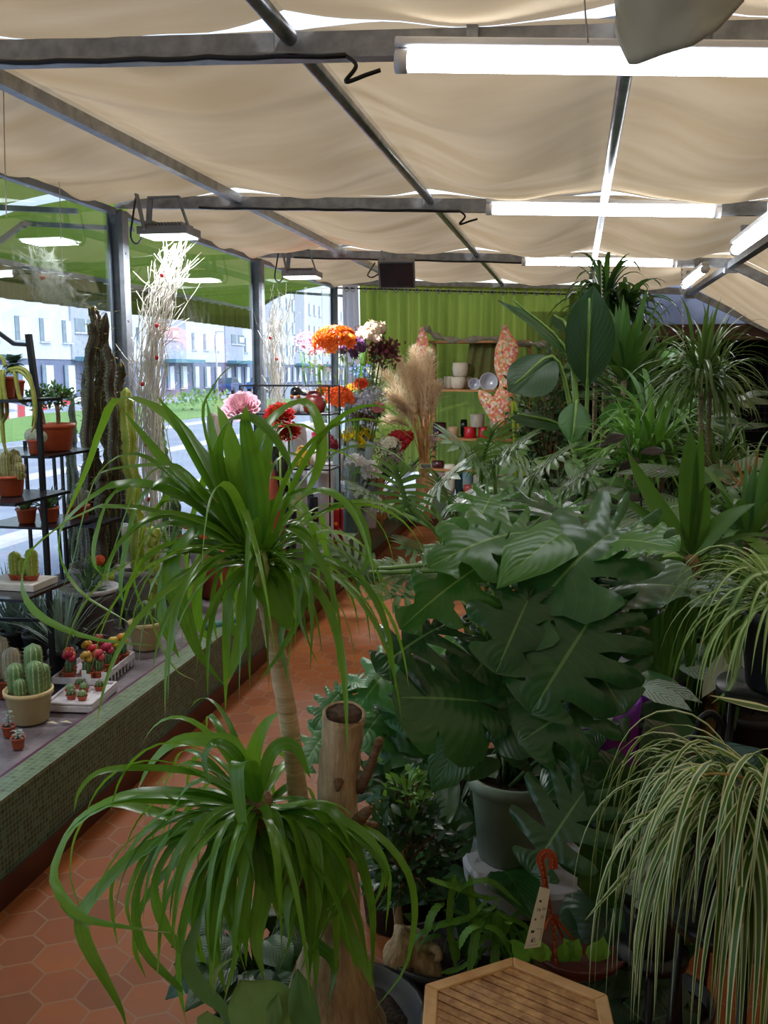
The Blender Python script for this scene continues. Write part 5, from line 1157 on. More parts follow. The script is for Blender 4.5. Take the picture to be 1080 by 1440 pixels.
for u, v in ((380, 475), (389, 505)):
    b = MB(); b.ball(P(u, v, 7.24), .014, 10); put('berry', b, mat('red_berry', 'd81e30'), t)
# ---- black metal plant stand (tiered)
M_fr = mat('black_steel_frame', '1b1d22', '111216', .4, 8, metal=.3)
t = thing('plant_shelf', 'black metal tiered plant stand with shelves at the left edge', 'plant stand', (PZ(75, 960, ZL).x, 3.5, ZL))
def post(u0, v0, u1, v1, Y, w_=.018, wh=t):
    b = MB(); b.bar(P(u0, v0, Y), P(u1, v1, Y), w_); put('post', b, M_fr, wh, smooth=False)
A0, A1 = PZ(76, 962, ZL), None
pf = V((A0.x, A0.y, ZL)); top = P(40, 470, A0.y)
b = MB(); b.bar(pf, V((pf.x, pf.y, top.z-.32)), .02); b.bar(V((pf.x, pf.y, top.z-.32)), top, .022); put('post', b, M_fr, t, smooth=False)
for (u0, v0, u1, v1, Y) in ((48, 840, 35, 620, 4.1), (88, 820, 75, 636, 4.5), (95, 800, 86, 630, 4.6)): post(u0, v0, u1, v1, Y, .014)
b = MB(); b.bar(P(38, 485, 3.3), P(20, 484, 3.3), .014); b.bar(P(20, 484, 3.3), P(-10, 462, 3.3), .014); put('top_rail', b, M_fr, t, smooth=False)
M_shelf = mat('black_shelf_plate', '26282e', '1a1b20', .25, 5, metal=.3)
def shelf(pts, th=.012):
    b = MB(); q = [V(p) for p in pts]; k = len(q); vs = q+[p-V((0, 0, th)) for p in q]
    b.add(vs, [tuple(range(k)), tuple(reversed(range(k, 2*k)))]+[(i, i+k, (i+1) % k+k, (i+1) % k) for i in range(k)]); put('shelf', b, M_shelf, t, smooth=False)
def sh(z, x0, x1, y0, y1): shelf([(x0, y0, z), (x1, y0, z), (x1, y1, z), (x0, y1, z)])
z1 = P(60, 561, 3.3).z; z2 = P(80, 637, 3.9).z; z3 = P(30, 700, 3.3).z; z4 = P(90, 735, 4.1).z; z5 = P(40, 830, 3.3).z; z6 = P(110, 835, 4.3).z; z7 = .62
xl = P(-20, 600, 3.5).x-.1; xc = P(45, 600, 3.4).x
sh(z1, xl, P(47, 561, 3.3).x, 3.2, 3.5); sh(z2, P(0, 637, 3.9).x-.1, P(125, 634, 4.1).x, 3.75, 4.2); sh(z3, xl, P(52, 700, 3.3).x, 3.15, 3.55); sh(z4, P(0, 737, 4.1).x, P(110, 735, 4.1).x, 3.95, 4.35)
sh(z5, xl, P(62, 830, 3.3).x, 3.15, 3.5); sh(z6, P(70, 835, 4.3).x, P(160, 835, 4.3).x, 4.15, 4.5)
b = MB(); b.bar((xl, 3.5, z7), (pf.x, pf.y, z7), .014); b.bar((xl, 3.4, .36), (pf.x, pf.y, .36), .014); put('rail', b, M_fr, t, smooth=False)
# potted things on it
def on(u, Y, z): q = P(u, 600, Y); return V((q.x, Y, z+.001))
c = on(8, 3.32, z1); t = thing('medusa_spurge', 'terracotta pot of long drooping yellow-green stems on the top shelf of the black stand', 'potted succulent', c); pot(t, c, .05, .085, M_terra)
b = MB()
for q in ([(12,520),(30,518),(42,530),(48,570),(45,600)],[(5,520),(5,545),(10,580),(2,600),(8,640)],[(0,520),(2,560),(5,620),(12,640)],[(20,520),(28,560),(38,570)],[(8,515),(3,503),(-6,500)],[(16,522),(30,523),(46,545),(50,590),(44,608)]): b.tube(cr(px(q, 3.26), 12), [.008]*9+[.006, .005, .004, .002], 8)
put('stems', b, mat('yellow_green_stem', '8f8f3c', '6c7a2e', .5, 30), t)
b = MB(); b.box(c+V((.0, -.049, .05)), (.03, .003, .03)); put('price_label', b, mat('cream_label', 'ded3a8', 'cfc498', .6, 60), t, smooth=False)
c = on(18, 3.42, z1); t = thing('echeveria', 'small bluish rosette plant behind the drooping-stemmed pot', 'potted succulent', c+V((.02, .0, 0))); pot(t, c+V((.02, 0, 0)), .04, .07, M_terra)
b = MB()
for i in range(60): a = i*2.4; b.lam(c+V((.02, 0, .15-.0004*i)), (cos(a), sin(a), 1.2-.03*i), (0, 0, 1), .05, .03, shape='ell', sub=3, nr=2)
put('rosette', b, leafmat('bluish_succulent', '4d6a6a', '7f9a94', rough=.5), t)
c = on(76, 4.0, z2); t = thing('bonsai_tree', 'wide terracotta pot with two small round-crowned trees on the black stand', 'potted tree', c); pot(t, c, .095, .13, M_terra)
b = MB(); b.tube(cr([c+V((-.05, 0, .1)), c+V((-.055, 0, .16)), c+V((-.07, 0, .22))], 6), .008, 7); b.tube(cr([c+V((.02, 0, .1)), c+V((.025, 0, .16)), c+V((.02, 0, .22))], 6), .01, 7); put('trunks', b, M_barkd, t)
bushy('leaves', t, c+V((-.07, 0, .25)), (.075, .06, .055), 240, .03, .016, leafmat('jade_leaf', '2f5a34', '5f8f50', rough=.4)); bushy('leaves', t, c+V((.045, 0, .25)), (.1, .07, .06), 330, .03, .016, leafmat('jade_leaf', '2f5a34', '5f8f50'))
c = on(50, 3.8, z2); t = thing('round_cactus', 'small terracotta pot with a woolly grey ball cactus beside the bonsai', 'potted cactus', c); pot(t, c, .042, .07, M_terra)
b = MB(); b.ball(c+V((-.02, 0, .085)), .035, 16); b.ball(c+V((.022, 0, .08)), .03, 16); put('ball', b, mat('woolly_cactus', 'c5cab8', '8f9f84', .9, 90, bump=1), t)
c = on(10, 3.34, z3); cactus_pot('terracotta pot of clustered brown-green cactus on the middle shelf of the stand', c, .058, .085, M_terra, [(x, y, h_, .024, 0) for x, y, h_ in ((-.03,0,.1),(0,-.015,.115),(.03,.0,.1),(.01,.02,.12),(-.015,.02,.11),(.045,-.01,.07))], cactmat('brownish_cactus', '5f6a3c', '7f7a44', 'c0b080', 12), ribs=12)
def succ(lab, c, r, h, m, n, L, w_, el=(25, 85), name='aloe', cat='potted succulent', group=None, dr=.3):
    c = V(c); t = thing(name, lab, cat, c, group); pot(t, c, r, h, M_terra if m is None else m)
    b = MB(); blades(b, c+V((0, 0, h*.9)), n, L, w_, el, dr, wf=W_SWORD, seg=6, spread=.012); return t, b
t, b = succ('left one of two small terracotta pots of dark aloe on the lower stand shelf', on(30, 4.05, z4), .05, .075, None, 22, .11, .018, group='small dark aloes on the stand'); put('leaves', b, leafmat('dark_aloe_leaf', '2c4a34', '4d6f50', rough=.45), t)
t, b = succ('right one of two small terracotta pots of dark aloe on the lower stand shelf', on(62, 4.1, z4), .05, .075, None, 20, .14, .018, group='small dark aloes on the stand'); put('leaves', b, leafmat('dark_aloe_leaf', '2c4a34', '4d6f50'), t)
c = V(PZ(110, 700, 1.15)); c = V((P(112, 740, 4.3).x, 4.3, z4-.02)); cactus_pot('terracotta pot of thin grey curling cactus stems right of the aloes', c, .055, .08, M_terra, [(-.02,0,.1,.013,.01),(.01,0,.13,.013,-.01),(.03,.01,.09,.012,.02),(-.035,.01,.07,.012,-.01)], cactmat('grey_cactus', '8a9488', 'a8b09c', 'd8d8c8', 8), ribs=8)
b = MB(); b.box((c.x, c.y, c.z-.008), (.34, .26, .014)); tt = put('wire_shelf', b, M_shelf, bpy.data.objects.get('plant_shelf'), smooth=False)
for s_ in (-.16, .16): b = MB(); b.bar((c.x+s_, c.y+.12, ZL), (c.x+s_, c.y+.12, c.z-.01), .012); put('post', b, M_fr, bpy.data.objects.get('plant_shelf'), smooth=False)
b = MB(); b.box(on(14, 3.36, z5)+V((0, 0, .014)), (.24, .18, .026)); put('seed_tray', b, mat('white_tray', 'd3cfc8', 'bcb8b0', .5), None, 'shallow white tray under the three ribbed cacti on the stand', 'tray', smooth=False)
for k, (u, hh, rr, lab) in enumerate(((9, .10, .026, 'left of three ribbed cacti in the tray on the stand'), (20, .075, .02, 'small middle one of three ribbed cacti in the tray on the stand'), (33, .115, .026, 'right, tallest of three ribbed cacti in the tray on the stand'))):
    cactus_pot(lab, on(u, 3.36, z5+.028), .03, .022, M_terra, [(0, 0, hh, rr, 0)], M_c3, 'ribbed cacti in the stand tray', ribs=9)
t, b = succ('dark tufted succulent in a small pot on the low rear shelf', on(114, 4.3, z6), .05, .07, mat('brown_pot', '4a3028', '3a241e', .5), 40, .12, .01, name='tufted_succulent'); put('leaves', b, leafmat('dark_aloe_leaf', '2c4a34', '4d6f50'), t)
# feathery grey grasses in black pots on the ledge
for k, (u, v, lab) in enumerate(((85, 955, 'black pot of long thin grey-green grass leaves between stand and striped tray'), (48, 930, 'black pot of grey-green grass leaves behind the stand post'), (15, 925, 'black pot of grey-green leaves at the very left edge of the ledge'))):
    c = PZ(u, v, ZL); c = V((c.x, c.y+.03, ZL)); t, b = succ(lab, c, .065, .13, M_pot_dark, 70, .34, .008, (45, 88), 'grass_plant', 'potted grass', 'grey grass plants on the ledge', .45); put('leaves', b, L_aloe, t)
# big beige pot with the clump cactus
c = PZ(28, 1022, ZL)+V((0, .07, 0)); c.z = ZL
cactus_pot('big beige pot holding a clump of blue-green ribbed cactus at the front of the ledge', c, .092, .13, M_beige, [(-.045,-.01,.13,.034,0),(.01,.03,.20,.036,0),(.04,-.01,.145,.034,0),(-.005,-.045,.08,.024,0),(.045,.035,.12,.028,0)], M_c1, ribs=11)
c = PZ(-2, 985, ZL); cactus_pot('spiny woolly cactus at the left edge behind the big beige pot', V((c.x, c.y+.06, ZL)), .06, .08, M_terra, [(.03, 0, .15, .036, 0), (-.03, .02, .19, .03, 0)], cactmat('woolly_grey_cactus', 'a8a894', 'c8c2ac', 'efe8d8', 14), ribs=14, spines=1)
for k, (u, v, lab) in enumerate(((26, 1052, 'tiny terracotta pot with a pale grey succulent sprig, front one by the ledge corner'), (13, 1035, 'tiny terracotta pot with a taller grey sprig just behind the front one'))):
    c = PZ(u, v, ZL); t = thing('tiny_succulent', lab, 'potted succulent', c, 'tiny succulents at the ledge front'); pot(t, c, .026, .042, M_terra); b = MB(); 
    hh = .07 if k == 0 else .1; b.tube([c+V((0, 0, .035)), c+V((0, 0, hh))], .002, 5)
    for i in range(14): a = i*2.4; b.lam(c+V((0, 0, .04+(hh-.04)*i/13)), (cos(a), sin(a), .3), (0, 0, 1), .024, .011, shape='ell', sub=3, nr=2)
    put('leaves', b, leafmat('pale_succulent', '8a9a94', 'c0ccc4', rough=.6), t)
b = MB()
for du, dv, r_ in ((64, 1016, .022), (84, 1015, .018)): p = PZ(du, dv, ZL+.004); b.quadleaf(p, V((1, .2, 0)), V((0, 0, 1)), .05, .02)
put('fallen_leaves', b, mat('dry_petal', 'd3cbb0', 'b8ae90', .7), None, 'two dry pale leaves lying on the ledge beside the white tray', 'leaves')
# white polystyrene tray with mini cacti
c = PZ(116, 985, ZL); t = thing('cactus_tray', 'square white polystyrene tray holding small cacti near the ledge edge', 'tray', c); rz = .12
b = MB(); b.box(c+V((0, 0, .014)), (.20, .28, .028), rz); 
for s_ in (-1, 1): b.box(c+Matrix.Rotation(rz, 3, 'Z')@V((s_*.095, 0, .034)), (.01, .28, .012), rz); b.box(c+Matrix.Rotation(rz, 3, 'Z')@V((0, s_*.135, .034)), (.20, .01, .012), rz)
put('body', b, mat('polystyrene', 'd9d5dc', 'c6c2ca', .7, 40, bump=.3), t, smooth=False, bevel=.004)
ct = c
for k, (dx, dy) in enumerate(((-.05, .0), (-.02, -.06), (.03, -.07), (-.04, .07), (-.0, .02), (.055, .05))):
    p = ct+Matrix.Rotation(rz, 3, 'Z')@V((dx, dy, .029)); lab = ('leftmost', 'front left', 'front right', 'rear left', 'central', 'rear right, lone')[k]+' mini cactus in the white polystyrene tray'
    cactus_pot(lab, p, .022, .02, M_terra, [(0, 0, .026, .018, 0)], M_c2 if k % 2 else M_c1, 'mini cacti in the white tray', ribs=8, spines=.3)
    if k in (3, 4, 5):
        b = MB(); b.box(p+V((.012, .02, .055)), (.022, .002, .035)); put('name_card', b, M_white, None, ('rear left', 'middle', 'rear right')[k-3]+' little white label stuck in the mini cactus tray', 'label', 'labels in the cactus tray', smooth=False)
# tray of grafted coloured cacti
c = PZ(140, 952, ZL); c = V((c.x-.02, c.y, ZL)); t = thing('wire_tray', 'white slatted tray under the grafted red and yellow cacti', 'tray', c)
b = MB(); b.box(c+V((0, 0, .036)), (.22, .40, .006), .1)
for i in range(11): b.box(c+Matrix.Rotation(.1, 3, 'Z')@V((.107, -.19+i*.038, .018)), (.005, .006, .036), .1)
for s_ in (-1, 1): b.box(c+Matrix.Rotation(.1, 3, 'Z')@V((s_*.107, 0, .05)), (.006, .40, .022), .1); b.box(c+Matrix.Rotation(.1, 3, 'Z')@V((0, s_*.197, .05)), (.22, .006, .022), .1)
put('body', b, mat('polystyrene', 'd9d5dc'), t, smooth=False)
for k, (dx, dy, col, lab) in enumerate(((-.07, -.1, 'd8683a', 'orange-topped'), (-.05, -.15, 'c22a44', 'crimson-topped, front left'), (.03, -.15, 'c8a040', 'mustard-topped, front'), (.07, -.12, 'd84a5a', 'coral-red topped, front right'), (.02, -.05, 'd02838', 'bright red topped, central'), (.07, -.02, 'c43a5a', 'rose-topped'), (-.03, 0, 'd8b040', 'gold-topped, rear left'), (.06, .07, 'd8c048', 'yellow-topped, rear'), (.08, .13, 'e0a030', 'orange-yellow topped, rearmost'), (-.02, .1, 'c23048', 'red-topped, rear left'))):
    p = c+Matrix.Rotation(.1, 3, 'Z')@V((dx, dy, .04)); t = thing('grafted_cactus', lab+' grafted cactus in the slatted tray', 'potted cactus', p, 'grafted cacti in the slatted tray'); pot(t, p, .03, .035, M_terra, soil=False)
    b = MB(); column(b, p+V((0, 0, .03)), .055, .02, 4, .3, n=24); put('rootstock', b, M_c2, t)
    b = MB()
    for i in range(7): a = i*2.4; b.ball(p+V((cos(a)*.014, sin(a)*.014, .092+.012*(i % 3))), .015, 10)
    put('coloured_top', b, mat('graft_'+col, col, None, .5, 60, bump=.6), t)
# beige pot with dark cactus under the palm leaves
c = PZ(196, 918, ZL)+V((0, .08, 0)); c.z = ZL; cactus_pot('beige pot with a small dark green cactus, further along the ledge edge', c, .085, .14, M_beige, [(0,0,.13,.035,0),(.035,.02,.1,.028,0),(-.035,.01,.11,.03,0),(.01,-.035,.07,.024,0)], M_c2, ribs=8)
c = V((P(120, 880, 4.1).x, 4.15, ZL)); t = thing('bowl_planter', 'wide dark planter with a pale saucer rim behind the grafted cacti', 'planter', c); b = MB()
pot(t, c, .13, .26, mat('dark_taupe_pot', '5c504c', '4a403c', .45)); b.lathe(c+V((0, 0, .26)), [(.12, 0), (.15, .012), (.15, .03), (.14, .03), (.11, .01)], 28); put('rim', b, mat('grey_saucer', 'b8b4ba', 'a09ca4', .5), t)
b = MB(); blades(b, c+V((0, 0, .26)), 24, .12, .02, (15, 80), .4, wf=W_SWORD, seg=6); put('leaves', b, leafmat('dark_aloe_leaf', '2c4a34', '4d6f50'), t)
c = V((P(150, 860, 4.5).x, 4.45, ZL)); t = thing('lime_pot_plant', 'lime-green pot with an orange bloom between the spurge and the column cactus', 'potted plant', c); pot(t, c, .075, .30, mat('lime_plastic', 'b5c860', 'a0b44c', .4))
b = MB(); b.ball(c+V((0, 0, .36)), .03, 10); put('bloom', b, mat('orange_bloom', 'f06a2a', 'd84a18', .5, 60, bump=1), t); b = MB(); blades(b, c+V((0, 0, .27)), 16, .12, .02, (30, 80), .3, seg=5); put('leaves', b, L_ficl, t)
for k, (u, Y, h_, lab) in enumerate(((240, 5.1, .30, 'white ceramic cachepot behind the ponytail palm leaves, nearest along the ledge'), (290, 5.6, .26, 'white ceramic cachepot behind the ponytail palm leaves, next one along'))):
    c = V((P(u, 800, Y).x, Y, ZL)); t = thing('white_pot', lab, 'pot', c); pot(t, c, .12, h_, mat('white_glaze', 'e2e0e8', 'd0ced8', .2, 4), rr=.6)
    b = MB(); blades(b, c+V((0, 0, h_)), 22, .2, .03, (20, 80), .6, wf=W_LANCE, seg=6); put('leaves', b, L_cal2, t)
for k, (u, v, Y, lab) in enumerate(((268, 765, 5.0, 'red cyclamen flowers seen between the palm leaves, left clump'), (312, 785, 5.3, 'red cyclamen flowers seen between the palm leaves, right clump'))):
    c = V((P(u, 800, Y).x+.02, Y-.1, ZL)); t = thing('cyclamen', lab, 'potted flowers', c); pot(t, c, .07, .2, mat('pink_pot', 'd89a94', 'c88a84', .4))
    b = MB()
    for i in range(16):
        p = P(u+R.gauss(0, 12), v+R.gauss(0, 12), Y-.1); 
        for j in range(5): b.quadleaf(p, V((R.gauss(0, .6), R.gauss(0, .6), 1)), V((R.gauss(0, 1), -1, .3)), .05, .025)
    put('blooms', b, leafmat('red_petal', 'c01428', 'e02a3c', rough=.5, trans=.3), t)
    b = MB(); b.tube([c+V((0, 0, .18)), P(u, v, Y-.1)], .004, 5)
    for i in range(14): a = i*2.4; b.lam(c+V((cos(a)*.06, sin(a)*.06, .22)), (cos(a), sin(a), .2), (0, 0, 1), .06, .06, shape='heart', sub=4, nr=2)
    put('leaves', b, L_cal2, t)
b = MB(); p = PZ(290, 882, ZL+.022); b.tube([p, p+V((.10, .16, 0))], .02, 14); put('teal_roll', b, mat('teal_paper', '4f8a88', '417674', .5), None, 'teal roll lying on the ledge edge below the palm leaves', 'roll')
# ================================================================ gift and flower display further along the ledge
def vase(lab, c, prof, m, name='vase', cat='vase', group=None, n=24, fn=None):
    b = MB(); b.lathe(c, prof, n, fn=fn); return put(name, b, m, None, lab, cat, group)
def rose(b, c, r, nrm, layers=4, n0=5):
    """layered open bloom facing nrm"""
    q = V(nrm).normalized().to_track_quat('Z', 'Y')
    for l in range(layers):
        rr = r*(.2+.8*(l+1)/layers); op = .05+.6*(l/max(1, layers-1)); k = n0+l
        for i in range(k):
            a0 = 2*pi*i/k+l*.7; wd = 2*pi/k*.85
            def f(u, v, a0=a0, rr=rr, op=op, wd=wd):
                a = a0+(u-.5)*wd*(.5+.9*v); rad = rr*(.25+.75*v**.8*(.45+.55*op)); z = r*(1.0-op*.75)*v-.3*r*op*v**3
                rad += rr*.06*sin(u*6+i); z += r*.05*sin(u*9+l)*v-.08*r*(2*u-1)**2*v
                return V(c)+q@V((rad*cos(a), rad*sin(a), z))
            b.lid += 1; o = len(b.uv); b.grid(f, 6, 5)
            b.uv[o:] = [(b.lid+x*.96+.02, y) for x, y in b.uv[o:]]
def petal_mat(name, a, c2): return leafmat(name, a, c2, rough=.6, trans=.3)
M_pinkp = petal_mat('pink_petal', 'e8a8c0', 'f8cfe0'); M_redp = petal_mat('scarlet_petal', 'b80d22', 'e0203a')
for u, v, Y, r, m, lab, st_ in ((340, 571, 6.0, .15, M_pinkp, 'giant pale pink fabric rose on a stalk', 'pink'), (393, 583, 6.1, .125, M_redp, 'giant red fabric rose right of the pink one, upper', 'red'), (406, 606, 6.15, .10, M_redp, 'giant red fabric rose lower right, partly behind the upper red one', 'red')):
    p = P(u, v, Y); t = thing('giant_rose', lab, 'artificial rose', (p.x, p.y, ZL)); b = MB(); rose(b, p-V((0, 0, r*.2)), r, (.15, -.75, .65), 7, 5); put('bloom', b, m, t)
    b = MB(); b.tube([(p.x, p.y, ZL), p-V((0, 0, .02))], .008, 6); put('stalk', b, M_stem, t)
    b = MB()
    for a in (0, 2, 4): b.lam(p-V((0, 0, r*.4)), (cos(a), sin(a), .1), (0, 0, 1), r*1.1, r*.5, shape='ell')
    put('leaves', b, L_ficl, t)
# silver mesh vases
M_silv = mat('hammered_silver', 'a8a49c', '5c564c', .25, 55, metal=.85, bump=.6)
for u, v, lab in ((322, 690, 'hammered silver bottle vase below the pink rose'), (345, 700, 'slimmer dark silver bottle right of the first, below the roses')):
    c = P(u, v, 6.2); c = V((c.x, 6.25, ZL)); H = P(u, 590, 6.2).z-ZL
    vase(lab, c, [(.05, 0), (.075, .05), (.085, H*.35), (.05, H*.62), (.022, H*.75), (.018, H*.97), (.026, H), (.015, H), (.001, H*.9)], M_silv)
for k, (u, v0, lab) in enumerate(((303, 570, 'grey and brown wooden post ornament beside the pink rose'),)):
    c = P(u, 700, 6.8); c = V((c.x, 6.8, ZL)); h_ = P(u, 585, 6.8).z-ZL; vase(lab, c, [(.05, 0), (.05, h_), (.001, h_+.03)], mat('grey_wood_post', '9a938e', '6d5a48', .7, 9, stretch=(4, 4, .4)), 'wooden_post', 'ornament')
# terracotta faceted planters
M_tc = mat('red_clay_ceramic', '9c4a34', '8a3d2a', .5, 3)
for u, v0, v1, Y, r0, r1, lab in ((372, 645, 745, 5.9, .15, .07, 'tall tapering brick-red planter between the palm leaves and the black wire rack'), (318, 660, 735, 5.6, .08, .08, 'orange-brown pot half hidden behind the palm head'), (305, 775, 815, 5.2, .10, .10, 'dark red bowl low behind the palm head')):
    c = P(u, v1, Y); z0 = max(ZL, 0.331); h_ = P(u, v0, Y).z-z0; c = V((c.x, Y, z0)); vase(lab, c, [(r0, 0), (r0*1.02, h_*.5), (r1, h_*.95), (r1*.8, h_), (.001, h_)], M_tc, 'planter', 'planter', n=8)
# black wire rack with ornaments
t = thing('wire_rack', 'black wire display rack holding the toucan and fruit-shaped vases', 'display rack', V((P(410, 745, 6.55).x, 6.6, ZL)))
def rp(u, v, Y): return P(u, v, Y)
YA, YB = 6.45, 6.75
xr0, xr1 = P(358, 600, YB).x, P(463, 600, YA).x; zt_ = P(463, 543, YA).z; zm = P(463, 583, YA).z; zl = P(463, 661, YA).z
for x in (xr0, xr1):
    for y in (YA, YB): b = MB(); b.bar((x, y, ZL), (x, y, zt_), .010); put('post', b, M_fr, t, smooth=False)
b = MB()
for z in (zt_, zm, zl):
    for y in (YA, YB): b.bar((xr0, y, z), (xr1, y, z), .009)
    for x in (xr0, xr1): b.bar((x, YA, z), (x, YB, z), .009)
for i in range(7): x = xr0+(xr1-xr0)*i/6; b.bar((x, YA, zt_), (x, YA, zt_-.09), .004); b.bar((x, YB, zt_-.09), (x+.05, YB, zt_), .004)
put('rails', b, M_fr, t, smooth=False)
b = MB()
for z in (zm, zl): b.box(((xr0+xr1)/2, (YA+YB)/2, z-.004), (xr1-xr0, YB-YA, .006))
put('shelf', b, M_fr, t, smooth=False)
def fruitvase(lab, c, r, h, m, m2=None):
    """flat oval bag-shaped vase with a handle loop"""
    t = thing('handled_vase', lab, 'vase', c, 'bag-shaped handled vases'); b = MB()
    for k in range(1): b.add(*lathe_flat(c, [(r*.55, 0), (r*.9, h*.12), (r, h*.4), (r*.85, h*.72), (r*.55, h*.86), (.001, h*.88)], .5))
    put('body', b, m, t); b = MB(); b.tube([V(c)+V((r*.52*cos(a), 0, h*.8+h*.22*sin(a))) for a in [pi*i/10 for i in range(11)]], r*.14, 8); put('handle', b, m, t)
    if m2: b = MB(); b.lathe(V(c)+V((0, -r*.5, h*.45)), [(r*.2, 0), (r*.16, .006), (.001, .008)], 12, axis=V((0, -1, 0))); put('sticker', b, m2, t)
def lathe_flat(c, prof, fl, n=22):
    c = V(c); vs = [c+V((r*cos(2*pi*j/n), r*fl*sin(2*pi*j/n), z)) for r, z in prof for j in range(n)]; k = len(prof)
    return vs, [(i*n+j, i*n+(j+1) % n, (i+1)*n+(j+1) % n, (i+1)*n+j) for i in range(k-1) for j in range(n)]+[tuple(reversed(range(n)))]
M_orst = mat('orange_sticker', 'f39a2a', 'e6861a', .5)
cx = lambda u, Y: P(u, 600, Y).x
fruitvase('dark red bag-shaped vase with an orange sticker on the top shelf of the wire rack', V((cx(441, 6.5), 6.52, zm+.002)), .085, P(441, 552, 6.5).z-zm+.0, mat('oxblood_glaze', '8a2f2c', '742422', .3), M_orst)
fruitvase('white bag-shaped vase just left of the dark red one', V((cx(427, 6.6), 6.62, zm+.002)), .07, .19, mat('white_glaze', 'e2e0e8'))
fruitvase('mustard bag-shaped vase with open handle on the lower rack shelf', V((cx(422, 6.5), 6.54, zl+.002)), .062, .155, mat('mustard_glaze', 'c79a2e', 'b3862a', .35))
fruitvase('white bag-shaped vase behind the mustard one on the lower rack shelf', V((cx(441, 6.6), 6.64, zl+.002)), .055, .14, mat('white_glaze', 'e2e0e8'))
t = thing('bird_vase', 'black and white bird-shaped vase with orange dots at the top left of the wire rack', 'vase', V((cx(416, 6.6), 6.62, zm)))
c = V((cx(416, 6.6), 6.62, zm+.002)); b = MB(); b.lathe(c, [(.04, 0), (.05, .05), (.045, .12), (.02, .15), (.001, .155)], 18); put('body', b, mat('white_glaze', 'e2e0e8'), t)
b = MB(); b.ball(c+V((0, 0, .15)), .045, 14); b.lathe(c+V((.03, -.02, .15)), [(.02, 0), (.012, .05), (.001, .08)], 10, axis=V((1, -.3, -.2))); put('head', b, mat('black_glaze', '14141a', '0e0e12', .2), t)
b = MB(); b.ball(c+V((-.02, -.045, .12)), .014, 8); b.ball(c+V((.03, -.045, .12)), .014, 8); put('dots', b, M_orst, t)
M_wg = mat('white_glaze', 'e2e0e8')
rows = ((405, 433, 592, 660, 6.9, 'tall white cylinder vase behind the rack'), (430, 463, 590, 660, 7.1, 'second tall pale vase behind the right half of the rack'), (397, 433, 664, 692, 6.6, 'low wide white vase under the mustard one'), (440, 470, 640, 695, 6.9, 'large cream-white ribbed vase at the right foot of the rack'))
for u0, u1, v0, v1, Y, lab in rows:
    p = P((u0+u1)/2, v1, Y); r = (u1-u0)/2*Y/FL; zb = max(ZL, min(p.z, 3)); h_ = P(0, v0, Y).z-ZL
    vase(lab, V((p.x, Y, ZL)), [(r*.85, 0), (r*.95, h_*.1), (r, h_*.9), (r*.92, h_), (r*.8, h_), (r*.8, h_*.8), (.001, h_*.8)], M_wg, group=None)
b = MB(); c = V((cx(388, 6.3), 6.35, ZL)); vase('glossy black faceted vase between brick-red planter and rack', c, [(.06, 0), (.09, .1), (.07, .22), (.09, P(0, 625, 6.3).z-ZL-.06), (.05, P(0, 622, 6.3).z-ZL), (.001, P(0, 622, 6.3).z-ZL-.02)], mat('black_glaze', '14141a'), n=7)
vase('crimson goblet vase on the middle level of the rack', V((cx(446, 6.55), 6.6, zl+.001)), [(.03, 0), (.01, .02), (.012, .12), (.05, .2), (.055, .26), (.045, .26), (.001, .14)], mat('crimson_glaze', 'c41f48', 'ab1a3c', .3))
# black ribbed cans with stickers, red candles, white cans
def can(lab, u, v0, v1, Y, w_, m, grp, ribs=0, st_=None, name='ribbed_pot', cat='pot'):
    p = P(u, v1, Y); r = w_/2*Y/FL; h_ = P(u, v0, Y).z-ZL; c = V((p.x, Y, ZL)); t = thing(name, lab, cat, c, grp)
    b = MB(); b.lathe(c, [(r*.93, 0), (r, .01), (r, h_-.01), (r*.95, h_), (r*.85, h_), (r*.85, h_-.03), (.001, h_-.03)], 40, fn=(lambda a, z: 1+.04*(cos(a*ribs) > 0)) if ribs else None); put('body', b, m, t)
    if st_: b = MB(); b.lathe(c+V((r*.3, -r*.98, h_*.6)), [(.016, 0), (.014, .003), (.001, .004)], 12, axis=V((.3, -1, 0))); put('sticker', b, M_orst, t)
M_navy = mat('dark_navy_ceramic', '1c212e', '141822', .35)
can('dark navy ribbed pot with an orange sticker, left of the pair under the rack', 443, 697, 735, 6.9, 32, M_navy, 'dark ribbed pots', 20, 1)
can('dark navy ribbed pot, right of the pair under the rack', 468, 698, 735, 7.3, 26, M_navy, 'dark ribbed pots', 20)
M_rc = mat('red_candle_wax', 'b81424', 'a01020', .35)
can('tall red ribbed pot with an orange sticker near the ledge edge', 472, 715, 750, 7.0, 22, M_rc, 'red pots by the ledge edge', 24, 1)
can('smaller red pot just left of the one with the sticker', 459, 714, 740, 7.15, 13, M_rc, 'red pots by the ledge edge', 24)
can('teal-grey pot right of the red ones', 492, 705, 738, 7.5, 22, mat('teal_grey_glaze', '5c7478', '4c6468', .4), None)
can('small white candle pot in front of the red ones', 452, 742, 765, 6.6, 14, M_wg, None)
can('pale grey pot before the wooden crate', 520, 715, 735, 7.8, 20, mat('grey_glaze', 'a8a6a4', '94928f', .4), None)
for k, (u, v, Y, m, r, lab) in enumerate(((405, 700, 6.3, M_navy, .07, 'glossy dark ball vase behind the ponytail palm, upper'), (385, 740, 6.0, mat('black_glaze', '14141a'), .08, 'black jar among silver ornaments behind the palm'))):
    c = V((P(u, v, Y).x, Y, ZL)); hh = P(u, v, Y).z-ZL+.05; vase(lab, c, [(r*.6, 0), (r, hh*.5), (r*.6, hh*.9), (r*.7, hh), (.001, hh*.9)], m)
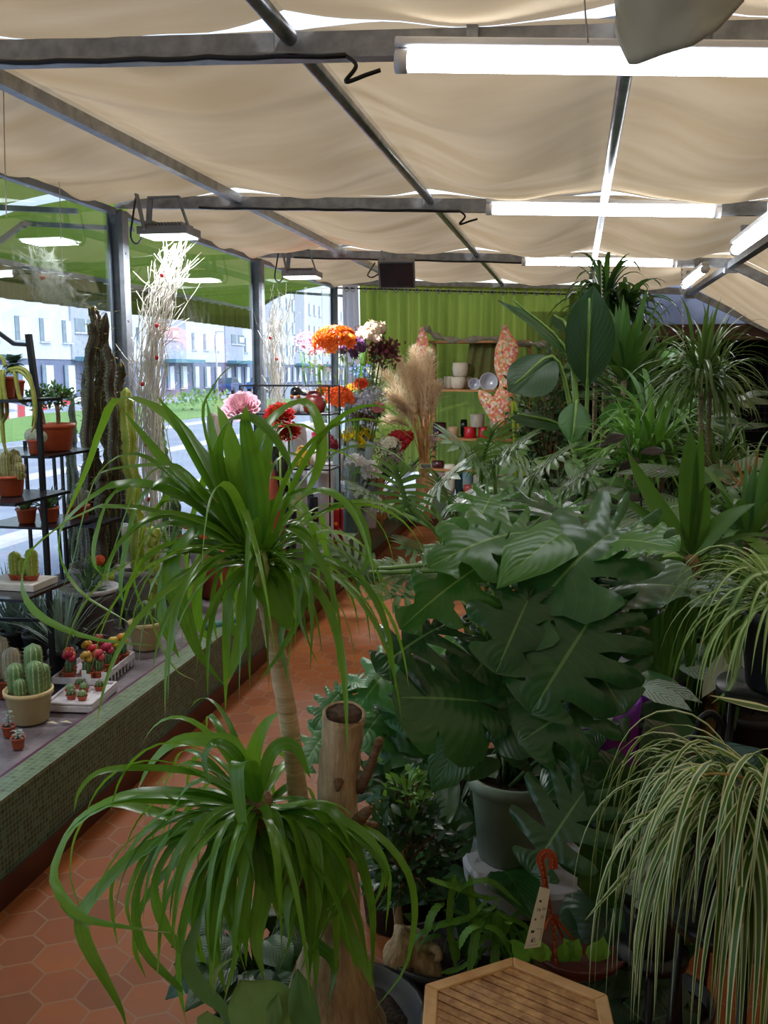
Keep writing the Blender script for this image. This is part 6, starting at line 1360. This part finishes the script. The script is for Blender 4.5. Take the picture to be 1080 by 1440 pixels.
for k, (u, v, Y, lab) in enumerate(((400, 728, 6.45, 'crumpled silver bowl ornament right of the palm head'), (415, 745, 6.6, 'second silver ornament just below the first'), (372, 712, 6.6, 'silver ornament behind the palm bud'))):
    c = V((P(u, v, Y).x, Y, ZL)); hh = P(u, v, Y).z-ZL+.04; vase(lab, c, [(.05, 0), (.07, hh*.5), (.09, hh), (.07, hh), (.001, hh*.6)], mat('bright_silver', 'd0cfd6', 'a8a6b0', .2, 30, metal=.6, bump=.5), fn=lambda a, z: 1+.06*sin(9*a))
# wooden crate with the rose-pink vase
t = thing('wooden_crate', 'slatted wooden crate on the ledge holding up the pink vase', 'crate', V((P(505, 700, 8.1).x, 8.2, ZL)))
x0, x1 = P(468, 690, 8.0).x, P(540, 690, 8.0).x; y0, y1 = 7.95, 8.75; zt2 = P(500, 672, 8.0).z
b = MB(); 
for i in range(6): b.box(((x0+x1)/2, y0+.06+(y1-y0-.12)*i/5, zt2-.012), (x1-x0, .12, .018))
put('top', b, M_wood, t, smooth=False)
for x in (x0+.02, x1-.02):
    for y in (y0+.02, y1-.02): b = MB(); b.box((x, y, (ZL+zt2)/2-.01), (.03, .03, zt2-ZL-.02)); put('corner_post', b, M_wood, t, smooth=False)
b = MB()
for z in (ZL+.08, ZL+.2):
    b.box(((x0+x1)/2, y0, z), (x1-x0, .012, .07)); b.box((x1, (y0+y1)/2, z), (.012, y1-y0, .07)); b.box((x0, (y0+y1)/2, z), (.012, y1-y0, .07))
put('slats', b, M_wood, t, smooth=False)
c = V((P(492, 668, 8.2).x, 8.2, zt2)); r = .10; hh = P(0, 630, 8.2).z-zt2
vase('rose-pink glazed vase on the wooden crate', c, [(r*.75, 0), (r, hh*.15), (r, hh*.8), (r*.85, hh), (r*.7, hh), (.001, hh*.8)], mat('salmon_glaze', 'd9958a', 'c9847a', .3, 4))
c = V((P(474, 675, 7.9).x, 8.35, zt2)); vase('white wing-shaped vase left of the pink one', V((P(477, 670, 8.4).x-.03, 8.5, zt2)), [(.06, 0), (.08, .05), (.05, .15), (.1, hh+.02), (.08, hh+.02), (.001, .2)], M_wg, n=20, fn=lambda a, z: 1+.1*sin(6*a))
# ---- bouquets of artificial flowers in tall clear tubes
M_clear, nt = newmat('clear_acrylic')
_o = nd(nt, 'ShaderNodeOutputMaterial'); _p = nd(nt, 'ShaderNodeBsdfPrincipled', Roughness=.15); _p.inputs['Base Color'].default_value = srgb('b9c6cc'); _t = nd(nt, 'ShaderNodeBsdfTransparent')
_x = nd(nt, 'ShaderNodeMixShader', Fac=.45); nt.links.new(_t.outputs[0], _x.inputs[1]); nt.links.new(_p.outputs[0], _x.inputs[2]); nt.links.new(_x.outputs[0], _o.inputs[0])
def blooms(b, c, sp, n, r, kind='open'):
    for i in range(n):
        d = V((R.gauss(0, .5), R.gauss(-.35, .5), R.gauss(.55, .4))).normalized(); p = V(c)+V((d.x*sp[0], d.y*sp[1], d.z*sp[2]))
        if kind == 'open':
            q = d.to_track_quat('Z', 'Y'); k = 6
            for ly in (0, 1):
                for j in range(k):
                    a = 2*pi*j/k+ly*.5; b.quadleaf(p, q@V((cos(a), sin(a), .45+.7*ly)), d, r*(1-.25*ly), r*.7)
        elif kind == 'ball': b.ball(p, r*.7, 8); [b.quadleaf(p+d*r*.3, V((R.gauss(0, 1), R.gauss(0, 1), R.gauss(0, 1))), d, r*.9, r*.6) for _ in range(5)]
        elif kind == 'spray':
            for _ in range(7): b.quadleaf(p+V((R.gauss(0, 1), R.gauss(0, 1), R.gauss(0, 1)))*r*.6, V((R.gauss(0, 1), R.gauss(0, 1), R.gauss(.4, 1))), d, r*.7, r*.5)
FL_ = [ # label, flower centre px, depth, spread(x,z px), n, petal r, kind, colours, container base px or None
 ('bunch of small mauve and pink flowers, leftmost at the top of the flower stand', 432, 490, 7.9, (17, 17), 30, .03, 'spray', ('9a5a8a', 'd8a0c4'), 455),
 ('second mauve-pink bunch between the mauve one and the orange lilies', 450, 505, 7.8, (15, 20), 26, .03, 'spray', ('a84a6a', 'd889a4'), 458),
 ('large bunch of bright orange lilies at the top of the flower stand', 472, 480, 7.7, (25, 15), 34, .055, 'open', ('e8480a', 'ff8a1c'), 468),
 ('bunch of purple artichoke-like blooms right of the orange lilies', 497, 497, 7.9, (15, 16), 20, .045, 'ball', ('4f2058', '86508e'), 485),
 ('bunch of creamy white cotton-like roses at the top right of the stand', 525, 478, 8.0, (18, 17), 15, .05, 'ball', ('e0c4ae', 'f6e6d6'), 492),
 ('dark burgundy feathery foliage bunch right of the cream roses', 538, 500, 8.1, (17, 12), 40, .05, 'spray', ('4a1428', '7a2440'), 495),
 ('dark plum round blooms behind the cream roses', 508, 470, 8.2, (8, 7), 6, .04, 'ball', ('26101c', '40202e'), 490),
 ('bunch of orange tulips in the middle tier, left', 478, 566, 7.7, (16, 16), 22, .05, 'open', ('e0480e', 'ff7a30'), 475),
 ('smaller orange cluster left of the orange tulips', 457, 556, 7.9, (8, 10), 10, .045, 'open', ('e05a1a', 'ff9044'), 468),
 ('yellow and orange blooms above the pale hydrangeas', 496, 553, 8.2, (10, 9), 12, .04, 'open', ('c87a10', 'f0b030'), 485),
 ('single red-orange bloom standing above the yellow ones', 507, 542, 8.0, (6, 5), 4, .045, 'open', ('d83010', 'f2562a'), 490),
 ('pale lilac hydrangea head, left one of the middle tier', 500, 573, 7.8, (17, 12), 34, .035, 'spray', ('9a98b4', 'd4d0e4'), 487),
 ('pale silvery-blue hydrangea head, right one of the middle tier', 523, 563, 8.0, (17, 12), 34, .035, 'spray', ('a4a8bc', 'dadeea'), 496),
 ('blue hydrangea head behind the pampas grass', 505, 530, 8.4, (9, 9), 20, .035, 'spray', ('3c54a4', '8aa0dc'), 490),
 ('cream-green hydrangea head right of the blue one', 524, 532, 8.5, (10, 9), 20, .035, 'spray', ('b8bc94', 'e4e4cc'), 495),
 ('dark maroon blooms under the lilac hydrangea', 510, 592, 7.9, (18, 10), 26, .035, 'spray', ('3c0c20', '782844'), 490),
 ('dull pink bloom beside the pampas plume', 531, 574, 7.9, (6, 5), 5, .04, 'open', ('c06a70', 'e09a98'), 500),
 ('bunch of yellow daffodil-like blooms above the pink vase', 503, 617, 8.0, (20, 12), 28, .045, 'open', ('d8b00a', 'f8dc1c'), 500),
 ('deep red roses, left of the yellow bunch', 463, 628, 7.7, (9, 9), 12, .04, 'ball', ('5a0a1c', '96142c'), 465),
 ('deep crimson roses under the yellow bunch', 486, 625, 8.1, (10, 6), 12, .035, 'ball', ('5a0a1c', '8a1028'), 488),
 ('cream and white gypsophila-like bouquet in a glass right of the yellow bunch', 538, 640, 8.1, (26, 17), 70, .03, 'spray', ('b8b4a0', 'f0ece0'), 545),
 ('white ruffled blooms on top of the cream bouquet', 548, 626, 8.0, (12, 8), 18, .035, 'open', ('cfc8b4', 'f6f2e4'), 546),
 ('bright red carnations in a dark vase left of the pampas grass', 565, 620, 8.1, (13, 11), 20, .04, 'ball', ('8e0a16', 'c8182a'), 564),
 ('grey-mauve dried bouquet at the foot of the pampas grass', 553, 655, 8.0, (14, 14), 36, .028, 'spray', ('77686a', 'b0a09e'), 555),
 ('pale pink orchid spray right of the pampas stalks', 607, 625, 8.6, (10, 10), 22, .028, 'spray', ('b89ca8', 'e6d6dc'), 603),
 ('white orchid with round blooms in front of the crate, left', 500, 652, 7.6, (10, 9), 9, .045, 'open', ('dcdce0', 'fafafc'), 503),
 ('white orchid with round blooms in front of the crate, right', 523, 662, 7.7, (10, 9), 9, .05, 'open', ('dcdce0', 'fafafc'), 522),
 ('small white blooms low in front of the crate', 500, 693, 7.7, (14, 5), 10, .03, 'open', ('dcdce0', 'fafafc'), 503),
 ('white flowers against the window under the maroon blooms', 519, 607, 8.5, (10, 8), 14, .04, 'open', ('c8d0d8', 'eef4f8'), 512)]
for lab, u, v, Y, (su, sv), n_, r_, kind, (ca, cb), ub in FL_:
    su *= 1.15; sv *= 1.1; r_ *= 1.3; n_ = int(n_*1.3)
    p = P(u, v, Y); base = V((P(ub, 700, Y).x, Y, ZL)); base.x = min(max(base.x, -2.62), -1.9); base.y += .05
    t = thing('flower_bunch', lab, 'flowers', base, 'bunches on the flower stand'); b = MB()
    pm_ = petal_mat('petal_'+ca+cb, ca, cb); sp_ = (su*Y/FL, su*Y/FL*.8, sv*Y/FL)
    if 1:
        for _ in range(n_): b = MB(); b.lid = R.randrange(900); blooms(b, p, sp_, 1, r_, kind); put('bloom', b, pm_, t)
    b = MB(); zc = p.z-sv*Y/FL*1.3
    for k in range(5):
        e = p+V((R.gauss(0, .4)*su*Y/FL, R.gauss(0, .03), -sv*Y/FL*.3)); b.tube(cr([base+V((R.gauss(0, .01), R.gauss(0, .01), .04)), base.lerp(e, .55)+V((0, 0, .02)), e], 6), .0035, 5)
    for k in range(9):
        q = V((p.x+R.gauss(0, .5)*su*Y/FL, p.y+R.gauss(0, .03), p.z-sv*Y/FL*ru(.6, 1.6))); b.quadleaf(q, V((R.gauss(0, 1), R.gauss(0, 1), R.gauss(0, .6))), V((0, -.5, 1)), .08, .03)
    put('stems', b, L_ficl if u < 520 else L_fic, t)
    hh = max(.12, (p.z-ZL)*.72)
    b = MB(); d = (p-base); tp = base+d*(hh/max(.01, d.z)); 
    b.tube([base, base.lerp(tp, .5), tp], [.028, .034, .042], 14, cap=False); put('clear_tube', b, M_clear if kind != 'ball' or u < 530 else mat('dark_blue_glass', '3c4a58', '2c3844', .2), t)
for k, (u, v) in enumerate(((443, 509), (503, 509), (461, 520), (479, 523))):
    b = MB(); b.box(P(u, v, 7.62), (.028, .003, .042), .1); put('price_tag', b, M_white, None, ('leftmost', 'rightmost', 'lower left', 'lower middle')[k]+' tiny white price tag hanging under the top flowers', 'price tag', 'price tags on the flowers', smooth=False)
# pampas grass
PG = [(560,545,522,505),(575,520,555,530),(545,575,530,580),(590,500,588,540),(600,520,608,575),(566,590,540,560),(585,560,577,500),(609,530,612,560),(552,600,560,590)]
base = V((P(597, 720, 8.35).x, 8.35, ZL)); t = thing('pampas_grass', 'tall bundle of beige pampas grass plumes in front of the green curtain', 'dried grass', base)
b = MB(); b.lathe(base, [(.07, 0), (.08, .02), (.085, .40), (.075, .40), (.07, .03), (.001, .03)], 20); put('vase', b, mat('pale_wood_vase', 'b98f64', 'a0764c', .6, 8, stretch=(5, 5, .6)), t)
b = MB(); s_ = MB()
M_pamp = mat('pampas_plume', 'fbf0dc', 'ecdabc', .9, 40, trans=.55)
for (u0, v0, u1, v1) in ((585,600,535,515),(588,600,545,555),(590,610,560,508),(592,600,575,520),(594,600,582,495),(600,600,603,500),(604,600,613,545),(580,610,548,590),(582,590,556,560),(598,610,592,530),(586,612,568,575)):
    Yd = 8.3+ru(-.1, .1); q = cr([base+V((ru(-.03, .03), 0, .35)), P(u0, v0, Yd), P((u0+u1)/2, (v0+v1)/2-6, Yd), P(u1, v1, Yd)], 20); s_.tube(q, .005, 5)
    for i in range(9, 21):
        for k in range(40):
            d = (q[min(i+1, 20)]-q[i-1]).normalized()+V((R.gauss(0, .42), R.gauss(0, .42), R.gauss(-.1, .25))); w__ = sin(pi*(i-8.5)/13)
            p = q[i]+V((R.gauss(0, .02), R.gauss(0, .02), R.gauss(0, .02)))*w__; b.quadleaf(p, d, V((0, 0, 1)), .13*w__+.03, .008)
for k in range(26):
    u1 = ru(575, 612); s_.tube(cr([base+V((ru(-.05, .05), ru(-.03, .03), .05)), P(ru(590, 604), 640, 8.3), P(u1, ru(520, 600), 8.3)], 8), .0045, 5)
put('plumes', b, M_pamp, t, smooth=False); put('stalks', s_, mat('straw_stalk', 'c49a62', 'a87e4a', .7, 20), t)
# slate sign and wooden post
t = thing('slate_sign', 'small dark slate sign on a wooden stake at the foot of the pampas grass', 'sign', V((P(600, 735, 7.9).x, 7.9, ZL)))
p = P(599, 656, 7.9); b = MB(); b.box(p, (.10, .012, .045), .1, rx=-.5); put('frame', b, mat('pale_frame', 'c8c2b0', 'b4ae9c', .6), t, smooth=False); b = MB(); b.box(p+V((0, -.007, .004)), (.085, .008, .033), .1, rx=-.5); put('slate', b, mat('slate', '4a4a4e', '3c3c40', .6), t, smooth=False)
b = MB(); b.bar((p.x, 7.91, ZL), (p.x, 7.91, p.z), .025); put('stake', b, M_wood, t, smooth=False)
# ================================================================ shelf unit in front of the green curtain
YS = 10.2
def sx(u): return P(u, 600, YS).x
def sz(v): return P(650, v, YS).z
xa, xb = sx(603), sx(745)
t = thing('wall_shelf', 'wooden shelf unit with three boards in front of the green curtain', 'shelf unit', ((xa+xb)/2, YS, ZL))
for v in (481, 549, 617, 660):
    b = MB(); b.box(((xa+xb)/2, YS+.05, sz(v)), (xb-xa, .34, .024)); put('board', b, M_wood, t, smooth=False)
for x in (xa+.03, xb-.03):
    b = MB(); b.box((x, YS+.19, (ZL+sz(481))/2), (.035, .035, sz(481)-ZL)); put('upright', b, M_wood, t, smooth=False)
M_sage = cloth('sage_cloth', '8b8b5e', '777749', .3, 6)
b = MB(); x0, x1 = sx(648), sx(703); zt3, zb3 = sz(478), sz(548)
b.grid(lambda u, v: V((x0+(x1-x0)*(u+.0)+(.12*(1-v)*(.5-u)*1.2), YS+.14+.02*sin(u*21+v*4)-.04*sin(pi*v), zt3-(zt3-zb3)*v*(1-.1*sin(pi*u)))), 30, 14); put('draped_cloth', b, M_sage, None, 'sage green cloth hanging from the top board behind the cream pots', 'cloth')
b = MB(); q = cr([P(598, 460, YS-.1), P(615, 473, YS-.1), P(645, 479, YS-.1), P(690, 476, YS-.1), P(735, 483, YS-.1), P(770, 484, YS-.1)], 24); b.tube(q, [.03+.014*sin(i*1.7) for i in range(25)], 9); put('rolled_cloth', b, mat('grey_gauze', '8f8a78', '6d6a58', .9, 30, bump=.6), None, 'grey-olive gauze bunched along the top board of the shelf', 'cloth')
def spot(lab, u, v0, v1, w_, m, Y=YS, grp=None, name='pot', kind='cup', board=None):
    zb = sz(board)+.0125 if board else P(u, v1, Y).z; h_ = max(.03, P(u, v0, Y).z-zb); r = w_/2*Y/FL; c = V((P(u, v1, Y).x, Y, zb))
    prof = {'cup': [(r*.6, 0), (r*.88, h_*.15), (r, h_*.6), (r*.93, h_), (r*.85, h_), (r*.8, h_*.7), (.001, h_*.6)], 'cyl': [(r*.95, 0), (r, h_*.05), (r, h_*.97), (r*.9, h_), (r*.85, h_*.9), (.001, h_*.9)]}[kind]
    b = MB(); b.lathe(c, prof, 26); return put(name, b, m, None, lab, 'pot', grp)
M_cream = mat('cream_ceramic', 'ddd3c2', 'cabfae', .5, 12, bump=.2, bscale=50)
spot('cream ribbed pot standing on top of the others on the upper board', 647, 510, 530.6, 22, M_cream, grp='cream pots on the upper board')
spot('cream ribbed pot, front centre of the upper board', 644, 530, 549, 21, M_cream, grp='cream pots on the upper board', board=549)
spot('cream pot at the left of the upper board', 631, 529, 549, 15, M_cream, Y=YS+.12, grp='cream pots on the upper board', board=549)
spot('cream pot at the right of the cream group', 657, 530, 549, 14, M_cream, Y=YS+.12, grp='cream pots on the upper board', board=549)
spot('small pot with dark chevrons at the left end of the upper board', 618, 532, 549, 9, mat('chevron_pot', 'd8d8dc', '3c4660', .4, 30), board=549)
for k, (u, v, r, lab) in enumerate(((667, 540, .065, 'smaller shiny silver bowl lying on its side on the upper board'), (687, 537, .10, 'larger shiny silver bowl lying on its side at the right of the upper board'))):
    p = P(u, v, YS-.07); b = MB(); b.lathe(p, [(.001, -.09), (r*.6, -.08), (r*.95, -.02), (r, .02), (r*.93, .02), (r*.85, -.02), (r*.5, -.06), (.001, -.065)], 26, axis=V((.15, -1, .1))); put('silver_bowl', b, mat('polished_silver', 'dfe2ee', 'c2c6d4', .3, 4, metal=.2), None, lab, 'bowl', 'silver bowls on the upper board')
M_gcup = mat('greige_ceramic', 'b3a99a', '9c9284', .5, 10)
spot('greige cup with a groove standing on the red pots of the second board', 671, 582, 600.6, 20, M_gcup, kind='cyl')
spot('greige rounded cup stacked on the pale grey pot, right end of the second board', 696, 588, 604.6, 15, M_gcup)
for k, (u, lab) in enumerate(((661, 'left red pot of the pair on the second board'), (681, 'right red pot of the pair on the second board'))): spot(lab, u, 600, 617, 17, M_rc, grp='red pots on the second board', kind='cyl', board=617)
spot('dark red-black bowl at the left of the second board', 618, 594, 617, 20, mat('dark_maroon_glaze', '4a1820', '34101a', .3), board=617)
spot('dark shiny pot beside the bowl', 652, 590, 617, 10, mat('black_glaze', '14141a'), board=617, Y=YS+.1)
spot('beige bowl between the bowl and the red pots', 637, 600, 617, 16, mat('beige_glaze', 'b89c7a', 'a48a6a', .5), board=617)
spot('pale grey pot right of the red pair', 696, 604, 617, 14, M_gcup, board=617)
spot('dark red ribbed pot on the low board, left', 616, 648, 662, 17, mat('dark_maroon_glaze', '4a1820'), board=660, kind='cyl')
for lab, u, v0, v1, w_, m in (('speckled cream pot low on the far ledge', 632, 653, 690, 17, M_cream), ('rose-grey pot left of the speckled one', 617, 665, 692, 18, mat('rose_grey_glaze', 'a08a8c', '8c787a', .5)), ('blue and grey banded pot low on the far ledge', 657, 645, 690, 17, mat('blue_glaze', '5a8aa0', '7f8f8c', .35, 9)), ('dark teal pot behind the banded one', 647, 655, 690, 14, mat('dark_teal_glaze', '20383c', '182c30', .3)),
    ('grey-blue lidded pot on the far ledge, right', 687, 668, 692, 20, mat('grey_blue_glaze', '5c6870', '4c5860', .35)), ('dusty pink pot at the right of the far ledge', 705, 661, 692, 16, mat('dusty_pink_glaze', 'a8827c', '94706a', .5)), ('squat red bowl at the front of the far ledge', 660, 682, 693, 17, mat('brick_glaze', 'a83c30', '94342a', .35)), ('black round pot at the front of the far ledge', 653, 671, 690, 13, mat('black_glaze', '14141a'))):
    Yq = 10.05 if v1 > 691 else 10.15; spot(lab, u, v0, v1, w_, m, Y=Yq) if False else None
    h_ = P(u, v0, Yq).z-ZL; c = V((P(u, v1, Yq).x, Yq, ZL)); r = w_/2*Yq/FL; b = MB(); b.lathe(c, [(r*.8, 0), (r, h_*.2), (r, h_*.9), (r*.85, h_), (r*.7, h_), (.001, h_*.85)], 22); put('pot', b, m, None, lab, 'pot', 'pots along the far ledge')
# flowered fabric birds
def floral():
    m, nt = newmat('flowered_fabric'); L = nt.links.new; out = nd(nt, 'ShaderNodeOutputMaterial'); b = nd(nt, 'ShaderNodeBsdfPrincipled', Roughness=.8)
    tc = nd(nt, 'ShaderNodeTexCoord'); v_ = nd(nt, 'ShaderNodeTexVoronoi', Scale=42.0); L(tc.outputs['Object'], v_.inputs['Vector'])
    s_ = nd(nt, 'ShaderNodeSeparateColor'); L(v_.outputs['Color'], s_.inputs[0])
    L(ramp(nt, s_.outputs[0], ((0, srgb('d9604a')), (.2, srgb('e8a080')), (.4, srgb('f0d8c0')), (.55, srgb('c84a70')), (.7, srgb('e8964a')), (.85, srgb('9aa860')), (1, srgb('f2e2d8')))), b.inputs['Base Color']); L(b.outputs[0], out.inputs[0]); return m
M_flor = floral()
def windbird(lab, pts, rs, Y):
    t = thing('fabric_bird', lab, 'fabric ornament', V(P(pts[-1][0], pts[-1][1], Y)), 'flowered fabric birds'); b = MB(); q = cr(px(pts, Y), 24); k = len(rs)-1
    rr = []
    for i in range(25):
        x = i/24*k; j = min(int(x), k-1); rr.append((rs[j]*(1-x+j)+rs[j+1]*(x-j))*Y/FL)
    o = len(b.v); b.tube(q, rr, 14); 
    for i in range(o, len(b.v)): x, y, z = b.v[i]; b.v[i] = (x, Y+(y-Y)*.35, z)
    put('body', b, M_flor, t); b = MB(); b.ball(q[0], rr[0]*1.2, 10); put('knot', b, mat('pink_cord', 'd8a090', 'c08878', .7), t)
windbird('flowered fabric bird hanging at the right side of the shelf, with a pointed body', [(710,460),(711,470),(713,490),(710,515),(712,540),(708,560),(705,580),(706,600)], [3, 7, 17, 15, 9, 14, 13, 5], YS-.3)
windbird('flowered fabric bird hanging behind the pampas grass at the left of the shelf', [(593,463),(594,475),(594,495),(595,515),(596,540),(598,570),(598,605)], [3, 7, 12, 11, 7, 12, 5], YS-.3)
b = MB(); b.tube(cr([P(706, 600, YS-.3), P(697, 580, YS-.32), P(684, 562, YS-.34), P(673, 550, YS-.34)], 10), [.06, .07, .08, .09, .09, .085, .08, .07, .06, .04, .01], 10); 
for i, v_ in enumerate(b.v): b.v[i] = (v_[0], YS-.32+(v_[1]-YS+.32)*.4, v_[2])
put('wing', b, M_flor, bpy.data.objects['fabric_bird'])
b = MB(); b.grid(lambda u, v: V((P(722+22*v*u+4*sin(u*9), 560, YS-.4).x, YS-.4+.02*sin(u*12), P(0, 560+110*v, YS-.4).z)), 14, 8); put('lime_ribbon', b, cloth('lime_organza', 'b8cc5a', 'a4ba44', .5, 4), None, 'lime green organza hanging at the right end of the shelf', 'cloth')
# ivory anchors: potted greenery at the far ledge right
leafy('greenery on the far ledge right of the shelf unit', 'potted plant', 'foliage_plant', 775, 690, 10.15, ZL, L_fic, 40, .22, .1, .5, .26)
